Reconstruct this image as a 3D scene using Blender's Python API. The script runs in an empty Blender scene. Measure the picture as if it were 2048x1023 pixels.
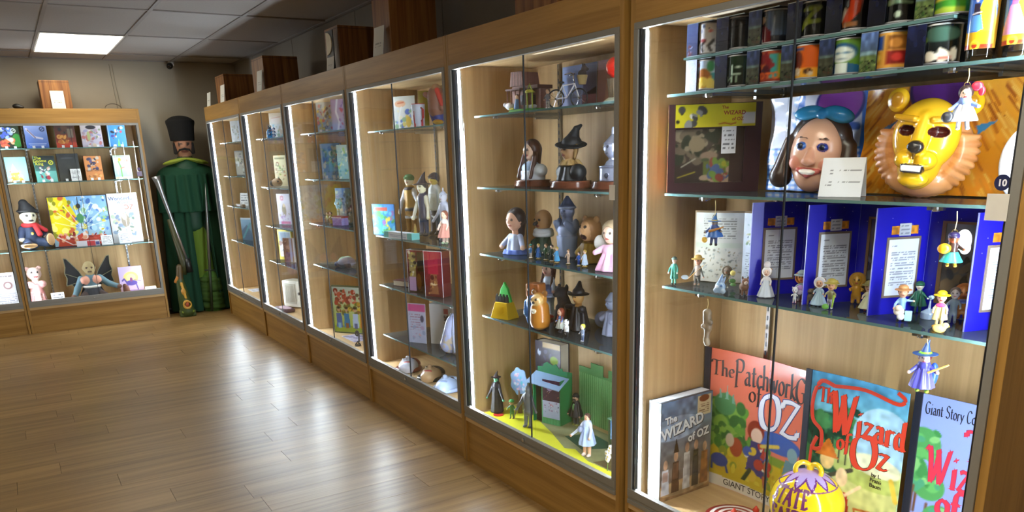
import bpy, math, random
import numpy as np
from mathutils import Matrix, Vector

scene = bpy.context.scene
COL = scene.collection
random.seed(7)
PI = math.pi

# ------------------------------------------------------------------ camera
def make_camera():
    yaw, pitch, roll, h = 0.55376, -0.28610, -0.03004, 1.496
    sy, cy, sp, cp = math.sin(yaw), math.cos(yaw), math.sin(pitch), math.cos(pitch)
    f = Vector((sy * cp, cy * cp, sp)); r = Vector((cy, -sy, 0)); u = r.cross(f)
    r2 = math.cos(roll) * r + math.sin(roll) * u
    u2 = -math.sin(roll) * r + math.cos(roll) * u
    cd = bpy.data.cameras.new('camera'); cam = bpy.data.objects.new('camera', cd); COL.objects.link(cam)
    cd.sensor_width = 36.0; cd.lens = 36.0 * 1568.97 / 2048.0
    cd.shift_y = (768 - 511.5) / 2048.0
    cd.clip_start = 0.02
    m = Matrix((r2, u2, -f)).transposed().to_4x4(); m.translation = Vector((0, 0, h))
    cam.matrix_world = m
    scene.camera = cam
make_camera()

# ------------------------------------------------------------------ light and exposure
LED_POWER = 200.0
LAMP_POWER = 11.0
LAMP_FAR_POWER = 21.0
LAMP_FILL_POWER = 5.0  # two out-of-view fill lamps on the left, added to lift the room
scene.view_settings.view_transform = 'Standard'
scene.view_settings.look = 'None'
scene.view_settings.gamma = 1.0
scene.view_settings.use_curve_mapping = False
scene.view_settings.exposure = 0.0
scene.cycles.transparent_max_bounces = 40
scene.cycles.max_bounces = 7
scene.cycles.diffuse_bounces = 4
scene.cycles.glossy_bounces = 3
scene.cycles.sample_clamp_indirect = 6.0
scene.cycles.caustics_reflective = False
scene.cycles.caustics_refractive = False
w = bpy.data.worlds.new('world'); scene.world = w; w.use_nodes = True
w.node_tree.nodes['Background'].inputs[0].default_value = (0.05, 0.05, 0.055, 1)
w.node_tree.nodes['Background'].inputs[1].default_value = 0.3

# ------------------------------------------------------------------ materials
def lin(c):
    if isinstance(c, str):
        c = [int(c[i:i + 2], 16) / 255 for i in (0, 2, 4)]
    return tuple(x / 12.92 if x <= 0.04045 else ((x + 0.055) / 1.055) ** 2.4 for x in c)
def srgb(c):
    return np.array([int(c[i:i + 2], 16) / 255 for i in (0, 2, 4)]) if isinstance(c, str) else np.array(c, float)
_M = {}
def new_mat(name):
    m = bpy.data.materials.new(name); m.use_nodes = True
    nt = m.node_tree; b = nt.nodes['Principled BSDF']
    return m, nt, b
def mat(col, rough=0.5, metal=0.0, spec=0.5, noise=0.06, scale=40.0, bump=0.0, name=None):
    """plain material with a little procedural unevenness"""
    k = (col, rough, metal, spec, noise, scale, bump)
    if k in _M: return _M[k]
    m, nt, b = new_mat(name or 'surface_' + str(len(_M)))
    c = lin(col)
    tc = nt.nodes.new('ShaderNodeTexCoord'); nz = nt.nodes.new('ShaderNodeTexNoise'); nz.inputs['Scale'].default_value = scale
    nt.links.new(tc.outputs['Object'], nz.inputs['Vector'])
    mx = nt.nodes.new('ShaderNodeMix'); mx.data_type = 'RGBA'
    mx.inputs[6].default_value = tuple(x * (1 - noise) for x in c) + (1,)
    mx.inputs[7].default_value = tuple(min(1, x * (1 + noise)) for x in c) + (1,)
    nt.links.new(nz.outputs['Fac'], mx.inputs[0]); nt.links.new(mx.outputs[2], b.inputs['Base Color'])
    b.inputs['Roughness'].default_value = rough; b.inputs['Metallic'].default_value = metal
    b.inputs['Specular IOR Level'].default_value = spec
    if bump:
        bp = nt.nodes.new('ShaderNodeBump'); bp.inputs['Strength'].default_value = bump; bp.inputs['Distance'].default_value = 0.002
        nt.links.new(nz.outputs['Fac'], bp.inputs['Height']); nt.links.new(bp.outputs[0], b.inputs['Normal'])
    _M[k] = m
    return m
def paint(rough=0.45, spec=0.5, coat=0.0, metal=0.0, bump=0.0):
    """material that shows a thing's own colours, stored per vertex"""
    k = ('paint', rough, spec, coat, metal, bump)
    if k in _M: return _M[k]
    m, nt, b = new_mat('painted_' + str(len(_M)))
    a = nt.nodes.new('ShaderNodeAttribute'); a.attribute_name = 'Col'
    nt.links.new(a.outputs['Color'], b.inputs['Base Color'])
    b.inputs['Roughness'].default_value = rough; b.inputs['Specular IOR Level'].default_value = spec
    b.inputs['Coat Weight'].default_value = coat; b.inputs['Metallic'].default_value = metal
    if bump:
        tc = nt.nodes.new('ShaderNodeTexCoord'); nz = nt.nodes.new('ShaderNodeTexNoise'); nz.inputs['Scale'].default_value = 350
        nt.links.new(tc.outputs['Object'], nz.inputs['Vector'])
        bp = nt.nodes.new('ShaderNodeBump'); bp.inputs['Strength'].default_value = bump; bp.inputs['Distance'].default_value = 0.002
        nt.links.new(nz.outputs['Fac'], bp.inputs['Height']); nt.links.new(bp.outputs[0], b.inputs['Normal'])
    _M[k] = m
    return m
def wood(light, dark, axis, rough=0.42, scale=1.0, tone=0.10, spec=0.4, contrast=1.0):
    """laminate or veneer: noise stretched along the grain axis, every board a little different"""
    k = ('wood', light, dark, axis, rough, scale)
    if k in _M: return _M[k]
    m, nt, b = new_mat('wood_' + str(len(_M)))
    N, L = nt.nodes.new, nt.links.new
    tc = N('ShaderNodeTexCoord'); oi = N('ShaderNodeObjectInfo')
    add = N('ShaderNodeVectorMath'); add.operation = 'ADD'
    mul = N('ShaderNodeVectorMath'); mul.operation = 'SCALE'; mul.inputs[3].default_value = 7.0
    cmb = N('ShaderNodeCombineXYZ')
    for i in range(3): L(oi.outputs['Random'], cmb.inputs[i])
    L(cmb.outputs[0], mul.inputs[0]); L(tc.outputs['Object'], add.inputs[0]); L(mul.outputs[0], add.inputs[1])
    mp = N('ShaderNodeMapping'); s = [26.0 * scale] * 3; s['xyz'.index(axis)] = 1.1 * scale
    mp.inputs['Scale'].default_value = s; L(add.outputs[0], mp.inputs['Vector'])
    n1 = N('ShaderNodeTexNoise'); n1.inputs['Scale'].default_value = 1.0; n1.inputs['Detail'].default_value = 5; n1.inputs['Distortion'].default_value = 0.6
    L(mp.outputs[0], n1.inputs['Vector'])
    mp2 = N('ShaderNodeMapping'); s2 = [170.0 * scale] * 3; s2['xyz'.index(axis)] = 5.0 * scale
    mp2.inputs['Scale'].default_value = s2; L(add.outputs[0], mp2.inputs['Vector'])
    n2 = N('ShaderNodeTexNoise'); n2.inputs['Scale'].default_value = 1.0; n2.inputs['Detail'].default_value = 2
    L(mp2.outputs[0], n2.inputs['Vector'])
    ma = N('ShaderNodeMath'); ma.operation = 'MULTIPLY_ADD'; ma.inputs[1].default_value = 0.35
    L(n2.outputs['Fac'], ma.inputs[0]); L(n1.outputs['Fac'], ma.inputs[2])
    rp = N('ShaderNodeValToRGB'); rp.color_ramp.elements[0].position = 0.5; rp.color_ramp.elements[1].position = 0.86
    rp.color_ramp.elements[0].color = lin(dark) + (1,); rp.color_ramp.elements[1].color = lin(light) + (1,)
    L(ma.outputs[0], rp.inputs[0])
    hs = N('ShaderNodeHueSaturation')
    mr = N('ShaderNodeMapRange'); mr.inputs[3].default_value = 1 - tone; mr.inputs[4].default_value = 1 + tone
    L(oi.outputs['Random'], mr.inputs[0]); L(mr.outputs[0], hs.inputs['Value']); L(rp.outputs[0], hs.inputs['Color'])
    L(hs.outputs[0], b.inputs['Base Color'])
    b.inputs['Roughness'].default_value = rough; b.inputs['Specular IOR Level'].default_value = spec
    bp = N('ShaderNodeBump'); bp.inputs['Strength'].default_value = 0.12; bp.inputs['Distance'].default_value = 0.001
    L(n2.outputs['Fac'], bp.inputs['Height']); L(bp.outputs[0], b.inputs['Normal'])
    _M[k] = m
    return m
def glass(tint=(0.985, 0.995, 0.99), refl=0.75, rough=0.0, name='pane_glass', milk=0.0, milkcol='ffffff'):
    k = ('glass', tint, refl, rough, milk, milkcol)
    if k in _M: return _M[k]
    m, nt, b = new_mat(name); N, L = nt.nodes.new, nt.links.new
    nt.nodes.remove(b)
    tr = N('ShaderNodeBsdfTransparent'); tr.inputs[0].default_value = tint + (1,)
    gl = N('ShaderNodeBsdfGlossy'); gl.inputs['Roughness'].default_value = rough
    fr = N('ShaderNodeFresnel'); fr.inputs[0].default_value = 1.45
    ml = N('ShaderNodeMath'); ml.operation = 'MULTIPLY'; ml.inputs[1].default_value = refl; L(fr.outputs[0], ml.inputs[0])
    mx = N('ShaderNodeMixShader'); L(ml.outputs[0], mx.inputs[0]); L(gl.outputs[0], mx.inputs[2])
    if milk:
        df = N('ShaderNodeBsdfDiffuse'); df.inputs[0].default_value = lin(milkcol) + (1,)
        m2 = N('ShaderNodeMixShader'); m2.inputs[0].default_value = milk
        L(tr.outputs[0], m2.inputs[1]); L(df.outputs[0], m2.inputs[2]); L(m2.outputs[0], mx.inputs[1])
    else:
        L(tr.outputs[0], mx.inputs[1])
    L(mx.outputs[0], nt.nodes['Material Output'].inputs[0])
    _M[k] = m
    return m
def emitter(name, col, power, noise=None):
    m, nt, b = new_mat(name); N, L = nt.nodes.new, nt.links.new
    nt.nodes.remove(b)
    e = N('ShaderNodeEmission'); e.inputs[0].default_value = tuple(col) + (1,); e.inputs[1].default_value = power
    L(e.outputs[0], nt.nodes['Material Output'].inputs[0])
    return m, nt, e

# ------------------------------------------------------------------ mesh helpers
class MB:
    """collects shapes of ONE part"""
    def __init__(s): s.v, s.f, s.m = [], [], []
    def add(s, v, f, mi=0):
        o = len(s.v); s.v += [tuple(p) for p in v]; s.f += [tuple(i + o for i in q) for q in f]; s.m += [mi] * len(f); return s
    def box(s, x0, x1, y0, y1, z0, z1, mi=0):
        v = [(x0, y0, z0), (x1, y0, z0), (x1, y1, z0), (x0, y1, z0), (x0, y0, z1), (x1, y0, z1), (x1, y1, z1), (x0, y1, z1)]
        return s.add(v, [(0, 3, 2, 1), (4, 5, 6, 7), (0, 1, 5, 4), (1, 2, 6, 5), (2, 3, 7, 6), (3, 0, 4, 7)], mi)
    def tube(s, pts, r, n=8, mi=0, cap=True):
        pts = [Vector(p) for p in pts]; rs = r if isinstance(r, (list, tuple)) else [r] * len(pts); v, f = [], []
        for i, p in enumerate(pts):
            t = (pts[min(i + 1, len(pts) - 1)] - pts[max(i - 1, 0)])
            t = t.normalized() if t.length > 1e-9 else Vector((0, 0, 1))
            a = t.cross(Vector((0, 0, 1)) if abs(t.z) < 0.9 else Vector((1, 0, 0))).normalized(); b = t.cross(a)
            for k in range(n):
                an = 2 * PI * k / n; v.append(p + rs[i] * (math.cos(an) * a + math.sin(an) * b))
        for i in range(len(pts) - 1):
            for k in range(n):
                f.append((i * n + k, i * n + (k + 1) % n, (i + 1) * n + (k + 1) % n, (i + 1) * n + k))
        if cap: f.append(tuple(range(n))[::-1]); f.append(tuple((len(pts) - 1) * n + k for k in range(n)))
        return s.add(v, f, mi)
    def lathe(s, prof, n=24, c=(0, 0, 0), mi=0, squash=1.0):
        v, f = [], []
        for r, z in prof:
            for k in range(n):
                a = 2 * PI * k / n; v.append((c[0] + r * math.cos(a), c[1] + squash * r * math.sin(a), c[2] + z))
        for i in range(len(prof) - 1):
            for k in range(n):
                f.append((i * n + k, i * n + (k + 1) % n, (i + 1) * n + (k + 1) % n, (i + 1) * n + k))
        if prof[0][0] > 1e-6: f.append(tuple(range(n))[::-1])
        if prof[-1][0] > 1e-6: f.append(tuple((len(prof) - 1) * n + k for k in range(n)))
        return s.add(v, f, mi)
    def prism(s, poly, y0, y1, mi=0):
        """outline in the x-z plane, extruded along y"""
        n = len(poly)
        ar = sum(poly[i][0] * poly[(i + 1) % n][1] - poly[(i + 1) % n][0] * poly[i][1] for i in range(n))
        if ar < 0: poly = poly[::-1]
        v = [(x, y0, z) for x, z in poly] + [(x, y1, z) for x, z in poly]
        f = [tuple(range(n)), tuple(range(2 * n - 1, n - 1, -1))]
        f += [(i, i + n, (i + 1) % n + n, (i + 1) % n) for i in range(n)]
        return s.add(v, f, mi)
    def rot(s, M):
        s.v = [tuple(M @ Vector(p)) for p in s.v]; return s
    def shift(s, d):
        s.v = [(p[0] + d[0], p[1] + d[1], p[2] + d[2]) for p in s.v]; return s
def obj(name, mb, m, parent=None, smooth=False, bevel=0.0):
    me = bpy.data.meshes.new(name); me.from_pydata(mb.v, [], mb.f)
    ms = m if isinstance(m, (list, tuple)) else [m]
    for q in ms: me.materials.append(q)
    if len(ms) > 1: me.polygons.foreach_set('material_index', mb.m)
    if smooth: me.polygons.foreach_set('use_smooth', [True] * len(me.polygons))
    me.update()
    o = bpy.data.objects.new(name, me); COL.objects.link(o)
    if parent: o.parent = parent
    if bevel:
        b = o.modifiers.new('edge', 'BEVEL'); b.width = bevel; b.segments = 2; b.limit_method = 'ANGLE'; b.angle_limit = 0.7
    return o
def tag(o, label, cat, group=None):
    o['label'] = label; o['category'] = cat
    if group: o['group'] = group
    return o
def thing(name, label, cat, loc=(0, 0, 0), rz=0.0, group=None, tilt=0.0):
    o = bpy.data.objects.new(name, None); COL.objects.link(o); o.empty_display_size = 0.05
    o.location = loc; o.rotation_euler = (tilt, 0, rz)
    return tag(o, label, cat, group)
def struct(o): o['kind'] = 'structure'; return o
def stuff(o): o['kind'] = 'stuff'; return o
ROW = -PI / 2          # things in the long row look towards -x

# a sheet with its own colours: nx by nz cells, art(u, v) arrays -> colours
def colour_mesh(name, verts, faces, cols, m, parent, smooth=False):
    me = bpy.data.meshes.new(name); me.from_pydata(verts, [], faces)
    at = me.color_attributes.new('Col', 'FLOAT_COLOR', 'POINT')
    c = np.ones((len(verts), 4), np.float32)
    s = np.clip(np.asarray(cols), 0, 1); c[:, :3] = np.where(s <= 0.04045, s / 12.92, ((s + 0.055) / 1.055) ** 2.4)
    at.data.foreach_set('color', c.ravel())
    me.materials.append(m)
    if smooth: me.polygons.foreach_set('use_smooth', [True] * len(me.polygons))
    me.update()
    o = bpy.data.objects.new(name, me); COL.objects.link(o)
    if parent: o.parent = parent
    return o
def vnoise(u, v, sc, seed):
    rs = np.random.RandomState(seed); g = rs.rand(64, 64)
    x, y = u * sc, v * sc; i, j = np.floor(x).astype(int), np.floor(y).astype(int); fx, fy = x - i, y - j
    fx, fy = fx * fx * (3 - 2 * fx), fy * fy * (3 - 2 * fy)
    a = lambda p, q: g[p % 64, q % 64]
    return (a(i, j) * (1 - fx) + a(i + 1, j) * fx) * (1 - fy) + (a(i, j + 1) * (1 - fx) + a(i + 1, j + 1) * fx) * fy
def art(ops, u, v, asp=1.0, px=0.01):
    """flat print: paints a list of shapes on u, v in 0..1 (asp = height / width)"""
    c = np.ones(u.shape + (3,)) * 0.9
    def lay(a, col):
        nonlocal c
        a = np.clip(a, 0, 1)[..., None]; c = c * (1 - a) + a * srgb(col)
    for op in ops:
        k = op[0]
        if k == 'bg':
            t = v[..., None]; c = srgb(op[2]) * (1 - t) + srgb(op[1]) * t
        elif k == 'r':
            _, a0, b0, a1, b1, col = op
            lay(np.minimum(np.minimum(u - a0, a1 - u), np.minimum(v - b0, b1 - v) * asp) / px + 0.5, col)
        elif k == 'e':
            _, eu, ev, ru, rv, col = op[:6]; an = op[6] if len(op) > 6 else 0
            x, y = u - eu, (v - ev) * asp; x, y = x * math.cos(an) + y * math.sin(an), -x * math.sin(an) + y * math.cos(an)
            rv = rv * asp; d = np.sqrt((x / ru) ** 2 + (y / rv) ** 2); lay((1 - d) * min(ru, rv) / px + 0.5, col)
        elif k == 'ring':
            _, eu, ev, ru, w, col = op
            d = np.abs(np.sqrt((u - eu) ** 2 + ((v - ev) * asp) ** 2) - ru); lay((w - d) / px + 0.5, col)
        elif k == 'p':
            P = op[1]; n = len(P); ins = np.zeros(u.shape, bool)
            for i in range(n):
                (x0, y0), (x1, y1) = P[i], P[(i + 1) % n]
                if y0 == y1: continue
                ins ^= ((y0 > v) != (y1 > v)) & (u < (x1 - x0) * (v - y0) / (y1 - y0) + x0)
            lay(ins * 1.0, op[2])
        elif k == 'l':
            P, wd, col = op[1:4]; d = np.full(u.shape, 9.0)
            for (x0, y0), (x1, y1) in zip(P[:-1], P[1:]):
                dx, dy = x1 - x0, (y1 - y0) * asp; L2 = dx * dx + dy * dy + 1e-12
                t = np.clip(((u - x0) * dx + (v - y0) * asp * dy) / L2, 0, 1)
                d = np.minimum(d, np.hypot(u - x0 - t * dx, (v - y0) * asp - t * dy))
            lay((wd / 2 - d) / px + 0.5, col)
        elif k == 'n':
            c = c * (1 + op[1] * (vnoise(u, v * asp, op[2], op[3]) * 2 - 1))[..., None]
        elif k == 's':      # scatter of painted patches inside a window
            _, seed, n, a0, b0, a1, b1, sz, cols = op; rs = np.random.RandomState(seed)
            for i in range(n):
                eu, ev = a0 + rs.rand() * (a1 - a0), b0 + rs.rand() * (b1 - b0); r = sz * (0.4 + rs.rand())
                x, y = u - eu, (v - ev) * asp; an = rs.rand() * 3; x, y = x * math.cos(an) + y * math.sin(an), -x * math.sin(an) + y * math.cos(an)
                d = np.sqrt((x / r) ** 2 + (y / (r * (0.4 + 0.6 * rs.rand()))) ** 2); lay((1 - d) * r / px + 0.5, cols[rs.randint(len(cols))])
        elif k == 't':      # rows of small print too fine to read
            _, a0, b0, a1, b1, rows, col = op; rh = (b1 - b0) / rows
            q = (v - b0) / rh; row = np.floor(q); inr = (q - row > 0.32) & (q - row < 0.72) & (u > a0) & (u < a1) & (v > b0) & (v < b1)
            wv = vnoise(u * 1.0, row * 0.37, 30.0, 5) > 0.36; lay(inr * wv * 0.8, col)
    return c
def sheet(name, w, h, ops, parent, m=None, loc=(0, 0, 0), cell=0.004, bend=None, maxn=190, rx=0.0, rzl=0.0):
    """upright printed sheet, centre-bottom at loc, facing -y (one grid, colours from art)"""
    nx, nz = max(4, min(maxn, int(w / cell))), max(4, min(maxn, int(h / cell)))
    U, V = np.meshgrid(np.linspace(0, 1, nx + 1), np.linspace(0, 1, nz + 1))
    c = art(ops, U, V, h / w, 1.0 / nx)
    X, Z = (U - 0.5) * w, V * h; Y = np.zeros_like(X) if bend is None else bend(U, V)
    if rx or rzl:
        Y, Z = Y * math.cos(rx) + Z * math.sin(rx), Z * math.cos(rx) - Y * math.sin(rx)
        X, Y = X * math.cos(rzl) - Y * math.sin(rzl), X * math.sin(rzl) + Y * math.cos(rzl)
    vs = np.stack([X + loc[0], Y + loc[1], Z + loc[2]], -1).reshape(-1, 3)
    i = np.arange(nz)[:, None] * (nx + 1) + np.arange(nx)[None]; i = i.ravel()
    fs = np.stack([i, i + 1, i + nx + 2, i + nx + 1], -1)
    return colour_mesh(name, vs.tolist(), fs.tolist(), c.reshape(-1, 3), m or paint(0.35), parent)
def wrap(name, r, h, ops, parent, m=None, loc=(0, 0, 0), n=64, nz=40, a0=0.0, a1=2 * PI, r2=None):
    """printed band round a cylinder; u runs left to right as seen from the front"""
    U, V = np.meshgrid(np.linspace(0, 1, n + 1), np.linspace(0, 1, nz + 1))
    c = art(ops, U, V, h / (abs(a1 - a0) * r), 1.0 / n)
    A = -PI / 2 + (a0 + (a1 - a0) * U) - (a0 + a1) / 2; R = r + ((r2 if r2 is not None else r) - r) * V
    vs = np.stack([R * np.cos(A) + loc[0], R * np.sin(A) + loc[1], V * h + loc[2]], -1).reshape(-1, 3)
    i = (np.arange(nz)[:, None] * (n + 1) + np.arange(n)[None]).ravel()
    fs = np.stack([i, i + 1, i + n + 2, i + n + 1], -1)
    return colour_mesh(name, vs.tolist(), fs.tolist(), c.reshape(-1, 3), m or paint(0.3, coat=0.3), parent, True)
_TX = {}
def text(name, s, size, loc, col, parent, bold=0.0, shear=0.0, sx=1.0, depth=0.0006, align='CENTER', rz=0.0, rx=PI / 2, rough=0.4, ry=0.0, bend=None):
    """lettering as geometry, standing in the x-z plane facing -y"""
    k = (s, bold, shear, align)
    if k not in _TX:
        cu = bpy.data.curves.new('lettering', 'FONT'); cu.body = s; cu.size = 1; cu.align_x = align; cu.offset = bold; cu.shear = shear; cu.extrude = 0.5; cu.resolution_u = 3
        to = bpy.data.objects.new('lettering', cu); COL.objects.link(to)
        bpy.context.view_layer.update()
        me = bpy.data.meshes.new_from_object(to.evaluated_get(bpy.context.evaluated_depsgraph_get()))
        _TX[k] = ([tuple(v.co) for v in me.vertices], [tuple(p.vertices) for p in me.polygons])
        bpy.data.objects.remove(to); bpy.data.curves.remove(cu); bpy.data.meshes.remove(me)
    v, f = _TX[k]
    M = Matrix.Translation(loc) @ Matrix.Rotation(rz, 4, 'Z') @ Matrix.Rotation(ry, 4, 'Y') @ Matrix.Rotation(rx, 4, 'X')
    mb = MB(); mb.add([M @ Vector((x * size * sx, y * size, z * depth)) for x, y, z in v], f)
    if bend: mb.v = [bend(p) for p in mb.v]
    return obj(name, mb, mat(col, rough, noise=0.02), parent)

# broad-nib lettering for the painted book titles: strokes of each letter in a 1-high box
NIB = {
 'T': (.75, [[(0, .93), (.2, .98), (.5, .93), (.75, .99)], [(.38, .95), (.38, .3), (.36, 0)], [(.24, 0), (.52, .02)], [(0, .93), (.02, .78)]]),
 'h': (.5, [[(.05, 1.02), (.08, .5), (.07, 0)], [(.08, .4), (.2, .55), (.36, .5), (.38, .25), (.4, 0)], [(0, 0), (.16, .02)], [(.32, 0), (.48, .02)]]),
 'e': (.45, [[(.06, .3), (.36, .34), (.34, .5), (.2, .56), (.07, .42), (.06, .2), (.18, .02), (.4, .1)]]),
 'P': (.72, [[(.12, 1), (.14, .5), (.1, -.18)], [(0, .9), (.25, 1.02), (.58, .96), (.64, .72), (.5, .5), (.2, .48)], [(0, -.2), (.26, -.14)]]),
 'a': (.5, [[(.08, .5), (.25, .56), (.36, .46), (.36, .1), (.46, 0)], [(.36, .34), (.15, .3), (.06, .14), (.18, 0), (.36, .12)]]),
 't': (.36, [[(.14, .8), (.15, .2), (.2, .02), (.34, .08)], [(0, .55), (.32, .57)]]),
 'c': (.42, [[(.38, .48), (.24, .56), (.08, .42), (.06, .18), (.2, .01), (.4, .1)]]),
 'w': (.68, [[(.02, .55), (.1, .2), (.18, .02), (.32, .45)], [(.32, .5), (.42, .05), (.5, .1), (.62, .58)]]),
 'o': (.5, [[(.25, .57), (.08, .44), (.06, .16), (.24, 0), (.42, .14), (.43, .42), (.25, .57)]]),
 'r': (.38, [[(.08, .55), (.09, .3), (.08, 0)], [(.09, .38), (.2, .54), (.36, .5)], [(0, 0), (.18, .02)]]),
 'k': (.5, [[(.06, 1.0), (.08, .5), (.07, 0)], [(.4, .56), (.1, .28), (.44, 0)]]),
 'G': (.78, [[(.66, .86), (.4, 1.0), (.12, .78), (.08, .3), (.3, .02), (.62, .12), (.62, .44)], [(.44, .44), (.72, .46)]]),
 'i': (.24, [[(.1, .55), (.11, .25), (.1, 0)], [(.1, .78), (.13, .84)], [(0, 0), (.2, .02)]]),
 'l': (.24, [[(.1, 1.0), (.11, .4), (.12, 0)]]),
 'f': (.38, [[(.4, .92), (.26, 1.0), (.15, .8), (.14, .3), (.1, -.18)], [(0, .52), (.32, .55)]]),
 'W': (1.1, [[(.0, .92), (.14, 1.0), (.24, .6), (.32, .02), (.46, .4), (.54, .92)], [(.5, .98), (.6, .5), (.7, .02), (.86, .5), (1.0, 1.02)]]),
 'z': (.48, [[(.04, .5), (.2, .56), (.4, .52)], [(.4, .52), (.22, .28), (.06, .04)], [(.06, .04), (.26, .0), (.44, .08)]]),
 'd': (.52, [[(.4, 1.0), (.38, .5), (.38, .1), (.48, 0)], [(.36, .46), (.2, .56), (.07, .38), (.08, .12), (.22, .01), (.37, .14)]]),
 'O': (.95, [[(.47, 1.0), (.14, .82), (.06, .4), (.2, .06), (.5, 0), (.8, .18), (.88, .6), (.74, .94), (.47, 1.0)]]),
 'Z': (.8, [[(.06, .94), (.4, .99), (.74, .95)], [(.74, .95), (.4, .5), (.06, .05)], [(.06, .05), (.4, .0), (.76, .06)], [(.76, .06), (.78, .22)], [(.06, .94), (.04, .76)]]),
 'S': (.6, [[(.52, .86), (.3, 1.0), (.08, .82), (.16, .58), (.44, .44), (.52, .2), (.3, 0), (.04, .14)]]),
 'A': (.75, [[(.04, 0), (.24, .5), (.38, 1.0)], [(.36, 1.0), (.52, .5), (.7, 0)], [(.16, .36), (.56, .36)], [(0, 0), (.16, .03)], [(.58, .0), (.76, .03)]]),
 'E': (.62, [[(.14, .96), (.15, .5), (.14, .02)], [(.02, .96), (.3, .98), (.54, .94)], [(.14, .5), (.42, .52)], [(.02, .02), (.3, .0), (.56, .1)], [(.54, .94), (.55, .78)]]),
 'F': (.6, [[(.14, .96), (.15, .5), (.14, .0)], [(.02, .96), (.3, .98), (.54, .94)], [(.14, .5), (.42, .52)], [(.0, .0), (.28, .02)], [(.54, .94), (.55, .76)]]),
 'I': (.3, [[(.14, 1), (.15, .5), (.14, 0)], [(0, .98), (.28, 1)], [(0, 0), (.28, .02)]]),
 'R': (.72, [[(.13, 1), (.14, .5), (.13, 0)], [(.02, .94), (.3, 1.0), (.56, .9), (.5, .6), (.16, .52)], [(.3, .52), (.5, .2), (.7, .02)], [(0, 0), (.26, .02)]]),
 'D': (.75, [[(.13, 1), (.14, .5), (.13, 0)], [(.02, .96), (.4, 1.0), (.66, .6), (.56, .14), (.28, 0), (.04, .02)]]),
 'y': (.5, [[(.04, .55), (.14, .3), (.26, .1)], [(.46, .56), (.28, .1), (.12, -.22)]]),
 'C': (.7, [[(.62, .82), (.4, 1.0), (.12, .8), (.08, .3), (.3, .0), (.64, .16)]]),
 'n': (.5, [[(.08, .55), (.09, .3), (.08, 0)], [(.09, .4), (.22, .56), (.38, .48), (.4, 0)]]),
 's': (.4, [[(.34, .5), (.2, .56), (.08, .44), (.3, .24), (.3, .06), (.16, 0), (.04, .08)]]),
 ' ': (.3, []),
}
def curve_pts(P, n=5):
    if len(P) < 3: return P
    out = []
    for i in range(len(P) - 1):
        p0, p1, p2, p3 = P[max(i - 1, 0)], P[i], P[i + 1], P[min(i + 2, len(P) - 1)]
        for k in range(n):
            t = k / n
            out.append(tuple(0.5 * (2 * p1[j] + (p2[j] - p0[j]) * t + (2 * p0[j] - 5 * p1[j] + 4 * p2[j] - p3[j]) * t * t + (3 * p1[j] - p0[j] - 3 * p2[j] + p3[j]) * t ** 3) for j in (0, 1)))
    out.append(P[-1]); return out
def nib_text(name, s, h, start, col, parent, y=-0.0008, nib=0.16, ang=0.35, slope=0.0, sx=1.0, thin=0.05, grow=0.0, surf=None, outline=None):
    """hand-drawn lettering: start = (x, z) of the baseline's left end, slope = rise per metre"""
    for pas in ((outline, 1.0), (None, 0.0)) if outline else ((None, 0.0),):
        mb = MB(); x = 0.0; hh = h; cw = outline[1] if pas[0] else 0.0
        for ch in s:
            wd, strokes = NIB[ch]
            for st in strokes:
                P = curve_pts(st); n = len(P)
                for (nx, nz) in ((math.cos(ang) * nib / 2 + cw, math.sin(ang) * nib / 2 + cw * .4), (-math.sin(ang) * thin / 2 - cw, math.cos(ang) * thin / 2 + cw * .6)):
                    vs = []
                    for px_, pz_ in P:
                        vs += [(px_ - nx, pz_ - nz), (px_ + nx, pz_ + nz)]
                    pts = []
                    for (ax, az) in vs:
                        gx = (x + ax * hh * sx); gz = az * hh + gx * slope
                        pts.append((start[0] + gx, start[1] + gz))
                    yy = y + (0.0004 if pas[0] else 0.0)
                    mb.add([(a, (surf(a, b) if surf else 0) + yy, b) for a, b in pts], [(2 * j, 2 * j + 1, 2 * j + 3, 2 * j + 2) for j in range(n - 1)])
            x += (wd + 0.06) * hh * sx; hh *= 1 + grow
        obj(name + ('_outline' if pas[0] else ''), mb, mat(pas[0][0] if pas[0] else col, 0.4, noise=0.02), parent)

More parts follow.
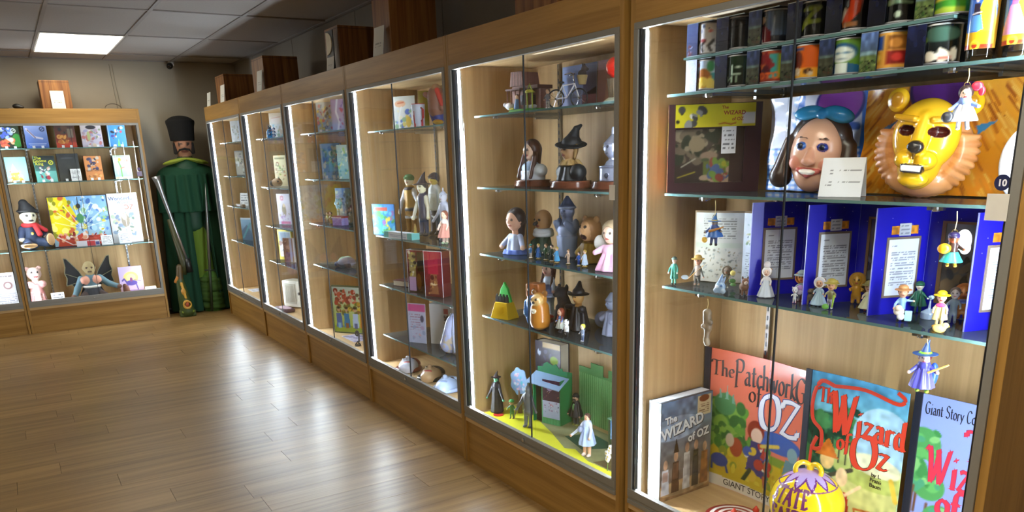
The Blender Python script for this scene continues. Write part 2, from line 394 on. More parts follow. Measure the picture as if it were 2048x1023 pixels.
# ------------------------------------------------------------------ moulded shapes: smooth unions of rounded forms, meshed as one skin
def rotm(r):
    return np.array(Matrix.Rotation(r[2], 3, 'Z') @ Matrix.Rotation(r[1], 3, 'Y') @ Matrix.Rotation(r[0], 3, 'X'))
def sd(p, P):
    k = p[0].lstrip('-')
    if k == 'c':
        a, b = np.array(p[1], float), np.array(p[2], float); r1, r2 = p[3], p[4]; ba = b - a
        t = np.clip(((P - a) @ ba) / (ba @ ba + 1e-12), 0, 1)
        return np.linalg.norm(P - a - t[..., None] * ba, axis=-1) - (r1 + (r2 - r1) * t)
    if k == 'e':
        q = P - np.array(p[1], float)
        if len(p) > 4: q = q @ rotm(p[4])
        r = np.array(p[2], float); k0 = np.linalg.norm(q / r, axis=-1); k1 = np.linalg.norm(q / (r * r), axis=-1)
        return k0 * (k0 - 1) / np.maximum(k1, 1e-9)
    if k == 'b':
        q = P - np.array(p[1], float)
        if len(p) > 5: q = q @ rotm(p[5])
        q = np.abs(q) - (np.array(p[2], float) - p[3])
        return np.linalg.norm(np.maximum(q, 0), axis=-1) + np.minimum(q.max(-1), 0) - p[3]
    if k == 'k':          # upright cone with optional pleats and oval plan: ('k', (x, y), z0, r0, z1, r1, col, pleats, depth, oval)
        q = P - np.array([p[1][0], p[1][1], 0]); z0, r0, z1, r1 = p[2:6]; t = np.clip((q[..., 2] - z0) / (z1 - z0), 0, 1)
        ov = p[9] if len(p) > 9 else 1.0; rad = np.hypot(q[..., 0], q[..., 1] / ov); R = r0 + (r1 - r0) * t
        if len(p) > 8 and p[7]: R = R * (1 + p[8] * np.cos(p[7] * np.arctan2(q[..., 1], q[..., 0])) * (np.abs(r0 - R) + .3 * r0) / max(r0, r1))
        zl, zh = min(z0, z1), max(z0, z1)
        return np.maximum((rad - R) * 0.9, np.maximum(zl - q[..., 2], q[..., 2] - zh))
    if k == 't':
        q = P - np.array(p[1], float)
        if len(p) > 5: q = q @ rotm(p[5])
        return np.hypot(np.hypot(q[..., 0], q[..., 1]) - p[2], q[..., 2]) - p[3]
CI = {'c': 5, 'e': 3, 'b': 4, 'k': 6, 't': 4}
def bnd(p):
    k = p[0].lstrip('-')
    if k == 'c':
        a, b = np.array(p[1], float), np.array(p[2], float); return np.minimum(a - p[3], b - p[4]), np.maximum(a + p[3], b + p[4])
    if k == 'e':
        r = np.array(p[2], float); r = r if len(p) <= 4 else np.full(3, r.max()); return np.array(p[1]) - r, np.array(p[1]) + r
    if k == 'b':
        r = np.array(p[2], float); r = r if len(p) <= 5 else np.full(3, np.linalg.norm(r)); return np.array(p[1]) - r, np.array(p[1]) + r
    if k == 'k':
        r = max(p[3], p[5]) * 1.15; return np.array([p[1][0] - r, p[1][1] - r, min(p[2], p[4])]), np.array([p[1][0] + r, p[1][1] + r, max(p[2], p[4])])
    r = p[2] + p[3]; return np.array(p[1]) - r, np.array(p[1]) + r
def colpos(p):
    k = p[0].lstrip('-'); return p[CI[k]] if k != 'e' else p[3]
def moulded(name, prims, parent, m=None, n=40, k=0.012, scale=1.0, off=(0, 0, 0), colfn=None):
    """prims: ('c', a, b, ra, rb, col) ('e', centre, radii, col, rot) ('b', centre, half, round, col, rot) ('k', ...) ('t', centre, R, r, col, rot); a leading '-' carves"""
    pos = [p for p in prims if p[0][0] != '-']
    lo = np.min([bnd(p)[0] for p in pos], 0); hi = np.max([bnd(p)[1] for p in pos], 0)
    h = (hi - lo).max() / n; lo = lo - 2.2 * h; hi = hi + 2.2 * h
    ax = [np.arange(lo[i], hi[i] + h, h) for i in range(3)]
    P = np.stack(np.meshgrid(*ax, indexing='ij'), -1); D = None
    for p in prims:
        d = sd(p, P)
        if p[0][0] == '-': D = np.maximum(D, -d)
        elif D is None: D = d
        elif k:
            hh = np.clip(0.5 + 0.5 * (D - d) / k, 0, 1); D = D * (1 - hh) + d * hh - k * hh * (1 - hh)
        else: D = np.minimum(D, d)
    S = D < 0
    cs = [(a, b, c) for a in (0, 1) for b in (0, 1) for c in (0, 1)]
    nx, ny, nz = [s - 1 for s in D.shape]
    cnt = sum(S[a:a + nx, b:b + ny, c:c + nz].astype(int) for a, b, c in cs)
    I = np.argwhere((cnt > 0) & (cnt < 8)); idx = -np.ones((nx, ny, nz), int); idx[tuple(I.T)] = np.arange(len(I))
    acc = np.zeros((len(I), 3)); ct = np.zeros(len(I))
    for a in cs:
        for d in range(3):
            if a[d]: continue
            b = list(a); b[d] = 1
            A = D[I[:, 0] + a[0], I[:, 1] + a[1], I[:, 2] + a[2]]; B = D[I[:, 0] + b[0], I[:, 1] + b[1], I[:, 2] + b[2]]
            x = (A < 0) != (B < 0); t = np.where(x, A / np.where(x, A - B, 1), 0)
            q = np.tile(np.array(a, float), (len(I), 1)); q[:, d] += t; acc += q * x[:, None]; ct += x
    V = (I + acc / np.maximum(ct, 1)[:, None]) * h + lo
    F = []
    for d in range(3):
        e1, e2 = [(1, 2), (2, 0), (0, 1)][d]
        sl = [slice(1, -1)] * 3; sl[d] = slice(0, -1); s2 = list(sl); s2[d] = slice(1, None)
        A, B = S[tuple(sl)], S[tuple(s2)]; E = np.argwhere(A != B)
        if not len(E): continue
        fl = A[tuple(E.T)]; o = np.array([1, 1, 1]); o[d] = 0; E = E + o
        def cell(u, v):
            q = E.copy(); q[:, e1] -= u; q[:, e2] -= v; return idx[q[:, 0], q[:, 1], q[:, 2]]
        Q = np.stack([cell(1, 1), cell(0, 1), cell(0, 0), cell(1, 0)], -1); Q[~fl] = Q[~fl][:, ::-1]; F.append(Q)
    F = np.concatenate(F); F = F[(F >= 0).all(1)]
    ds = np.stack([sd(p, V) - 1e-4 * i for i, p in enumerate(prims) if p[0][0] != '-'], -1)
    cl = np.array([srgb(colpos(p)) for p in pos])[ds.argmin(-1)]
    for i, p in enumerate([q for q in prims if q[0][0] == '-']):
        c_ = colpos(p)
        if c_: near = np.abs(sd(p, V)) < h * 0.8; cl[near] = srgb(c_)
    if colfn is not None: cl = colfn(V, cl)
    V = V * scale + np.array(off)
    return colour_mesh(name, V.tolist(), F.tolist(), cl, m or paint(0.5), parent, True)

# ------------------------------------------------------------------ small figures (1 = height without hat, feet at z 0, looking to -y)
DARK = '1c1a1e'
def head_prims(c, r, skin, eye=DARK, lip='a8453c', turn=0.0, cheeks=None):
    M = rotm((0, 0, turn))
    def p(x, y, z): return tuple(np.array(c) + r * (M @ np.array([x, y, z])))
    a = [('e', tuple(c), (r * .82, r * .88, r), skin, (0, 0, turn)), ('e', p(0, -.1, -.45), (r * .62, r * .66, r * .55), skin, (0, 0, turn)),
         ('e', p(0, -.9, -.12), (r * .13, r * .2, r * .2), skin), ('e', p(.8, .05, -.05), (r * .12, r * .18, r * .24), skin), ('e', p(-.8, .05, -.05), (r * .12, r * .18, r * .24), skin),
         ('e', p(.33, -.78, .1), (r * .13, r * .1, r * .11), eye), ('e', p(-.33, -.78, .1), (r * .13, r * .1, r * .11), eye),
         ('e', p(0, -.76, -.48), (r * .24, r * .12, r * .07), lip)]
    if cheeks: a += [('e', p(s * .45, -.66, -.22), (r * .2, r * .14, r * .18), cheeks) for s in (-1, 1)]
    return a
def hair_prims(c, r, col, style='short'):
    x, y, z = c
    a = [('e', (x, y + r * .18, z + r * .2), (r * .95, r * .9, r * .95), col)]
    if style in ('long', 'braids'): a += [('c', (x, y + r * .5, z), (x, y + r * .6, z - r * 1.3), r * .75, r * .5, col)]
    if style == 'braids':
        for s in (-1, 1):
            for i in range(5): a.append(('e', (x + s * r * (.8 + .04 * i), y - r * (.1 + .1 * i), z - r * (.4 + .42 * i)), (r * .24, r * .22, r * .27), col))
    if style == 'curls':
        for i in range(10):
            t = 2.6 * i; a.append(('e', (x + r * .85 * math.cos(t), y + r * (.3 + .35 * math.sin(t)), z + r * (.7 - .17 * i)), (r * .36,) * 3, col))
    return a + [('-e', (x, y - r * .75, z - r * .25), (r * .78, r * .75, r * .85), None)]
def hat_prims(kind, c, r, col, band=None):
    x, y, z = c; t = z + r * .45; band = band or col
    if kind == 'witch': return [('e', (x, y, t), (r * 1.75, r * 1.75, r * .13), col), ('k', (x, y), t, r * .92, t + r * .35, r * .78, band), ('c', (x, y, t + r * .2), (x + r * .1, y + r * .25, t + r * 1.25), r * .75, r * .34, col), ('c', (x + r * .1, y + r * .25, t + r * 1.2), (x + r * .35, y + r * .5, t + r * 2.0), r * .34, r * .08, col)]
    if kind == 'brim': return [('e', (x, y, t), (r * 1.6, r * 1.6, r * .16), col), ('k', (x, y), t, r * .9, t + r * .3, r * .88, band), ('e', (x, y, t + r * .35), (r * .88, r * .88, r * .62), col)]
    if kind == 'bowler': return [('e', (x, y, t), (r * 1.25, r * 1.25, r * .12), col), ('k', (x, y), t, r * .92, t + r * .25, r * .9, band), ('e', (x, y, t + r * .3), (r * .9, r * .9, r * .7), col)]
    if kind == 'top': return [('e', (x, y, t), (r * 1.4, r * 1.4, r * .12), col), ('k', (x, y), t, r * .85, t + r * .3, r * .85, band), ('k', (x, y), t + r * .3, r * .85, t + r * 1.2, r * .95, col)]
    if kind == 'funnel': return [('k', (x, y), t - r * .1, r * .95, t + r * .7, r * .2, col), ('c', (x, y, t + r * .6), (x, y, t + r * 1.3), r * .16, r * .12, col)]
    if kind == 'cap': return [('e', (x, y + r * .05, t - r * .15), (r * .95, r * .98, r * .75), col), ('e', (x, y - r * .8, t - r * .05), (r * .6, r * .5, r * .1), band)]
    if kind == 'cone': return [('k', (x, y), t - r * .2, r * .95, t + r * 1.4, r * .12, col)]
    if kind == 'bow': return [('e', (x + r * .45, y, z + r * 1.0), (r * .45, r * .25, r * .3), col, (0, .5, 0)), ('e', (x - r * .45, y, z + r * 1.0), (r * .45, r * .25, r * .3), col, (0, -.5, 0)), ('e', (x, y, z + r), (r * .2, r * .22, r * .2), band)]
    if kind == 'crown': return [('k', (x, y), t, r * .75, t + r * .9, r * .95, col, 6, .12)]
    if kind == 'bonnet': return [('e', (x, y + r * .2, z + r * .25), (r * 1.15, r * .95, r * 1.1), col), ('t', (x, y - r * .25, z + r * .15), r * 1.05, r * .22, band, (PI / 2 - .2, 0, 0)), ('-e', (x, y - r * .8, z - r * .2), (r * .8, r * .8, r * .85), None)]
def settle(t, gap=.0004):
    """stand a moulded thing exactly on its shelf"""
    lo = 9.0; R = np.array(t.rotation_euler.to_matrix())[2]
    for c in t.children:
        a = np.empty(len(c.data.vertices) * 3, np.float32); c.data.vertices.foreach_get('co', a); lo = min(lo, (a.reshape(-1, 3) @ R).min())
    t.location.z += gap - float(lo)
    return t
def figure(name, label, cat, loc, H, rz=ROW, hr=.24, skin='e9bb97', hair=None, top='4a6a9a', sleeve=None, legs='33333a', shoe='201818', dress=None, hat=None,
           arms=((.17, -.12, .45), (-.17, -.12, .45)), coat=None, extra=None, group=None, n=34, wide=1.0, beltcol=None, gloss=0.4, face=True, cheeks=None, mane=None, ears=None, tail=None, base=None, turn=0.0, lean=0.0):
    t = thing(name, label, cat, loc, rz, group)
    r = hr / 2; zb = 0.0
    hc = (0, 0, 1 - r); sh = 1 - hr - .05; hip = .44 * (1 - hr) + .02; sl = sleeve or top
    tw = .10 * wide
    P = [('c', (0, .01, sh - .03), (0, .01, hip), tw, tw * .95, top), ('c', (0, 0, sh - .02), (0, 0, 1 - hr * .8), .045, .05, skin)]
    P += [('e', (0, .0, hip), (tw * 1.05, tw * .9, tw * .8), legs)]
    for s in (1, -1):
        P += [('c', (s * .055 * wide, 0, hip), (s * .065 * wide, 0, .05), tw * .55, .04 * wide, legs), ('e', (s * .068 * wide, -.035, .035), (.045, .075, .035), shoe)]
    for s, (ax, ay, az) in zip((1, -1), arms):
        e = (s * (tw + .06), -.01 + ay * .3, (sh + az) / 2 - .01)
        P += [('c', (s * tw * .9, 0, sh - .03), e, .045, .036, sl), ('c', e, (ax, ay, az), .036, .028, sl), ('e', (ax, ay, az), (.034, .034, .036), skin)]
    if beltcol: P.append(('k', (0, 0), hip + .02, tw * 1.08, hip + .06, tw * 1.08, beltcol))
    P += head_prims(hc, r, skin, cheeks=cheeks, turn=turn) if face else [('e', hc, (r * .85, r * .9, r), skin)]
    if ears: P += [('e', (s * r * .75, .0, 1 - r * .25), (r * .28, r * .16, r * .28), ears) for s in (1, -1)]
    if base: P.append(('k', (0, 0), 0, .2, .035, .18, base))
    moulded('body', P, t, paint(gloss), n=n, k=.014, scale=H)
    if hair: moulded('hair', hair_prims(hc, r, hair[0], hair[1]), t, paint(.55), n=22, k=.01, scale=H)
    if mane: moulded('mane', [('t', (0, .02, 1 - r * 1.05), r * .95, r * .42, mane, (PI / 2, 0, 0)), ('e', (0, .06, 1 - r), (r * 1.1, r * .7, r * 1.15), mane), ('-e', (0, -r * .8, 1 - r * 1.05), (r * .8, r * .8, r * .85), None)], t, paint(.8, bump=.6), n=24, k=.02, scale=H)
    if dress: moulded('dress', [('k', (0, .005), dress[1], dress[2], sh - .12, tw * 1.0, dress[0], 9, .16), ('c', (0, .01, sh - .1), (0, .01, sh - .05), tw * 1.12, tw * .8, dress[0])] + ([('k', (0, .005), dress[1], dress[2] * .99, dress[1] + .05, dress[2] * .93, dress[3], 9, .16)] if len(dress) > 3 else []), t, paint(.7), n=30, k=.01, scale=H)
    if coat: moulded('coat', [('k', (0, .01), coat[1], coat[2], sh, tw * 1.05, coat[0], 5, .1), ('-b', (0, -.2, .3), (.04, .2, .6), .01, None)], t, paint(.6), n=28, k=.01, scale=H)
    if tail: moulded('tail', [('c', (0, .08, hip), (.1, .2, .2), .02, .02, tail), ('c', (.1, .2, .2), (.16, .22, .34), .02, .03, tail)], t, paint(.6), n=20, scale=H)
    if hat: moulded('hat', hat_prims(hat[0], hc, r, hat[1], hat[2] if len(hat) > 2 else None), t, paint(.55), n=26, k=.004, scale=H)
    for nm, pr in (extra or {}).items(): moulded(nm, pr, t, paint(.45), n=24, k=.006, scale=H)
    settle(t)
    return t

# ------------------------------------------------------------------ the room
D0, B0 = 1.755, 8.506               # front planes of the long row (x) and of the far cabinets (y)
WX, WY, CZ = 2.27, 9.02, 2.477      # right wall, far wall, ceiling
LX, FY = -3.2, -1.6                 # left wall and the wall behind the camera
m_wall = mat('a39b8c', 0.85, noise=0.05, scale=6)
m_wall_dark = mat('4a443c', 0.9)
m_tile = mat('a8a3a0', 0.95, noise=0.10, scale=90, bump=0.35)
m_runner = mat('928c88', 0.6)
m_steel = mat('8d8b86', 0.5, metal=0.4, noise=0.04, scale=200)
m_dark = mat('15161a', 0.5)
m_chrome = mat('c9ced4', 0.18, metal=1.0)
m_white = mat('ece9e2', 0.6)
m_floor = wood('9c7c4e', '7a5e38', 'x', rough=0.36, scale=0.8, tone=0.10, spec=0.38)
m_oak_x = wood('ad8546', '8d6831', 'x', rough=0.38, scale=0.75, tone=0.04)
m_oak_z = wood('ad8546', '8d6831', 'z', rough=0.40, scale=0.75, tone=0.04)
m_in_z = wood('d1af7e', 'b99868', 'z', rough=0.55, scale=0.6, tone=0.03)
m_in_x = wood('d1af7e', 'b99868', 'x', rough=0.55, scale=0.6, tone=0.03)
m_oakbox = wood('9c6a38', '6a3f1c', 'z', rough=0.45, scale=1.1, tone=0.06)

fl = struct(obj('floor', MB().box(LX, WX, FY, WY, -0.06, -0.006), mat('4a3822', 0.7)))
pl = MB().box(-0.609, 0.609, -0.0896, 0.0896, -0.005, 0.0)
pme = None
rs = random.Random(3); n = 0
for j in range(38):
    y = 1.95 + 0.18 * j
    if y > 8.95: break
    x = -2.6 + rs.random() * 1.2
    while x < 2.85:
        if x + .61 > -1.7 - .0 * y:
            if pme is None: p = obj('plank', pl, m_floor, fl, bevel=0.0); pme = p.data
            else: p = bpy.data.objects.new('plank', pme); COL.objects.link(p); p.parent = fl
            p.location = (x, y, 0)
        x += 1.22
struct(obj('trim_1', MB().box(LX, WX, FY, 1.86, -0.006, -0.0005), m_floor))
struct(obj('ceiling', MB().box(LX, WX, FY, WY, CZ + 0.02, CZ + 0.08), m_runner))
ceil = bpy.data.objects['ceiling']
# ceiling tiles 0.61 x 1.22 in a grid of runners
gx = [0.42 + 0.61 * k for k in range(-6, 5)]; gy = [7.335 - 1.22 * k for k in range(-2, 8)]
tme = {}
LAMPS = {(0.42, 7.335): LAMP_POWER, (0.42, 0.015): LAMP_FAR_POWER, (-1.41, 0.015): LAMP_FAR_POWER, (-1.41, 6.115): LAMP_FILL_POWER, (-1.41, 3.675): LAMP_FILL_POWER}
for x in gx:
    for y in gy:
        x0, x1, y0, y1 = max(x, LX) + .012, min(x + .61, WX) - .012, max(y, FY) + .012, min(y + 1.22, WY) - .012
        if x1 - x0 < .05 or y1 - y0 < .05 or any(abs(x - a) < .02 and abs(y - b) < .02 for a, b in LAMPS): continue
        k = (round(x1 - x0, 3), round(y1 - y0, 3)); hx, hy = k[0] / 2, k[1] / 2
        if k not in tme:
            o = obj('ceiling_tile', MB().box(-hx, hx, -hy, hy, .0, .018), m_tile, ceil); tme[k] = o.data
        else: o = bpy.data.objects.new('ceiling_tile', tme[k]); COL.objects.link(o); o.parent = ceil
        o.location = ((x0 + x1) / 2, (y0 + y1) / 2, CZ + .004 + .003 * rs.random()); o.rotation_euler = (rs.uniform(-.002, .002), rs.uniform(-.003, .003), 0)
for x in gx:
    if LX < x < WX: obj('runner', MB().box(x - .012, x + .012, FY, WY, CZ - .002, CZ + .012), m_runner, ceil)
for y in gy:
    if FY < y < WY: obj('runner', MB().box(LX, WX, y - .011, y + .011, CZ - .001, CZ + .0125), m_runner, ceil)
obj('wall_angle', MB().box(LX, WX, WY - .022, WY, CZ - .004, CZ + .02), m_runner, ceil)
obj('wall_angle', MB().box(WX - .022, WX, FY, WY, CZ - .004, CZ + .02), m_runner, ceil)
def ceiling_light(x, y, power, label):
    t = thing('ceiling_light', label, 'light', (x + .305, y + .61, CZ))
    f = MB()
    for a in ((-.3, -.288, -.6, .6), (.288, .3, -.6, .6), (-.288, .288, -.6, -.588), (-.288, .288, .588, .6)): f.box(a[0], a[1], a[2], a[3], -.004, .03)
    obj('frame', f, m_white, t)
    m, nt, e = emitter('lamp_diffuser', (1.0, .92, .75), power)
    # two tubes behind the prismatic sheet make its ends brighter than its middle
    N, L = nt.nodes.new, nt.links.new
    tc = N('ShaderNodeTexCoord'); sp = N('ShaderNodeSeparateXYZ'); L(tc.outputs['Object'], sp.inputs[0])
    ab = N('ShaderNodeMath'); ab.operation = 'ABSOLUTE'; L(sp.outputs[0], ab.inputs[0])
    mr = N('ShaderNodeMapRange'); mr.interpolation_type = 'SMOOTHSTEP'; mr.inputs[1].default_value = .02; mr.inputs[2].default_value = .20; mr.inputs[3].default_value = power * .28; mr.inputs[4].default_value = power * 1.3
    L(ab.outputs[0], mr.inputs[0]); L(mr.outputs[0], e.inputs[1])
    obj('diffuser', MB().box(-.288, .288, -.588, .588, .0, .004), m, t)
    obj('housing', MB().box(-.3, .3, -.6, .6, .03, .036), m_white, t)
ceiling_light(0.42, 7.335, LAMP_POWER, 'glowing rectangular fluorescent ceiling light above the far cabinets')
ceiling_light(0.42, 0.015, LAMP_FAR_POWER, 'ceiling light overhead in front of the nearest cabinet')
ceiling_light(-1.41, 0.015, LAMP_FAR_POWER, 'ceiling light overhead by the left wall near the entrance')
ceiling_light(-1.41, 6.115, LAMP_FILL_POWER, 'unseen fill light added over the open floor before the far wall')  # added out of view to brighten the floor and, by bounce, the ceiling
ceiling_light(-1.41, 3.675, LAMP_FILL_POWER, 'unseen fill light added over the open floor halfway down the room')  # second added fill lamp, also out of view

# walls, the right one of tall boards with seams
wr = struct(obj('wall_right', MB().box(WX + .012, WX + .1, FY, WY, 0, CZ + .08), m_wall_dark))
m_board = mat('8d867c', 0.85, noise=0.05, scale=6)
y0 = FY
for y1 in (0.7, 1.9, 3.1, 4.3, 5.6, 7.04, 8.3, WY):
    obj('wall_board', MB().box(WX, WX + .012, y0 + .004, y1 - .004, 0, CZ), m_board, wr); y0 = y1
struct(obj('wall_back', MB().box(LX, WX + .1, WY, WY + .1, 0, CZ + .08), m_wall))
struct(obj('wall_left', MB().box(LX - .1, LX, FY, WY, 0, CZ + .08), m_wall))
struct(obj('wall_front', MB().box(LX, WX + .1, FY - .1, FY, 0, CZ + .08), m_wall))

# ------------------------------------------------------------------ display cabinets
m_led, _, _ = emitter('led_light', (.80, .90, 1.0), LED_POWER)
m_pane = glass(refl=.19)
m_shelf = glass((.965, .985, .98), refl=1.0, name='shelf_glass', milk=.06, milkcol='cfe0ea')
m_edge = glass((.45, .66, .62), refl=.6, rough=.25, name='shelf_edge', milk=.45, milkcol='7fa8a4')
m_channel = mat('b9bdc0', 0.35, metal=0.8)
m_slot = mat('3b3d42', .5)
m_flange = mat('525a6c', .35, metal=.3)
def cabinet(label, loc, W, rz, shelves, mid=None, shelf_x=.085):
    t = thing('display_cabinet', label, 'cabinet', loc, rz, None)
    for x in (0, W - .02): obj('side_panel', MB().box(x, x + .02, 0, .5, 0, 2.0), m_oak_z, t, bevel=.001)
    obj('cornice', MB().box(.0205, W - .0205, .0, .018, 1.8745, 2.0), m_oak_x, t, bevel=.0015)
    obj('top_panel', MB().box(.0205, W - .0205, .019, .495, 1.975, 1.993), m_oak_x, t)
    obj('inner_ceiling', MB().box(.0205, W - .0205, .019, .438, 1.876, 1.89), m_in_x, t)
    obj('base_panel', MB().box(.0205, W - .0205, .012, .03, 0.0, .2215), m_oak_x, t)
    obj('deck', MB().box(.0205, W - .0205, .0005, .438, .222, .25), m_in_x, t, bevel=.001)
    obj('back_panel', MB().box(.0205, W - .0205, .439, .452, .05, 1.97), m_in_z, t)
    for x in (.0205, W - .0235): obj('liner', MB().box(x, x + .003, .03, .438, .2505, 1.8755), m_in_z, t)
    # aluminium frame
    r = MB().box(.0205, W - .0205, -.006, .012, .246, .262).box(.0205, W - .0205, -.003, .012, .262, .274).box(.0205, W - .0205, -.006, .0145, .274, .304)
    obj('bottom_rail', r, m_steel, t, bevel=.0008)
    r = MB().box(.0205, W - .0205, -.004, .0145, 1.8545, 1.8740)
    obj('top_rail', r, m_steel, t, bevel=.0008)
    for x in (.0205, W - .0405): obj('stile', MB().box(x, x + .020, -.005, .0145, .3045, 1.854), m_steel, t, bevel=.0008)
    for x in (.041, W - .047): obj('gasket', MB().box(x, x + .006, .001, .0145, .3045, 1.854), m_dark, t)
    m_ = mid or W / 2
    for i, (a, b, y) in enumerate(((.048, m_ + .006, .003), (m_ - .006, W - .048, .0095))):
        g = obj('glass_door', MB().box(a, b, y, y + .005, .305, 1.8538), m_pane, t)
        if i == 0:
            obj('door_edge', MB().box(b, b + .0035, y - .0005, y + .0055, .306, 1.853), m_dark, g)
            obj('lock', MB().tube([(b - .045, -.014, .283), (b - .045, -.0055, .283)], .009, 12), m_chrome, g)
    for x, s in ((.0245, 1), (W - .0245, -1)):
        c = obj('led_strip', MB().box(min(x, x + s * .006), max(x, x + s * .006), .0295, .050, .262, 1.86).box(min(x, x + s * .0078), max(x, x + s * .0078), .047, .050, .262, 1.86).box(min(x, x + s * .0105), max(x, x + s * .0105), .0295, .0325, .262, 1.86), m_channel, t)
        a, b = x + s * .0062, x + s * .009
        obj('diffuser', MB().box(min(a, b), max(a, b), .034, .046, .27, 1.852), m_led, c)
        f0 = x + s * .0062
        obj('flange', MB().box(min(x, f0), max(x, f0), .0155, .029, .262, 1.86), m_flange, c)
    sx = (.25, W - .25)
    for x in sx:
        s = obj('shelf_standard', MB().box(x - .008, x + .008, .427, .4385, .255, 1.87), m_chrome, t)
        q = MB()
        for i in range(50): z = .28 + i * .0315; q.box(x - .0025, x + .0025, .4262, .427, z, z + .016)
        obj('slots', q, m_slot, s)
    for z in shelves:
        g = MB(); x0, x1 = shelf_x, W - shelf_x; g.box(x0, x1, .082, .425, z - .008, z)
        g.m = [0, 0, 1, 1, 1, 1]
        s = obj('glass_shelf', g, [m_shelf, m_edge], t)
        for x in sx:
            obj('bracket', MB().box(x - .005, x + .005, .30, .427, z - .022, z - .0095).box(x - .004, x + .004, .09, .30, z - .014, z - .0095), m_chrome, s)
            obj('clip', MB().lathe([(0, -.011), (.009, -.011), (.011, -.006), (.011, 0)], 12, (x, .098, z - .0085)).box(x - .02, x + .02, .092, .104, z - .017, z - .0085), m_chrome, s)
    return t
S5 = (1.66, 1.355, 1.05)
ROWCABS = [('A', .82, 2.065), ('B', 2.098, 3.308), ('C', 3.312, 4.556), ('D', 4.560, 5.792), ('E', 5.796, 6.984), ('F', 6.988, 8.30)]
cab_label = {'A': 'nearest oak display cabinet of the long row, with boxed mugs and tall storybooks', 'B': 'second oak cabinet of the long row, full of puppets and busts',
             'C': 'third oak cabinet of the long row, with jointed dolls and masks on its deck', 'D': 'fourth oak cabinet of the long row, with a folk picture on its deck',
             'E': 'fifth oak cabinet of the long row, with a pale cream box on its deck', 'F': 'last oak cabinet of the long row, next to the green caped mannequin'}
SH = {'A': S5, 'B': (1.66, 1.352, 1.05, .757), 'C': (1.64, 1.05, .755, .445), 'D': (1.668, 1.362, 1.053, .756), 'E': (1.668, 1.285, .968, .672), 'F': (1.668, 1.364, 1.083, .752)}
for k, y0, y1 in ROWCABS:
    cabinet(cab_label[k], (D0, y1, 0), y1 - y0, ROW, SH[k])
cabinet('oak display cabinet on the far wall beside the mannequin, with two rows of books', (-.012, B0, 0), 1.216, 0.0, (1.665, 1.365, .757), shelf_x=.04)
cabinet('oak display cabinet at the left end of the far wall', (-1.232, B0, 0), 1.216, 0.0, (1.665, 1.365, .757), shelf_x=.04)

# ------------------------------------------------------------------ builders for flat goods
m_card = mat('e9eaee', 0.7, noise=0.03)
m_clear = glass((.97, .98, .98), refl=.9, name='clear_plastic')
m_clear_stand = glass((.92, .95, .97), refl=1.0, name='acrylic', milk=.12, milkcol='dfe8f0')
def book(label, loc, w, h, th, ops, rz=ROW, tilt=0.0, spine='3a3a3a', pages=True, group=None, cat='book', name='book', cell=0.004, stand=False, title=None, gloss=.35, cover=None):
    """closed book or box-like volume standing on its bottom edge; front at y 0"""
    t = thing(name, label, cat, loc, rz, group, 0)
    q = Matrix.Rotation(-tilt, 4, 'X')
    mc = mat(cover or spine, .5)
    def put(o):
        o.matrix_basis = q; return o
    put(obj('cover', MB().box(-w / 2, w / 2, 0, .0025, 0, h).box(-w / 2, w / 2, th - .0025, th, 0, h).box(-w / 2, -w / 2 + .003, .0025, th - .0025, 0, h), mc, t))
    if pages: put(obj('pages', MB().box(-w / 2 + .0035, w / 2 - .004, .003, th - .003, .004, h - .004), mat('e6dfce', .8), t))
    put(sheet('front_print', w - .001, h - .001, ops, t, paint(gloss), (0, -.0006, .0005), cell))
    if title:
        for i, (s, sz, x, z, col) in enumerate(title): put(text('title', s, sz, (x * w, -.0012, z * h), col, t, bold=.01))
    if stand: stand_clip(t, w)
    return t
def stand_clip(t, w):
    q = MB()
    for s in (-1, 1): q.box(s * w * .2 - .011, s * w * .2 + .011, -.018, -.014, 0.0005, .022).box(s * w * .2 - .011, s * w * .2 + .011, -.014, .03, .0005, .003)
    obj('stand_clip', q, mat('f2f4f8', .25), t)
def card(label, loc, w, h, rz=ROW, tilt=.25, rows=6, group=None, col='eceef2', fold=True, lines=None):
    t = thing('text_card', label, 'card', loc, rz, group)
    ops = [('bg', col, col)]
    if rows: ops.append(('t', .1, .12, .9, .9, rows, '6a6c74'))
    if lines: ops += [('t', a, b, c, d, 1, '55575f') for a, b, c, d in lines]
    o = sheet('front_print', w, h, ops, t, paint(.6), (0, -.0006, 0), .0028); b = obj('board', MB().box(-w / 2, w / 2, 0, .0012, 0, h), m_card, t)
    for x in (o, b): x.rotation_euler = (-tilt, 0, 0)
    if fold:
        d = h * math.sin(tilt) * 2; f = obj('rear_flap', MB().box(-w / 2, w / 2, -.0006, .0006, 0, h), m_card, t); f.location = (0, d + .002, 0); f.rotation_euler = (tilt, 0, 0)
    return t

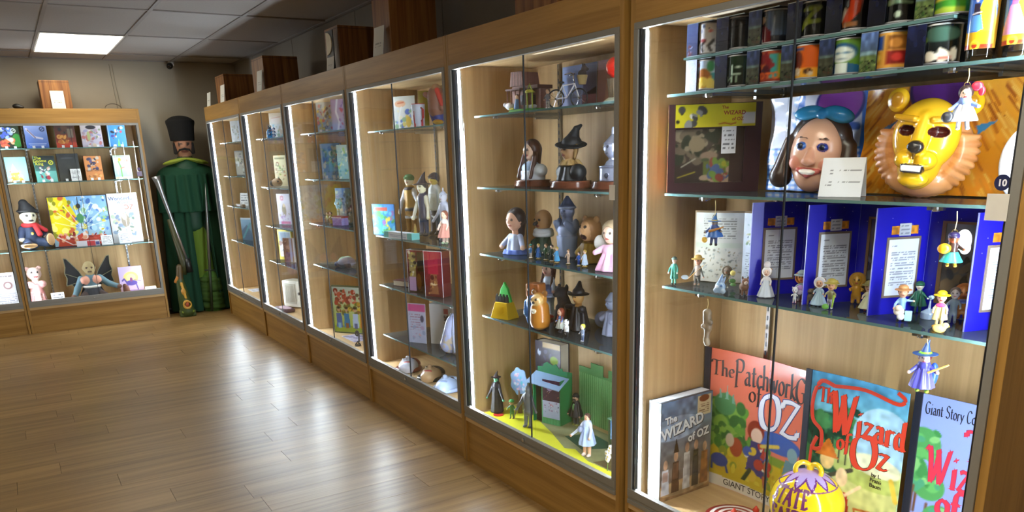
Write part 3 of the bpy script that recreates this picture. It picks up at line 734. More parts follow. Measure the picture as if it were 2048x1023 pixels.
# ------------------------------------------------------------------ nearest cabinet, top shelf: boxed mugs in two tiers and two printed tumblers
LAND = [('bg', '2c3a5e', '1d1b26'), ('r', 0, 0, 1, .5, '3a3b2c'), ('r', 0, .5, 1, .58, '4d5c58'), ('s', 3, 40, 0, 0, 1, .28, .05, ['1d2a16', '6b3323', '3d4a22', '12160e']), ('n', .3, 6, 2)]
LANDB = [('bg', '5e78b4', '28301e'), ('r', 0, 0, 1, .45, '5a6a3c'), ('r', 0, .42, 1, .52, '7a97a0'), ('s', 4, 40, 0, 0, 1, .3, .05, ['1d2a16', '2d5a23', '7d8a42', '12160e']), ('n', .25, 6, 2)]
DARKP = [('bg', '20264c', '0b0c14'), ('n', .4, 4, 8)]
MUG = {
 'white mug with coloured dots and black curved stripes': ([('bg', '4a5f9c', '2b3158'), ('s', 1, 12, 0, .0, .6, .3, .12, ['2a2f4c', '5a2a3a', '7f8bb4'])],
   [('bg', 'eef0f8', 'e8eaf4'), ('s', 9, 9, .2, .45, .8, .95, .02, ['b03a3a', '33406a', '5a6a98'])] + [('l', [(.28 + .11 * i, .05), (.25 + .11 * i, .22), (.31 + .11 * i, .4)], .035, '17161c') for i in range(5)] + [('e', .5, .42, .04, .05, 'a5323a')]),
 'black mug with a thin white streak': (DARKP, [('bg', '0d0e14', '08090c'), ('r', .42, .1, .45, .9, '39475c')]),
 'mug printed with a checked cloth and a dark red jacket': (LAND, [('bg', '2a2c38', '1c1e26')] + [('r', .52 + .035 * i, .2, .535 + .035 * i, .98, '6f86a8') for i in range(9)] + [('r', .5, .22 + .06 * i, .85, .245 + .06 * i, '55688a') for i in range(13)] + [('e', .4, .72, .07, .13, 'd9b79c'), ('p', [(.36, .0), (.34, .55), (.46, .58), (.56, .3), (.56, 0)], '5a1218'), ('p', [(.3, 0), (.32, .52), (.4, .55), (.42, 0)], 'd8dcec')]),
 'black mug with an olive green emblem': (DARKP, [('bg', '0c100c', '070907'), ('l', [(.4, .8), (.62, .82), (.45, .4), (.62, .42)], .05, '5f6a1c'), ('l', [(.4, .2), (.5, .45)], .06, '77821f'), ('r', .4, .86, .62, .93, '3c451a')]),
 'black mug with a red and white striped band': (DARKP, [('bg', '0d0a0e', '0b090c'), ('l', [(.58, 1), (.56, .55), (.46, .25)], .12, 'c23a16'), ('l', [(.45, .55), (.4, .3)], .06, 'd8cfc4'), ('r', .42, .05, .6, .2, '8a5a32')]),
 'black mug with a pale green open hand': (DARKP, [('bg', '0b0d0d', '060707')] + [('l', [(.45, .55), (.52 + .05 * i, .78 - .1 * i)], .03, '7f9c7c') for i in range(4)] + [('e', .45, .52, .06, .09, '8cab88'), ('e', .55, .18, .03, .1, 'b8c8b0'), ('e', .4, .85, .1, .12, '4a6a38')]),
 'mug printed with yellow and green hills': (LANDB, [('bg', 'c8d24a', '9ab03a'), ('l', [(.3, .2), (.5, .35), (.8, .3)], .12, '3d8a2a'), ('l', [(.3, .55), (.55, .7), (.8, .62)], .1, '4f9a30'), ('l', [(.3, .38), (.6, .52), (.85, .45)], .09, 'e6dc4a'), ('r', .7, 0, 1, 1, '1d6a4a')]),
 'pale mug with an orange bush and a teal tower': ([('bg', 'b9c4e6', 'c3c8e4'), ('n', .08, 20, 3)], [('bg', 'b9cbe8', 'a8c8d8'), ('r', .2, .1, .8, .55, '2f8f98'), ('e', .52, .5, .1, .22, '9a5a22'), ('e', .62, .8, .05, .2, '2a7a4a'), ('s', 5, 30, .25, .08, .75, .32, .05, ['d8b23c', 'e8cf62', 'c8872c']), ('r', .3, .8, .46, .92, 'c86a72')]),
 'black mug with thin pale green lettering': (DARKP, [('bg', '16301f', '0a0e0c'), ('l', [(.5, .68), (.5, .38), (.6, .38)], .02, 'b8cdb8'), ('l', [(.42, .3), (.42, .12), (.5, .3), (.5, .12)], .018, '9db59d'), ('l', [(.56, .3), (.56, .12)], .018, '9db59d'), ('e', .58, .62, .03, .04, 'c8d8c8')]),
 'mug printed in orange, red and green stripes': (LAND, [('bg', 'a34a2c', '8a3426'), ('r', .55, .1, .65, .9, '2f8a8a'), ('r', .65, .1, .75, .9, '8a9a2c'), ('r', .75, .1, .95, .9, 'c89a32'), ('s', 6, 40, .25, .3, .58, .95, .06, ['b8602e', '7a1f26', 'd88a4a', '4a1a26'])] + [('l', [(.34, .26), (.42, .26)], .018, 'e0642a'), ('l', [(.38, .26), (.38, .12)], .018, 'e0642a'), ('ring', .46, .19, .03, .008, 'e0642a'), ('l', [(.51, .26), (.59, .26)], .018, 'e0642a'), ('l', [(.55, .26), (.55, .12)], .018, 'e0642a'), ('ring', .63, .19, .03, .008, 'e0642a')]),
 'orange and yellow mug with a tall brown shape': (LAND, [('bg', 'd9762a', 'e0a22e'), ('r', .5, .3, 1, 1, 'cc5a1c'), ('e', .45, .55, .07, .3, '6a2a1a'), ('r', .3, .86, .52, .94, '33448a'), ('s', 7, 16, .32, .1, .62, .25, .03, ['e8d9c8', '4a2a18', 'c8b49a'])]),
 'green mug with a pale face outlined in dark blue': (LAND, [('bg', '5f8a32', '4f7a2e'), ('e', .5, .62, .17, .28, '24507a'), ('e', .5, .55, .14, .25, 'd2dcd6'), ('e', .45, .6, .03, .025, '3a5f86'), ('e', .56, .6, .03, .025, '3a5f86'), ('e', .5, .42, .035, .02, '6a7a8a'), ('p', [(.25, 0), (.3, .22), (.45, .3), (.55, .3), (.72, .2), (.75, 0)], '24597e'), ('p', [(.42, 0), (.42, .28), (.58, .28), (.58, 0)], 'd2dcd6')]),
 'gold mug with four framed colour panels': (LANDB, [('bg', 'd8a04a', 'cf9440'), ('r', .3, .52, .48, .92, '24489a'), ('r', .52, .52, .72, .92, '7a4a1c'), ('r', .3, .1, .48, .48, 'b8862c'), ('r', .52, .1, .72, .48, '7a1a18'), ('e', .6, .7, .06, .14, 'c8863c'), ('e', .39, .3, .06, .12, 'd8bc4a'), ('e', .62, .3, .05, .12, 'c83a34')]),
 'black mug with a grey green shade and a red and white badge': (DARKP, [('bg', '1d2a26', '0a090c'), ('e', .55, .75, .2, .2, '3f5f52'), ('e', .38, .62, .05, .1, '6f8a3c'), ('s', 8, 12, .45, .1, .72, .2, .05, ['e8e0d0', 'd8ccb8']), ('r', .55, .07, .66, .14, 'c86a5a')]),
}
def mug_box(label, y, z, ops, x=1.845, rz=ROW, w=.104, h=.093, place=''):
    box_ops, mug_ops = ops
    t = thing('boxed_mug', label, 'mug', (x, y, z), rz, 'boxed mugs on the top shelf of the nearest cabinet')
    d = .09
    b = MB().box(-w / 2, w / 2, 0, d, 0, .0015).box(-w / 2, w / 2, 0, d, h - .0015, h).box(-w / 2, -w / 2 + .0015, 0, d, .0015, h - .0015).box(-w / 2, w / 2, d - .0015, d, .0015, h - .0015).box(-w / 2, -w * .06, .0, .0015, .0015, h - .0015)
    obj('carton', b, mat('20242e', .4), t)
    obj('edge_line', MB().box(-w / 2, w / 2, -.0008, 0, 0, .002).box(-w / 2, w / 2, -.0008, 0, h - .002, h), mat('8f9aa0', .4), t)
    sheet('carton_print', w * .44, h - .004, box_ops, t, paint(.25, coat=.3), (-w / 2 + w * .22, -.0008, .002), .003)
    m = obj('mug', MB().lathe([(0, 0), (.036, 0), (.0385, .003), (.0385, .086), (.0365, .086), (.035, .006), (0, .006)], 28, (w * .12, .0405, .003)), mat('d8d8dc', .2), t, True)
    wrap('mug_print', .0389, .078, mug_ops, m, paint(.18, coat=.6), (w * .12, .0405, .007), 48, 36)
labs = list(MUG)
for tier, z in ((0, 1.6605), (1, 1.7625)):
    for i in range(7):
        k = labs[(7 if tier == 0 else 0) + i]
        mug_box('boxed ' + k + (', upper tier' if tier else ', lower tier'), 1.855 - .1205 * i - (.012 if tier and i > 2 else 0), z, MUG[k])
    if tier == 0:
        t = tag(obj('glass_riser', MB().box(1.84, 2.0, 1.075, 1.915, 1.755, 1.7615), m_edge), 'narrow glass strip lying between the two tiers of boxed mugs', 'shelf')
def tumbler(label, y, ops, x=1.875):
    t = thing('glass_tumbler', label, 'glass', (x, y, 1.6605), ROW, None)
    obj('glass', MB().lathe([(0, 0), (.03, 0), (.031, .004), (.0345, .15), (.033, .15), (.0295, .012), (0, .012)], 32), m_clear, t, True)
    wrap('print', .0345, .118, ops, t, paint(.25, coat=.4), (0, 0, .024), 60, 60, -1.25, 1.25, .0353)
GL = [('bg', 'b8862c', 'c89a34'), ('e', .5, .6, .44, .42, '3f6fd0'), ('e', .72, .5, .2, .4, 'd8c82c'), ('p', [(.1, .06), (.14, .3), (.88, .3), (.9, .06)], 'dca91e'), ('r', .08, .0, .92, .08, 'a8321c'), ('ring', .5, .06, .1, .03, 'e8cf3a'), ('r', .1, .92, .9, 1, '9c4a26')]
tumbler('tall glass tumbler with a blue skirted dancer on a yellow road, beside the mugs', 1.023, GL + [('p', [(.28, .3), (.38, .58), (.58, .58), (.66, .32)], '5f9ae6'), ('p', [(.38, .58), (.4, .78), (.54, .78), (.56, .58)], '2c2438'), ('e', .47, .84, .05, .05, 'e6d2c4'), ('l', [(.36, .6), (.58, .62)], .03, 'e8e4ee')])
tumbler('tall glass tumbler with a pink gown, last on the top shelf', .945, GL + [('p', [(.14, .18), (.36, .66), (.56, .66), (.8, .18)], 'd88fb8'), ('p', [(.38, .66), (.4, .8), (.54, .8), (.54, .66)], 'b8628e'), ('e', .46, .86, .05, .05, 'e6d2c4')])

# ------------------------------------------------------------------ nearest cabinet, second shelf
Z2 = 1.3555
t = thing('costume_box', 'boxed costume with a clear window and a yellow top strip, left end of the shelf', 'box', (1.965, 1.893, Z2), ROW + .85)
W_, H_, T_ = .29, .275, .06
obj('carton', MB().box(-W_ / 2, W_ / 2, .02, T_, 0, H_).box(-W_ / 2, W_ / 2, .0, .02, 0, .03).box(-W_ / 2, W_ / 2, .0, .02, H_ - .075, H_).box(-W_ / 2, -W_ / 2 + .022, 0, .02, .03, H_ - .075).box(W_ / 2 - .05, W_ / 2, 0, .02, .03, H_ - .075), mat('35161f', .35), t)
sheet('top_strip', W_ * .86, .07, [('bg', 'd8d022', 'd0c41c'), ('s', 2, 14, .02, .05, .42, .9, .05, ['17181c', 'e8e8e8', '3a3c40', '8a8c90']), ('r', .84, .1, 1, .6, 'd8dae2'), ('l', [(.55, .12), (.62, .16), (.7, .1), (.76, .15)], .012, '9a2a1c')], t, paint(.3), (.0, -.001, H_ - .072), .003)
for i, s in enumerate(('The', 'WIZARD', 'of OZ')): text('lettering', s, (.013, .017, .014)[i], ((.03, .06, .07)[i], -.0018, H_ - .018 - .018 * i), 'a02a1c', t, bold=.02)
sheet('side_print', T_, H_, [('bg', '4a1d22', 'c8704a'), ('s', 4, 60, 0, 0, 1, 1, .12, ['c89a5a', '7a2a22', 'e0b48a', '2a1418']), ('l', [(.45, .5), (.5, .78)], .25, 'd8c82c')], t, paint(.35), (-W_ / 2 - .001, T_ / 2, 0), .004, rzl=-PI / 2)
sheet('window_contents', W_ - .072, H_ - .107, [('bg', '6a5a52', '2c1a1c'), ('s', 11, 60, 0, .45, .6, 1, .09, ['b8a890', '3a3428', '8a7a6a', '2a3a2a']), ('e', .32, .72, .12, .14, 'b8a488'), ('e', .5, .5, .13, .08, 'b89a88'), ('e', .45, .42, .06, .04, '5a6a4a'), ('r', .42, .03, .84, .4, '7a8a3c'), ('s', 12, 40, .42, .03, .84, .4, .06, ['b8504a', '5a7ac0', 'c8c83c', 'd8b8a0', '8ab04a']), ('l', [(.1, .3), (.3, .45)], .02, 'd8d0c0'), ('l', [(.05, .1), (.3, .2)], .02, 'c8b832'), ('r', .8, .0, 1, 1, '3a1a22')], t, paint(.4), (-.014, .0195, .03), .003)
obj('window', MB().box(-W_ / 2 + .02, W_ / 2 - .048, .001, .0018, .028, H_ - .073), m_clear, t)
sheet('price_label', .045, .085, [('bg', 'e6e8f2', 'e2e4ee'), ('t', .1, .1, .9, .9, 5, '4a4c58')], t, paint(.5), (.045, -.0006, .12), .003)

def rumple(a, s):
    return lambda U, V: a * (vnoise(U, V, 6, s) - .5) + a * .6 * np.sin(9 * U + 2 * V) * .5
def smock(label, y, w, h, ops, x=2.15, seed=1):
    t = thing('costume_smock', label, 'costume', (x, y, Z2), ROW)
    o = sheet('front_print', w, h, ops, t, paint(.28, coat=.35), (0, 0, .003), .0035, rumple(.014, seed)); m = o.modifiers.new('cloth', 'SOLIDIFY'); m.thickness = .003; m.offset = -1
    return t
chk = [('bg', 'dfe3f4', 'd5daf0')]
G_ = []
for i in range(15): G_.append(('r', i / 14 - .012, 0, i / 14 + .018, .46, '3f83d8'))
for i in range(9): G_.append(('r', 0, i / 18 - .008, 1, i / 18 + .016, '3f83d8'))
for i in range(15):
    for j in range(9): G_.append(('r', i / 14 - .012, j / 18 - .008, i / 14 + .018, j / 18 + .016, '1b4fb4'))
STR = [('l', [(.3, .98), (.22, .46)], .055, '2f6fd0'), ('l', [(.8, .98), (.8, .46)], .055, '2f6fd0')]
smock('blue gingham pinafore costume with a purple neckline, propped behind the woman mask', 1.575, .42, .278, chk + G_ + [('r', 0, .28, 1, .30, 'e8ecfa'), ('r', 0, .12, 1, .13, 'b8c8ee')] + STR + [('e', .60, .9, .19, .22, '2a2a80'), ('e', .60, .92, .17, .21, '8f3fa6'), ('l', [(.5, .64), (.62, .69), (.74, .66)], .05, '3558a8')] + [('s', 5, 40, .22, .46, .3, .98, .012, ['d8e4fa', '9fc0ee'])], x=2.095, seed=3)
fur = [('bg', 'eca834', 'e8901f')]
rs = random.Random(4)
for i in range(240):
    a, b = rs.random(), rs.random(); d = (a - .5) * .18
    fur.append(('l', [(a, b), (a + d * .5, b - .06), (a + d, b - .12)], .008 + .012 * rs.random(), rs.choice(['c06a18', 'f0b44a', 'd88a22', 'a85a18', 'e8a23a', 'f4c462'])))
smock('orange lion fur costume with a purple neckline, propped behind the lion mask', 1.215, .43, .275, fur + [('e', .5, .95, .19, .24, '2a1a58'), ('e', .5, .97, .17, .23, '5f2a86'), ('p', [(.16, .6), (.36, .74), (.5, .76), (.5, .8), (.34, .78), (.14, .63)], '3a78b8'), ('p', [(.72, .62), (.84, .66), (.74, .54)], '3a86b0'), ('l', [(.66, .42), (.74, .46)], .03, '9fb8e8')], x=2.066, seed=5)

t = thing('woman_mask', 'moulded mask of a smiling brown haired woman with a blue bow', 'mask', (1.995, 1.535, Z2), ROW + .32, None); t.rotation_euler[1] = .1
sk = 'dfae93'
moulded('face', [('e', (0, .0, .105), (.074, .055, .1), sk), ('e', (0, -.008, .05), (.052, .045, .052), sk), ('c', (0, -.05, .115), (0, -.066, .088), .009, .015, 'd89f84'), ('e', (-.012, -.062, .084), (.008, .008, .007), 'd89f84'), ('e', (.012, -.062, .084), (.008, .008, .007), 'd89f84'),
   ('e', (-.04, -.032, .078), (.024, .02, .022), 'e29a86'), ('e', (.04, -.032, .078), (.024, .02, .022), 'e29a86'),
   ('c', (-.03, -.050, .059), (0, -.056, .048), .005, .007, 'c4605a'), ('c', (.03, -.050, .059), (0, -.056, .048), .005, .007, 'c4605a'), ('c', (-.026, -.053, .061), (.026, -.053, .061), .0035, .0035, 'c4605a'), ('e', (0, -.060, .056), (.021, .0075, .0058), 'f6f1ea'),
   ('e', (-.031, -.050, .125), (.0145, .008, .0095), '2b5fb0'), ('e', (.031, -.050, .125), (.0145, .008, .0095), '20399a'), ('e', (-.031, -.0565, .125), (.007, .004, .007), '10182e'), ('e', (.031, -.0565, .125), (.007, .004, .007), '10182e'),
   ('c', (-.05, -.044, .143), (-.036, -.050, .149), .0012, .0016, '6a4a3a'), ('c', (-.036, -.050, .149), (-.017, -.053, .148), .0016, .0016, '4a2f22'), ('c', (.05, -.044, .143), (.036, -.050, .149), .0012, .0016, '6a4a3a'), ('c', (.036, -.050, .149), (.017, -.053, .148), .0016, .0016, '4a2f22'), ('-b', (0, .09, .1), (.2, .06, .2), .0, None)], t, paint(.3, coat=.3), n=84, k=.006)
moulded('hair', [('e', (0, .02, .145), (.086, .05, .075), '3b2a22'), ('c', (-.082, .01, .13), (-.095, .0, .045), .022, .028, '3b2a22'), ('c', (.082, .01, .13), (.092, .0, .045), .022, .03, '3b2a22'), ('e', (-.095, .0, .03), (.032, .03, .03), '34241d'), ('e', (.092, .0, .03), (.036, .03, .03), '34241d'), ('-e', (0, -.06, .1), (.072, .09, .088), None), ('-e', (0, -.05, .09), (.06, .08, .09), None)], t, paint(.35, coat=.3), n=64, k=.012)
moulded('bow', [('e', (-.04, -.005, .214), (.042, .016, .020), '2f9ad8', (0, -.2, 0)), ('e', (.045, -.005, .214), (.045, .016, .022), '2f9ad8', (0, .2, 0)), ('e', (0, -.01, .212), (.014, .014, .016), '2384c4')], t, paint(.25, coat=.4), n=40, k=.008)

t = thing('lion_mask', 'moulded yellow lion mask with a tan mane and bared teeth', 'mask', (1.98, 1.205, Z2), ROW + .30, None); t.rotation_euler[1] = .1
yl, tan = 'e8b41e', 'c98a52'
mane = [('e', (0, .025, .112), (.106, .042, .104), tan), ('e', (0, .015, .036), (.08, .045, .042), tan)]
for i in range(26):
    a = -PI * .10 + PI * 1.2 * i / 25 + PI; mane.append(('c', (.085 * math.cos(a), .0, .115 + .09 * math.sin(a)), (.118 * math.cos(a), .012, .112 + .114 * math.sin(a)), .013, .007, tan if i % 2 else 'b9783f'))
moulded('mane', mane + [('-b', (0, .1, .1), (.2, .05, .3), 0, None)], t, paint(.4, coat=.2), n=72, k=.005)
moulded('face', [('e', (0, -.012, .145), (.078, .045, .088), yl), ('e', (0, -.02, .075), (.05, .045, .062), yl), ('c', (0, -.04, .185), (0, -.072, .115), .018, .02, yl), ('e', (-.024, -.062, .086), (.026, .024, .022), yl), ('e', (.024, -.062, .086), (.026, .024, .022), yl), ('e', (0, -.052, .04), (.036, .02, .02), yl),
   ('e', (0, -.089, .118), (.02, .012, .014), '2a2522'), ('c', (0, -.092, .11), (0, -.086, .09), .003, .003, '6a4a16'), ('b', (0, -.075, .066), (.026, .012, .0095), .004, '2e2622'), ('b', (0, -.083, .067), (.021, .008, .0055), .002, 'f2eee4'),
   ('c', (-.07, -.04, .185), (-.022, -.06, .182), .007, .008, 'd09a1a'), ('c', (.022, -.06, .182), (.07, -.04, .185), .008, .007, 'd09a1a'),
   ('e', (-.085, .0, .225), (.026, .014, .03), yl), ('e', (.085, .0, .225), (.026, .014, .03), yl), ('e', (-.085, -.012, .225), (.014, .006, .017), 'c88a1c'), ('e', (.085, -.012, .225), (.014, .006, .017), 'c88a1c'),
   ('-e', (-.04, -.06, .155), (.022, .03, .0125), '4a1a12', ), ('-e', (.04, -.06, .155), (.024, .03, .0125), '4a1a12'), ('-b', (0, .085, .1), (.2, .06, .3), 0, None)], t, paint(.25, coat=.5), n=92, k=.007)
card('white text card leaning in front of the woman mask', (1.935, 1.395, Z2), .115, .105, ROW + .28, .2, 0, lines=[(.2, .66, .95, .7), (.2, .36, .95, .40), (.05, .1, .8, .14), (.2, .58, .38, .62), (.14, .28, .3, .32)])
t = thing('plain_mask', 'pale white moulded mask with pink lips at the right end of the shelf', 'mask', (1.945, .925, Z2), ROW + .7)
moulded('face', [('e', (0, 0, .085), (.058, .045, .085), 'dfe4ec'), ('c', (0, -.04, .1), (0, -.064, .072), .009, .013, 'dfe4ec'), ('e', (0, -.045, .045), (.022, .01, .008), 'd89aa4'), ('e', (-.025, -.038, .1), (.012, .008, .008), '4a5468'), ('e', (.025, -.038, .1), (.012, .008, .008), '4a5468'), ('-b', (0, .075, .1), (.2, .06, .3), 0, None)], t, paint(.3, coat=.3), n=48, k=.006)
t = thing('number_sticker', 'round navy sticker with the white number 10 on the glass', 'sticker', (1.7622, .8835, 1.408), ROW)
o = obj('disc', MB().lathe([(0, -.0004), (.0165, -.0004), (.0165, .0004), (0, .0004)], 32).rot(Matrix.Rotation(PI / 2, 4, 'X')), mat('20264e', .4), t)
text('numeral', '10', .019, (0, -.0008, -.0068), 'e8eaf2', t, bold=.03)
tag(obj('label_plate', MB().box(1.7475, 1.7485, .858, .903, 1.331, 1.386), mat('cfccc6', .6)), 'blank pale grey square label below the number sticker', 'label')

for o in [q for q in bpy.data.objects if q.name in ('woman_mask', 'lion_mask', 'plain_mask')]: settle(o)

# ------------------------------------------------------------------ nearest cabinet, third shelf
Z3 = 1.0505
t = thing('open_book', 'old open picture book with yellowed pages, left end of the third shelf', 'book', (2.06, 1.835, Z3), ROW + .45)
pageL = [('bg', 'cfd0c8', 'b9b3a2'), ('t', .18, .62, .86, .93, 9, '6f6f66'), ('s', 6, 130, .04, .06, .98, .52, .022, ['7d8078', '9aa09a', '6a6c60', 'b0b2a8', '8a7d60']), ('r', .02, .5, .98, .57, 'bcc2ae'), ('n', .06, 8, 2)]
pageR = [('bg', 'dbe4ec', 'ccd6e2'), ('t', .1, .08, .8, .45, 12, '7a8290'), ('s', 9, 50, .12, .55, .9, .86, .05, ['9fb28a', 'b0c4ca', '8494a8', '7f9a78', 'c8c8b0']), ('e', .42, .72, .08, .1, '8a9ab0'), ('l', [(.72, .56), (.8, .62), (.86, .55)], .02, '5a626e'), ('n', .05, 8, 3)]
sheet('left_page', .165, .232, pageL, t, paint(.7), (-.082, 0, .002), .0022, lambda U, V: .012 * np.sin(U * PI) * -1, 120)
sheet('right_page', .13, .232, pageR, t, paint(.7), (.065, 0, .002), .0022, lambda U, V: .012 * np.sin(U * PI) * -1 - .03 * U, 120)
obj('cover', MB().box(-.17, .0, .004, .007, 0, .24), mat('b39a78', .7), t); c = obj('cover', MB().box(0, .136, 0, .003, 0, .24), mat('b39a78', .7), t); c.location = (0, .004, 0); c.rotation_euler = (0, 0, -.22)
# folding display: zigzag of blue boards with letters and small framed windows
t = thing('folding_display', 'deep blue zigzag folding display with framed letters and picture windows', 'display', (0, 0, Z3))
FD = [(1.905, 1.664), (2.055, 1.59), (1.905, 1.462), (2.055, 1.405), (1.905, 1.252), (2.055, 1.198), (1.905, .994), (2.055, .944), (2.055, .862)]
FP = [(0, 1), (1, 3), (2, 3), (3, 5), (4, 5), (5, 7), (6, 7), (7, 8)]
blue = mat('1a17b0', .32, noise=.05, spec=.5)
for i in range(8):
    (xa, ya), (xb, yb) = FD[FP[i][0]], FD[FP[i][1]]; L_ = math.hypot(xb - xa, yb - ya); an = math.atan2(yb - ya, xb - xa); hgt = .282
    p = obj('panel', MB().box(0, L_, 0, .003, 0, hgt), blue, t); p.location = (xa - (.002 if i % 2 == 0 else 0), ya, 0); p.rotation_euler = (0, 0, an)
    obj('edge', MB().box(-.001, .0, -.0006, .0036, 0, hgt), mat('8f92d8', .4), p)
    if i % 2 == 0:
        obj('letter_frame', MB().box(L_ * .22, L_ * .86, -.002, 0, .045, .205), mat('8a7a6e', .35, metal=.3), p)
        sheet('letter', L_ * .56, .148, [('bg', 'dde6f4', 'd2dcf0'), ('t', .1, .16, .92, .8, 13, '5a5f78'), ('t', .1, .86, .4, .92, 1, '5a5f78')], p, paint(.5), (L_ * .54, -.0026, .051), .0028)
        sheet('ribbon', L_ * .5, .022, [('bg', 'd08a2a', 'c87f24'), ('n', .3, 10, 3)], p, paint(.4), (L_ * .54, -.0012, .212), .003)
        sheet('crest', L_ * .22, .032, [('bg', 'c3c8d0', 'b4b8c4'), ('t', .1, .1, .9, .9, 3, '5a5f78')], p, paint(.4), (L_ * .54, -.0022, .208), .003)
    else:
        obj('window_frame', MB().box(L_ * .14, L_ * .18, -.003, 0, .03, .245).box(L_ * .84, L_ * .88, -.003, 0, .03, .245).box(L_ * .18, L_ * .84, -.003, 0, .03, .036).box(L_ * .18, L_ * .84, -.003, 0, .239, .245), mat('8a6a4a', .35, metal=.4), p)
        sheet('picture', L_ * .66, .203, [('bg', '77797e', '3a3432') if i > 3 else ('bg', '4a4038', '221c18'), ('s', 20 + i, 14, 0, 0, 1, .5, .14, ['3a3c42', '5a5c60', '2a2622', '6a5a48']), ('n', .3, 4, i)], p, paint(.12, coat=.8), (L_ * .51, -.0006, .036), .003)
    sr = random.Random(i); q = MB()
    for j in range(14): a, b = sr.uniform(.02, L_ - .02), sr.uniform(.02, hgt - .01); q.box(a, a + .0016, -.0004, 0, b, b + .0016)
    obj('stars', q, mat('c8ccf4', .4), p)

# figurines along the third shelf of the nearest cabinet
gf = 'small painted figurines along the third shelf'
def fg(label, x, y, H, rz=.45, **k): return figure('figurine', label, 'figurine', (x, y, Z3), H, ROW + rz, group=gf, **k)
fg('thin green suited man figurine with a bowler hat, first on the shelf', 1.875, 1.965, .092, hr=.2, skin='e8c8b4', top='2f8a78', legs='63b49a', shoe='1c2a28', hat=('bowler', '1d2a26', '8fc4ac'), coat=('5fae96', .22, .15), wide=.9)
fg('straw haired figurine in a grey coat carrying a long pole', 1.925, 1.905, .097, hr=.3, skin='e0a184', hair=('b98a3c', 'short'), top='d8c8b8', legs='5c5a56', shoe='c8a48a', hat=('brim', 'c09a4a'), sleeve='6a6a64', arms=((.25, -.1, .3), (-.26, -.12, .28)), extra={'pole': [('c', (-.3, -.16, .22), (.36, -.14, .82), .018, .018, 'd8a44a')], 'axe': [('e', (-.4, -.14, .28), (.14, .04, .08), 'b8c4cc')]})
fg('grey lion cub figurine holding a yellow flower', 1.952, 1.80, .070, hr=.36, skin='7d6a58', top='6d6a5c', legs='75705f', shoe='b8b09c', ears='5a4a3c', mane='5f5240', extra={'flower': [('c', (.0, -.2, .3), (.3, -.22, .7), .02, .02, 'b08a4a'), ('e', (.34, -.22, .76), (.13, .06, .13), 'e2d272')], 'leaves': [('e', (.3, -.1, .38), (.16, .06, .1), '4a7a3a'), ('e', (.34, -.08, .2), (.14, .06, .08), '5f8a42')]})
fg('white gowned figurine with a tall white bonnet', 1.922, 1.612, .088, hr=.27, skin='e6c2aa', hair=('c89a6a', 'curls'), top='d8d4d8', legs='d8d4d8', dress=('ccd4e0', .02, .30), hat=('bonnet', 'd8d2d4', 'efeaec'), extra={'bow': [('e', (.0, .0, 1.12), (.12, .06, .12), 'e6e2ea')]})
fg('tawny lion figurine in a grey flat hat with a purple bunch', 1.945, 1.502, .086, hr=.36, skin='d98a3a', top='8a9c9c', legs='8a8a90', shoe='b8a0a8', ears='b86a24', mane='a8642a', hat=('brim', '8fa0a0', '6f8086'), extra={'bunch': [('e', (.02, -.22, .46), (.16, .09, .12), 'b48ac8'), ('e', (.0, -.26, .36), (.12, .07, .1), 'd8d2e0')]})
fg('little white poodle figurine with pink feet', 1.905, 1.492, .048, hr=.4, skin='c8c6c8', top='c4c4c8', legs='c8c8cc', shoe='d89ab0', ears='a8a6aa', face=True)
fg('girl figurine in a striped blue dress with a white bonnet', 1.925, 1.425, .078, hr=.33, skin='e4b498', hair=('7a4a32', 'curls'), top='a8c0d8', legs='d8dce6', dress=('a8c4dc', .04, .3), hat=('bonnet', 'c8ccdc', 'e2e2ea'))
fg('straw doll figurine with yellow hair hugging the blue dressed girl', 1.905, 1.372, .081, hr=.34, skin='d8a078', hair=('b8a04a', 'curls'), top='75704c', legs='9a96b0', shoe='d8d8e2', hat=('brim', '9a8a3c'), extra={'straw': [('c', (.1, -.16, .1), (.14, -.18, .5), .03, .04, '8aa83c'), ('e', (-.12, -.14, .1), (.12, .08, .1), '5f9a3c')]})
fg('gold seated bear figurine at the back of the shelf', 2.025, 1.375, .085, hr=.4, skin='b08428', top='a87a22', legs='a87a22', shoe='8a621a', ears='8a621a', mane='9a7020', wide=1.5)
fg('long haired girl figurine in a cream pleated dress', 1.955, 1.29, .080, hr=.32, skin='ddb092', hair=('8a6a42', 'long'), top='c8c4a8', legs='d8c8b8', shoe='7a2a2a', dress=('c4c8ae', .1, .3), hat=('brim', '8a8450'))
fg('boy figurine in blue hugging a white puppy', 1.892, 1.152, .092, hr=.3, skin='e6b090', hair=('8a5a36', 'short'), top='7fa4d0', legs='30343c', shoe='1d1e24', sleeve='8fb4dc', hat=('brim', 'c08a5a', 'a8703f'), arms=((.3, -.06, .62), (-.18, -.16, .4)), extra={'puppy': [('e', (-.04, -.2, .34), (.14, .1, .12), 'ded6ca'), ('e', (-.05, -.26, .44), (.1, .09, .09), 'd4c4b0'), ('e', (.02, -.2, .2), (.1, .08, .1), 'e4e6ec')], 'parcel': [('b', (.2, -.14, .22), (.09, .06, .14), .02, 'a8dcea')]})
fg('dark green caped guard figurine with a tall green cap', 2.02, 1.185, .088, hr=.27, skin='c8c8b8', top='14503c', legs='0f3a2c', shoe='0a1410', coat=('0f4434', .25, .24), hat=('cap', '164a3a', '2a7a5a'), arms=((.26, -.12, .5), (-.26, -.1, .42)))
t = thing('figurine', 'grey metal oil can figurine with a thin spout', 'figurine', (1.985, 1.133, Z3), ROW, gf)
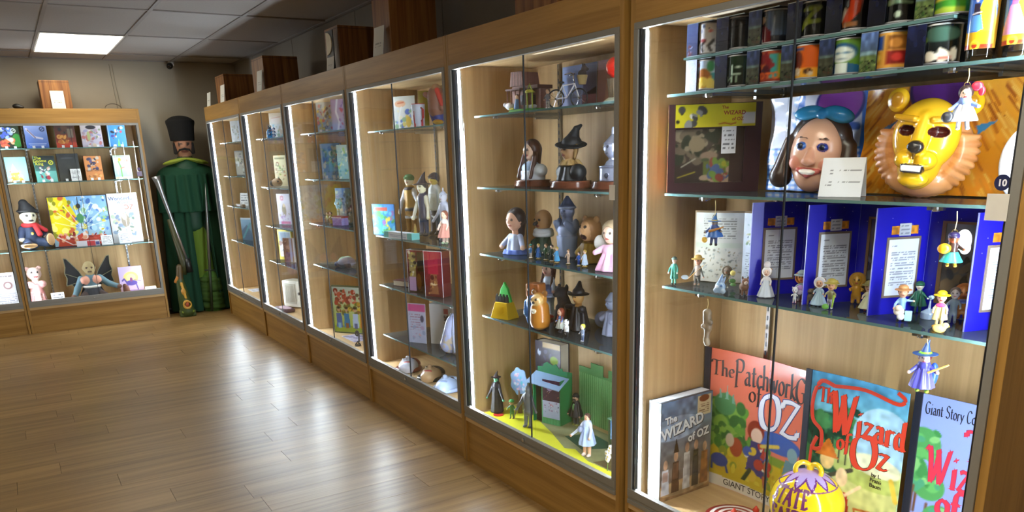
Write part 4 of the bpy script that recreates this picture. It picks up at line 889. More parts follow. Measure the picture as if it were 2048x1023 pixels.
moulded('can', [('k', (0, 0), 0, .34, .3, .34, '8a9ab0'), ('k', (0, 0), .3, .34, .46, .1, '9aaac0'), ('c', (0, 0, .42), (.05, -.05, 1.0), .07, .03, 'aebccc'), ('e', (.08, -.06, 1.02), (.14, .1, .1), 'a8c8d8')], t, paint(.3, metal=.4), n=30, k=.02, scale=.056)
fg('figurine in a yellow sou’wester hat and cream coat', 1.893, 1.052, .090, hr=.28, skin='e8b8a0', top='e4d494', legs='e0d6a0', shoe='e0aa2a', sleeve='e8dca8', hat=('brim', 'f0cc18', 'd8a818'), coat=('e6d898', .25, .2), extra={'collar': [('e', (0, -.08, .66), (.12, .06, .06), 'd8488a')], 'boots': [('e', (0, -.03, .06), (.17, .13, .06), 'd8a018')]})
fg('grey tin girl figurine with brown hair behind the yellow hat', 1.975, 1.065, .090, hr=.3, skin='b8aeb0', hair=('6a5a52', 'short'), top='7a8a9c', legs='8090a2', shoe='6a7484')
fg('brown teddy bear figurine with a blue bow at the right end of the folding display', 2.035, 1.075, .088, hr=.4, skin='a8642a', top='b0702e', legs='a5642a', shoe='8a4e1e', ears='8a4e1e', mane='9a5a24', wide=1.5, extra={'bow': [('e', (0, -.18, .56), (.16, .05, .07), '3a4a8a')]})
fg('girl figurine in a green hat and jacket holding a white muff, last on the shelf', 1.95, .942, .092, hr=.28, skin='e8c0ac', hair=('b8a878', 'long'), top='2a5a4a', legs='4a8a5a', shoe='b08a5a', hat=('brim', '2f9a6a', '1f6a6a'), coat=('3f7a5a', .2, .2), extra={'muff': [('e', (.14, -.16, .3), (.12, .1, .16), 'e4ece2')]})
t = thing('figurine', 'brown and white dog figurine looking up, in front of the open book', 'figurine', (1.90, 1.68, Z3), ROW + .9, gf)
moulded('body', [('c', (0, .2, .4), (0, -.2, .44), .2, .2, '6a4a36'), ('e', (0, -.3, .72), (.17, .2, .18), '7a5238'), ('e', (0, -.47, .68), (.08, .12, .08), 'd8c4b0'), ('e', (0, -.57, .70), (.035, .03, .03), DARK), ('e', (-.08, -.42, .8), (.03, .03, .03), DARK), ('e', (.08, -.42, .8), (.03, .03, .03), DARK), ('e', (-.13, -.26, .9), (.05, .04, .1), '4a3226'), ('e', (.13, -.26, .9), (.05, .04, .1), '4a3226'),
   ('c', (.1, -.2, .35), (.11, -.22, .05), .07, .05, '6a4a36'), ('c', (-.1, -.2, .35), (-.11, -.22, .05), .07, .05, '6a4a36'), ('c', (.1, .24, .35), (.12, .26, .05), .08, .05, '5a3e2e'), ('c', (-.1, .24, .35), (-.12, .26, .05), .08, .05, '5a3e2e'), ('c', (0, .36, .5), (0, .46, .85), .05, .03, '4a3226'), ('e', (.0, -.22, .4), (.14, .12, .14), 'dccab4')], t, paint(.5), n=36, k=.03, scale=.062)
t = thing('figurine', 'small grey brown terrier figurine beside the blue display', 'figurine', (1.925, 1.453, Z3), ROW + .5, gf)
moulded('body', [('e', (0, 0, .48), (.22, .24, .26), '5a5044'), ('e', (0, -.06, .82), (.2, .2, .19), '665a4a'), ('e', (0, -.24, .78), (.08, .08, .07), '4a4038'), ('e', (-.16, -.02, .98), (.06, .05, .09), '4a4038'), ('e', (.16, -.02, .98), (.06, .05, .09), '4a4038'), ('e', (-.07, -.22, .88), (.03, .03, .03), DARK), ('e', (.07, -.22, .88), (.03, .03, .03), DARK)] + [('c', (s * .11, y, .35), (s * .12, y - .02, .05), .08, .07, '5a5044') for s in (1, -1) for y in (-.1, .12)], t, paint(.6), n=30, k=.03, scale=.046)
t = thing('figurine', 'red round jug figurine behind the flat hatted lion', 'figurine', (2.03, 1.562, Z3), ROW, gf)
moulded('jug', [('e', (0, 0, .4), (.34, .34, .4), 'a83226'), ('k', (0, 0), .7, .16, 1.0, .22, 'a83226'), ('t', (.34, 0, .5), .2, .05, '8a241c', (PI / 2, 0, 0))], t, paint(.3), n=30, k=.04, scale=.05)

# hanging ornaments on thin cords from the shelf clips
def ornament(label, x, y, ztop, zhang, scale, parts, rz=.5):
    t = thing('hanging_ornament', label, 'ornament', (x, y, zhang), ROW + rz, 'ornaments hanging from the shelf clips')
    obj('cord', MB().tube([(0, 0, 0), (.002, 0, (ztop - zhang) * .5), (0, 0, ztop - zhang)], .0011, 5), mat('d8c48a', .4), t)
    obj('ring', MB().tube([(.006 * math.cos(a), 0, .006 * math.sin(a) - .004) for a in np.linspace(0, 2 * PI, 13)], .0008, 5), mat('d8b860', .25, metal=.8), t)
    for nm, pr in parts.items(): moulded(nm, pr, t, paint(.35, coat=.2), n=42, k=.012, scale=scale, off=(0, 0, -scale))
    return t
def orn_body(skin, top, legs, shoe, r=.15): return [('c', (0, 0, .62), (0, .02, .36), .13, .13, top), ('c', (.06, 0, .34), (.1, -.08, .08), .06, .045, legs), ('c', (-.06, 0, .34), (-.08, -.02, .08), .06, .045, legs), ('e', (.11, -.11, .05), (.05, .08, .04), shoe), ('e', (-.08, -.05, .05), (.05, .08, .04), shoe), ('c', (.12, 0, .58), (.26, -.14, .5), .05, .04, top), ('c', (-.12, 0, .58), (-.26, -.12, .46), .05, .04, top), ('e', (.28, -.16, .5), (.04,) * 3, skin), ('e', (-.28, -.14, .46), (.04,) * 3, skin)] + head_prims((0, 0, .78), r, skin)
ornament('girl ornament with a red hair bow and a white dress, hanging before the lion mask', 1.828, 1.02, 1.645, 1.615, .1, {'body': orn_body('eec8b0', '7f98d8', 'e8e8f0', 'd8dcec'), 'hair': hair_prims((0, 0, .78), .16, '3a2a28'), 'bow': [('e', (.2, 0, .92), (.12, .06, .1), 'd0243a'), ('e', (.3, 0, .82), (.07, .05, .1), 'c01e34')], 'dress': [('k', (0, 0), .2, .3, .56, .13, 'e2e6f2', 8, .15)], 'basket': [('e', (-.3, -.16, .3), (.13, .1, .12), '3a3a40')]})
ornament('flying monkey ornament with white wings and a teal skirt', 1.83, 1.007, 1.34, 1.297, .084, {'body': orn_body('8a4a2a', '3a2420', 'd8962a', 'e0a02a', .16), 'wings': [('e', (.24, .16, .72), (.2, .09, .3), 'e6ecec'), ('e', (.3, .16, .52), (.14, .07, .18), 'dce4e4')], 'skirt': [('k', (0, 0), .14, .3, .42, .15, '2fb4b0')], 'drum': [('e', (-.2, -.16, .52), (.17, .14, .14), 'e8aa1c')], 'cap': hat_prims('cap', (0, 0, .8), .16, '241a4a')})
ornament('blue caped ornament playing a fiddle, hanging before the open book', 1.83, 1.748, 1.34, 1.295, .092, {'body': orn_body('8a7a6a', '2a4a8a', '24386a', '241a14', .13), 'cape': [('k', (0, .04), .3, .3, .64, .14, '2f62a8', 6, .14)], 'hat': hat_prims('witch', (0, 0, .76), .13, '2f6aa8', 'c8a832'), 'fiddle': [('c', (-.1, -.16, .5), (.34, -.18, .64), .05, .025, 'b07a3a')], 'lantern': [('e', (-.3, -.06, .2), (.1, .09, .1), 'd8a83a')]})
ornament('knotted brown rope doll hanging below the third shelf', 1.83, 1.762, 1.035, 1.004, .112, {'body': [('e', (0, 0, .88), (.13, .1, .12), '8a7862'), ('c', (0, 0, .78), (.03, 0, .45), .12, .13, '7d6c58'), ('c', (.03, 0, .45), (0, 0, .1), .1, .07, '857460'), ('e', (.1, -.06, .62), (.1, .07, .09), '6f604e'), ('e', (-.06, -.08, .5), (.09, .07, .08), '94836c'), ('c', (0, 0, .1), (.03, 0, 0), .09, .1, '9a8a74')]})
ornament('purple witch ornament with a pointed blue hat, hanging below the third shelf', 1.83, 1.04, 1.035, 1.014, .112, {'body': orn_body('e8c8b8', '4a4ab0', '8a78c8', '9ac832', .14), 'hair': hair_prims((0, 0, .78), .15, '6a2a22', 'long'), 'dress': [('k', (0, 0), .12, .26, .56, .12, '5a58c4', 8, .15)], 'cape': [('e', (.2, .1, .4), (.1, .12, .26), '2a52b8')], 'hat': hat_prims('witch', (0, 0, .8), .15, '2a4a86', '8ac832'), 'broom': [('c', (.1, -.2, .5), (.46, -.2, .7), .03, .02, 'b08a42')]})
t = thing('figurine', 'pale blue glass fish figurine on the front edge of the third shelf', 'figurine', (1.856, 1.737, Z3), ROW + .4, gf)
moulded('body', [('e', (0, 0, .4), (.3, .2, .36), '9ab8d8'), ('e', (-.1, -.18, .44), (.08, .06, .08), 'dfe8f4'), ('e', (.12, -.17, .5), (.06, .05, .06), '5a78a8'), ('e', (.2, -.1, .2), (.16, .1, .16), 'b8cce4'), ('e', (-.22, -.08, .22), (.14, .1, .16), 'a4bcd8')], t, paint(.12, coat=.6), n=34, k=.05, scale=.056)
moulded('fin', [('c', (.0, 0, .7), (.1, 0, 1.1), .14, .05, '7f9cc8'), ('c', (.12, 0, .62), (.26, .02, .95), .1, .04, '9ab4d8')], t, paint(.12, coat=.6), n=24, k=.04, scale=.056)
t = thing('figurine', 'yellow duckling figurine lying on the front edge of the third shelf', 'figurine', (1.853, 1.027, Z3), ROW + .4, gf)
moulded('body', [('e', (0, 0, .34), (.5, .36, .34), 'e8d27a'), ('e', (.42, -.05, .62), (.26, .24, .24), 'eedc8e'), ('e', (.66, -.12, .58), (.1, .08, .06), 'd8922a'), ('e', (.5, -.24, .7), (.05, .04, .05), DARK), ('e', (-.2, -.16, .3), (.24, .14, .16), 'd8b84a')], t, paint(.35), n=30, k=.05, scale=.03)

# ------------------------------------------------------------------ nearest cabinet, deck
Z0 = .2505
pic = [('bg', '5f7898', '6f5a48'), ('e', .3, .72, .5, .12, '8a9cb4'), ('r', 0, 0, 1, .16, '8a6a4a'), ('e', .5, .1, .6, .08, 'a58a68')]
for x, w_, hh, c1, c2 in ((.1, .16, .44, 'b8bcc8', 'a8908a'), (.3, .16, .5, '4a3226', '6a4a3a'), (.52, .15, .56, 'bfc0c4', 'a8a8ac'), (.7, .14, .56, '22242a', '33343c'), (.88, .17, .52, '8a5a30', '9a6a3a')):
    pic += [('p', [(x - w_ * .5, .06), (x - w_ * .36, hh - .12), (x + w_ * .36, hh - .12), (x + w_ * .5, .06)], c1), ('e', x, hh - .07, .042, .05, 'b8937a'), ('p', [(x - w_ * .35, .2), (x - w_ * .3, hh - .14), (x + w_ * .3, hh - .14), (x + w_ * .3, .2)], c2)]
pic += [('p', [(.25, .47), (.3, .62), (.36, .47)], '33241c'), ('n', .22, 14, 4), ('r', .7, .78, .97, .98, 'cbb896'), ('t', .73, .80, .94, .90, 5, '6a4a3a'), ('e', .83, .95, .1, .035, '7a3a22')]
t = thing('story_box', 'thick slipcased book with costumed people on its cover and a film strip spine', 'book', (1.962, 1.966, Z0), .035)
W_, H_, T_ = .262, .383, .062
obj('slipcase', MB().box(-W_ / 2, W_ / 2, 0, T_, 0, H_), mat('39424e', .4), t, bevel=.001)
obj('pages', MB().box(-W_ / 2 + .004, W_ / 2 - .006, .012, T_ - .012, H_, H_ + .0008), mat('d6dee4', .7), t)
sheet('front_print', W_ - .002, H_ - .002, pic, t, paint(.25, coat=.2), (0, -.0006, .001), .0022)
sh = [('bg', '5a5c5a', '5a5c5a'), ('r', .3, 0, 1, .9, 'b8bcae'), ('r', 0, .9, 1, .98, '2a2c2e'), ('r', .3, .78, 1, .88, '4a4a52')] + [('r', .08, .02 + i * .04, .22, .04 + i * .04, 'c8cac4') for i in range(22)]
sheet('spine_print', T_ - .002, H_ - .002, sh, t, paint(.35), (-W_ / 2 - .0006, T_ / 2, .001), .003, rzl=-PI / 2)
for s, sz, x, z, ry in (('The', .036, -.082, .302, -.10), ('WIZARD', .056, -.02, .258, -.16), ('of OZ', .043, .062, .215, -.12)):
    text('title_shadow', s, sz, (x + .004, -.0014, z - .003), '1d2026', t, bold=.05, ry=ry, sx=1.0 if s != 'WIZARD' else .98)
    text('title', s, sz, (x, -.0022, z), 'dfe2e4', t, bold=.03, ry=ry, sx=1.0 if s != 'WIZARD' else .98)

def giant_book(label, y, x, w, h, ops, bend_a, titles, bind='1d2230', tilt=.04, cell=.0035):
    t = thing('giant_storybook', label, 'book', (x, y, Z0), ROW, 'oversized storybooks standing on the deck')
    bend = lambda U, V: bend_a * np.sin(np.clip(U, 0, 1) * PI)
    o = sheet('front_print', w, h, ops, t, paint(.22, coat=.25), (0, 0, 0), cell, bend, 150)
    m = o.modifiers.new('stock', 'SOLIDIFY'); m.thickness = .004; m.offset = -1
    obj('binding', MB().box(-w / 2 - .002, -w / 2 + w * .055, -.003, .006, 0, h + .001), mat(bind, .5), t)
    surf = lambda a, b: bend_a * math.sin(min(1, max(0, (a + w / 2) / w)) * PI)
    titles(t, w, h, surf)
    return t
trees = ['3f7a34', '5f9a3a', '2f6a30', '7fae48']
p1 = [('bg', 'd96a50', 'e58a76'), ('e', .14, .46, .26, .2, '4f8a44'), ('s', 31, 50, .05, .36, .42, .62, .05, trees), ('e', .2, .62, .1, .08, '4a8a5a'), ('p', [(.14, .66), (.15, .74), (.17, .66)], '7ab0a0'), ('p', [(.2, .66), (.215, .76), (.23, .66)], '7ab0a0'), ('p', [(.26, .64), (.27, .72), (.29, .64)], '6aa090'),
      ('r', 0.05, .09, 1, .34, 'c9b128'), ('s', 32, 60, .05, .3, .6, .44, .045, trees), ('e', .72, .46, .22, .07, '3f62b4'), ('r', .55, .3, 1, .36, '7a9a38'), ('s', 33, 40, .08, .1, .98, .3, .04, ['d8c63a', 'b89a22', 'c8a82a', '8a9a32']),
      ('e', .17, .2, .08, .05, '2f4a9a'), ('l', [(.1, .18), (.1, .1)], .02, '2f4a9a'), ('l', [(.22, .2), (.25, .12)], .02, '2f4a9a'),
      ('e', .5, .49, .08, .075, '8a2f20'), ('e', .51, .46, .055, .055, 'e8c8b4'), ('p', [(.42, .2), (.46, .42), (.56, .42), (.64, .16)], '3a3a7a'), ('s', 34, 22, .42, .16, .64, .42, .035, ['b03a30', 'd8b83a', '3f8a4a', '3a5ab0', 'e8e0d0']), ('l', [(.56, .4), (.72, .44)], .03, 'd8c05a'), ('l', [(.46, .2), (.4, .11)], .035, '24402a'), ('l', [(.6, .18), (.62, .1)], .035, 'b0483a'),
      ('p', [(.76, .2), (.8, .38), (.9, .38), (.88, .2)], '5f8a98'), ('e', .86, .42, .05, .05, '7fa4b0'), ('e', .32, .33, .06, .07, 'a84a2c'), ('e', .26, .37, .04, .05, 'd0c0a8'), ('r', 0, 0, 1, .085, 'e6e2da'), ('p', [(0, .085), (1, .06), (1, .1), (0, .12)], 'c9b128')]
def t1(t, w, h, s):
    nib_text('title', 'The', .058, (-.208, h - .098), '2a1a1a', t, surf=s, nib=.17, sx=.95)
    nib_text('title', 'Patchwork', .088, (-.105, h - .112), '2a1a1a', t, surf=s, nib=.18, sx=.62)
    nib_text('title', 'Gi', .088, (.165, h - .118), '2a1a1a', t, surf=s, nib=.18, sx=.7)
    nib_text('title', 'of', .068, (-.04, h - .168), '2a1a1a', t, surf=s, nib=.16, sx=.9)
    nib_text('title', 'OZ', .125, (.012, h - .248), 'dfe3f2', t, surf=s, nib=.23, sx=.78, thin=.12, outline=('3a4a8a', .035), y=-.0014)
    text('caption', 'GIANT STORY COLORING BOOK', .034, (-.135, 0, .014), '22201e', t, align='LEFT', bend=lambda p: (p[0], s(p[0], 0) + p[1] - .0012, p[2] + (p[0] + .135) * -.0))
giant_book('oversized salmon pink storybook with a patchwork dressed clown on a yellow road', 1.795, 2.112, .475, .535, p1, .022, t1)
p2 = [('bg', '4f9ac8', 'b8c87a'), ('r', 0, .0, 1, .5, 'c0c684'), ('e', .25, .6, .42, .18, '24503c'), ('s', 41, 70, .04, .5, .6, .82, .06, ['1d4a34', '2f6a48', '3f7a4a', '173a2c']), ('e', .7, .52, .4, .12, 'a8b868'), ('e', .8, .7, .3, .18, '9cc4dc'), ('e', .75, .55, .26, .06, 'd8dcb8')] + [('l', [(.1 + .07 * i, .5), (.1 + .07 * i, .64)], .014, '2a2a22') for i in range(7)] + \
     [('p', [(.02, .3), (.07, .44), (.14, .3)], '8a949c'), ('p', [(.0, .24), (.08, .36), (.18, .24)], '98a4ac'), ('p', [(.1, .3), (.22, .2), (.3, .3), (.28, .42), (.16, .4)], '2a4a52'), ('e', .27, .5, .07, .06, 'd8b878'), ('p', [(.15, .52), (.27, .63), (.38, .52)], 'c8742a'), ('l', [(.28, .4), (.52, .48)], .04, '3a3a32'),
      ('e', .43, .42, .06, .055, 'e0c49c'), ('p', [(.34, .12), (.38, .34), (.5, .34), (.56, .12)], 'b0402c'), ('l', [(.48, .32), (.62, .4)], .03, 'e6c8a8'), ('l', [(.4, .12), (.38, 0)], .035, 'e8d8c0'), ('l', [(.5, .12), (.5, 0)], .035, 'e8d8c0'), ('e', .72, .1, .22, .1, 'c08a3c'), ('e', .86, .16, .1, .1, 'a86a28'), ('e', .86, .15, .06, .07, 'd0a050'), ('l', [(.62, .16), (.58, .26), (.78, .28)], .02, 'b0602c'),
      ('l', [(.92, .5), (.98, .4)], .05, 'd8b848'), ('n', .12, 22, 5)]
def t2(t, w, h, s):
    fr = mat('b8321c', .4)
    def stroke(P, r): 
        q = MB().tube([(a * w - w / 2, s(a * w - w / 2, 0) - .0012, b * h) for a, b in curve_pts(P, 6)], r, 6); o = obj('scroll', q, fr, t); o.scale = (1, .16, 1); o.location = (0, 0, 0)
    stroke([(.16, .62), (.12, .55), (.2, .56), (.2, .66), (.1, .72), (.09, .85), (.16, .95), (.3, .94)], .0075)
    stroke([(.11, .56), (.10, .42), (.09, .28)], .006)
    stroke([(.3, .94), (.6, .96), (.9, .93), (.97, .96), (.9, .99)], .0065)
    nib_text('title', 'The', .048, (-.125, h - .095), 'b8321c', t, surf=s, nib=.22, sx=.75, outline=('2a1a16', .03))
    nib_text('title', 'W', .13, (-.085, h - .185), 'c8391f', t, surf=s, nib=.22, sx=.66, outline=('2a1a16', .018))
    nib_text('title', 'izard', .088, (.012, h - .175), 'c8391f', t, surf=s, nib=.22, sx=.8, thin=.09, outline=('2a1a16', .025))
    nib_text('title', 'of', .06, (-.05, h - .235), 'c8391f', t, surf=s, nib=.22, sx=.8, outline=('2a1a16', .03))
    nib_text('title', 'O', .11, (.0, h - .275), 'c8391f', t, surf=s, nib=.22, sx=.85, outline=('2a1a16', .02))
    nib_text('title', 'z', .09, (.092, h - .255), 'c8391f', t, surf=s, nib=.22, sx=.9, outline=('2a1a16', .025))
    for i, a in enumerate(('by L.', 'Frank', 'Baum')): text('author', a, .018, (.095, s(.095, 0) - .0014, h - .285 - .017 * i), '241c1a', t, bold=.01)
giant_book('oversized storybook with curling red lettering and a red dressed girl on its cover', 1.378, 2.068, .345, .56, p2, .012, t2)
p3 = [('bg', '8fa4e6', '8a9ce8'), ('e', .1, .0, .5, .3, '6aa848'), ('r', 0, 0, 1, .12, '5f9a48')]
for x, z, r in ((.1, .74, .14), (.18, .52, .13), (.3, .34, .15), (.06, .6, .1), (.34, .22, .1)):
    p3 += [('l', [(x, z - .1), (x - .02, z - .38)], .022, '6a4a34'), ('e', x, z, r, r * .62, '4f9a5a')] + [('s', int(x * 100), 12, x - r * .8, z - r * .5, x + r * .8, z + r * .5, .045, ['5fae62', '3f8a4e', '7fc078', '4a9a78'])]
p3 += [('p', [(.06, .06), (.12, .2), (.2, .06)], '8a98a8'), ('e', .13, .13, .05, .04, 'a8b4c4'), ('e', .34, .1, .06, .05, 'c8663a'), ('e', .5, .12, .1, .06, 'c8a878'), ('p', [(.36, .15), (.48, .27), (.54, .26), (.62, .14)], '2f3f8a'), ('r', .3, 0, .66, .06, '4a4a44')]
def t3(t, w, h, s):
    nib_text('caption', 'Giant Story Color', .036, (-.148, h - .056), '1d2030', t, surf=s, nib=.17, sx=.52, thin=.07)
    nib_text('title', 'T', .085, (-.03, h - .16), 'd6344e', t, surf=s, nib=.2, sx=.8, thin=.1, outline=('7a2a6a', .02))
    nib_text('title', 'Wiz', .105, (-.13, h - .255), 'd6344e', t, surf=s, nib=.2, sx=.62, thin=.1, outline=('7a2a6a', .016))
    nib_text('title', 'of', .085, (-.085, h - .345), 'd6344e', t, surf=s, nib=.2, sx=.85, thin=.1, outline=('7a2a6a', .02))
giant_book('oversized lavender storybook with round green trees on its cover', 1.028, 2.102, .355, .56, p3, .01, t3)

t = thing('balloon_bank', 'round yellow fairground balloon bank with purple lettering and a zigzag collar', 'bank', (1.955, 1.43, Z0), ROW + .5)
CB, RB = .17, .112
def ball_cols(V, c):
    a = np.arctan2(V[:, 0], -V[:, 1]); z = (V[:, 2] - CB) / RB
    c = np.tile(srgb('ecc91c'), (len(V), 1)); ph = (a / (2 * PI / 11)) % 1; edge = .66 + .22 * np.abs(ph - .5) * 2
    c[z > edge] = srgb('b9a2dc'); c[np.abs(z - edge) < .035] = srgb('6a2a7a'); c[np.abs(z - .63) < .016] = srgb('8a4a7a'); c[z < -.62] = srgb('7a2f86'); c[np.abs(z + .55) < .02] = srgb('8a4a7a')
    return c
moulded('balloon', [('e', (0, 0, CB), (RB, RB, RB * .98), 'ecc91c')], t, paint(.12, coat=.8), n=96, k=0, colfn=ball_cols)
moulded('handle', [('t', (-.02, 0, CB + RB + .0), .022, .008, 'e6c21a', (PI / 2, 0, .5)), ('t', (.02, 0, CB + RB + .0), .020, .008, 'e6c21a', (PI / 2, 0, -.6))], t, paint(.15, coat=.7), n=36, k=.006)
moulded('basket', [('k', (0, 0), 0, .05, .075, .062, '8a5a34'), ('t', (0, 0, .078), .06, .008, '7a2f86')], t, paint(.4), n=36, k=.003)
obj('ropes', MB().tube([(.06, 0, .07), (.08, 0, .12)], .003, 6).tube([(-.06, 0, .07), (-.08, 0, .12)], .003, 6).tube([(0, -.06, .07), (0, -.08, .12)], .003, 6), mat('7a2f86', .4), t)
moulded('knob', [('e', (-.075, -.085, .1), (.016, .016, .016), 'e6e4dc'), ('e', (-.09, -.06, .11), (.02, .02, .018), '5a5a4a')], t, paint(.3), n=24, k=.003)
def onball(s, h, z0, a0, sx, nb):
    mbs = []
    class Q: pass
    x = 0.0
    mb = MB()
    for ch in s:
        wd, st = NIB[ch]
        for q in st:
            P = curve_pts(q)
            for nx, nz in ((.13, .05), (-.03, .07)):
                vs = []
                for a, b in P: vs += [(x + (a - nx) * h * sx, (b - nz) * h), (x + (a + nx) * h * sx, (b + nz) * h)]
                pts = []
                for gx, gz in vs:
                    zz = z0 + gz; rr = math.sqrt(max(1e-6, 1 - (zz / (RB * .98)) ** 2)) * RB + .0012; an = a0 + gx / RB
                    pts.append((rr * math.sin(an), -rr * math.cos(an), CB + zz))
                mb.add(pts, [(2 * j, 2 * j + 1, 2 * j + 3, 2 * j + 2) for j in range(len(P) - 1)])
        x += (wd + .1) * h * sx
    obj('lettering', mb, mat('6a1f5e', .35), t)
onball('STATE', .05, .026, -1.02, .70, 1)
onball('FAIR', .05, -.034, -.94, .80, 1)
t = thing('ring_game', 'round red and white ringed board with red cone pegs on the deck', 'game', (1.935, 1.70, Z0), ROW)
for i, r in enumerate((.098, .084, .070, .056, .042, .028)):
    obj('ring', MB().lathe([(0, 0), (r, 0), (r, .022 + .0016 * i), (r - .003, .0235 + .0016 * i), (0, .0235 + .0016 * i)], 48), mat('8a1c1e' if i % 2 == 0 else 'e2d8d4', .3), t, False)
obj('peg', MB().lathe([(.011, .0), (.012, .008), (.002, .022), (0, .022)], 16, (.02, .088, .0235)), mat('c8301c', .35), t, True)
obj('peg', MB().lathe([(.011, .0), (.012, .008), (.002, .022), (0, .022)], 16, (.0, .0, .0315)), mat('c8301c', .35), t, True)
t = thing('dark_pot', 'small dark green round pot tucked behind the balloon bank', 'pot', (2.06, 1.60, Z0), ROW)
obj('body', MB().lathe([(0, 0), (.03, 0), (.045, .02), (.042, .05), (.028, .064), (.026, .06), (0, .06)], 24), mat('2a3a30', .35), t, True)

# ------------------------------------------------------------------ second cabinet: shelves from the top down
def relief_house():
    t = thing('model_house', 'brown model farmhouse on a green base with small figures, top shelf of the second cabinet', 'model', (1.985, 3.005, 1.6605), ROW + .12); t.scale = (1.12, 1.0, 1.12)
    br, dk = mat('8a6258', .7, noise=.2, scale=150), mat('644640', .7)
    obj('base', MB().lathe([(0, 0), (.095, 0), (.098, .006), (.09, .014), (0, .014)], 28, squash=.75), mat('4f9a48', .6), t)
    obj('walls', MB().box(-.065, .005, -.03, .05, .014, .10).box(.005, .075, -.005, .05, .014, .085), br, t)
    q = MB()
    for i in range(9): x = -.07 + i * .0095; q.box(x, x + .0085, -.038, .056, .10 + (i % 3) * .001, .104 + (i % 3) * .001)
    o = obj('roof', MB().prism([(-.072, .1), (.01, .1), (.0, .15), (-.062, .15)], -.036, .056), br, t)
    for i in range(9): x = -.07 + i * .0088; obj('shingle', MB().prism([(x, .1), (x + .0078, .1), (x * .85 + .004, .152), (x * .85 - .002, .152)], -.0385, -.036), dk if i % 2 else br, t)
    obj('porch_roof', MB().box(-.074, .012, -.06, -.03, .084, .09).box(.0, .085, -.03, .055, .085, .098), dk, t)
    for x in (-.068, -.045, -.02, .004): obj('post', MB().tube([(x, -.055, .014), (x, -.055, .086)], .0028, 6), br, t)
    q = MB()
    for x, z in ((-.05, .03), (-.015, .03), (.03, .03)): q.box(x, x + .018, -.0315 if x < 0 else -.0065, -.03 if x < 0 else -.005, z, z + .035)
    obj('windows', q, mat('2a2226', .3), t)
    obj('swing_frame', MB().tube([(.045, -.05, .014), (.045, -.05, .075), (.06, -.05, .1), (.075, -.05, .075), (.075, -.05, .014)], .003, 6), mat('9aa83a', .5), t)
    obj('awning', MB().lathe([(.024, .07), (.012, .08), (0, .082)], 14, (.06, -.05, 0)), mat('b8b440', .5), t, True)
    moulded('little_figure', [('k', (-.01, -.055), .014, .016, .05, .007, '5f86c0'), ('e', (-.01, -.055, .058), (.008, .008, .009), 'e0b898'), ('e', (-.01, -.052, .062), (.009, .008, .007), '4a2f24')], t, paint(.5), n=26, k=.003)
    moulded('white_cow', [('e', (-.06, -.05, .028), (.022, .015, .014), 'dfe0e2'), ('e', (-.08, -.056, .034), (.01, .009, .009), 'cfd0d4')], t, paint(.5), n=22, k=.004)
    obj('yellow_patch', MB().box(-.045, -.02, -.07, -.055, .0142, .02), mat('e0d020', .5), t)
    moulded('stones', [('e', (.03 + .012 * i, -.045 + .004 * (i % 3), .02), (.01, .009, .008), ['a8b0c0', '8a8f9c', 'b8a8a0'][i % 3]) for i in range(5)], t, paint(.6), n=26, k=.003)
    return t
relief_house()
def bicycle():
    t = thing('toy_bicycle', 'miniature white bicycle with a wicker basket carrying a dark dog', 'model', (1.945, 2.665, 1.6605), ROW + .6)
    wm, tm = mat('e4e4ea', .3), mat('1d1c20', .5)
    for x in (-.048, .048):
        c = (x, 0, .037)
        w = obj('wheel', MB().tube([(c[0] + .034 * math.cos(a), 0, c[2] + .034 * math.sin(a)) for a in np.linspace(0, 2 * PI, 29)], .003, 8), tm, t, True)
        q = MB()
        for k in range(10): a = k * PI / 5; q.tube([c, (c[0] + .032 * math.cos(a), 0, c[2] + .032 * math.sin(a))], .0007, 4)
        obj('spokes', q, m_chrome, w); obj('hub', MB().tube([(x, -.007, .037), (x, .007, .037)], .004, 8), m_chrome, w)
    obj('frame', MB().tube([(-.048, 0, .037), (-.02, 0, .085), (.03, 0, .09), (.048, 0, .037)], .003, 7).tube([(.03, 0, .088), (-.002, 0, .04), (-.02, 0, .085)], .003, 7).tube([(-.002, 0, .04), (-.048, 0, .037)], .003, 7), wm, t, True)
    obj('handlebar', MB().tube([(.03, 0, .085), (.024, 0, .125)], .0025, 6).tube([(.0, -.032, .122), (.022, -.024, .128), (.024, 0, .125), (.022, .024, .128), (.0, .032, .122)], .0025, 6), m_chrome, t, True)
    obj('saddle', MB().lathe([(0, 0), (.014, .001), (.012, .007), (0, .009)], 14, (-.026, 0, .093)), tm, t, True)
    obj('basket', MB().lathe([(.014, 0), (.021, .034), (.0195, .034), (.013, .003), (0, .003)], 16, (.062, 0, .085)), mat('a08a5c', .8, noise=.25, scale=400, bump=.5), t)
    moulded('dog', [('e', (.062, 0, .125), (.017, .018, .014), '3a3230'), ('e', (.07, 0, .142), (.012, .012, .012), '463c38'), ('e', (.082, 0, .139), (.007, .006, .006), '2a2422'), ('e', (.068, .01, .155), (.004, .004, .007), '2a2422'), ('e', (.068, -.01, .155), (.004, .004, .007), '2a2422')], t, paint(.8, bump=.4), n=28, k=.004)
    obj('stand', MB().box(-.06, .06, -.014, .014, 0, .003), mat('d8d8dc', .4), t)
bicycle()
figure('figurine', 'tiny farmhand figurine in patterned trousers kneeling before the bicycle', 'figurine', (1.885, 2.715, 1.6605), .075, ROW + .5, hr=.25, skin='b08a6a', hair=('3a2a22', 'short'), top='4a4a52', legs='8a8478', shoe='d8d4d0')
figure('red_ball_figurine', 'red ball balloon figurine on a woven brown base, right end of the top shelf', 'figurine', (1.985, 2.415, 1.6605), .06, ROW, hr=.2, face=False, skin='c8281e', top='5a4a3a', legs='5a4a3a', base='8a8a7a')
t = bpy.data.objects['red_ball_figurine']
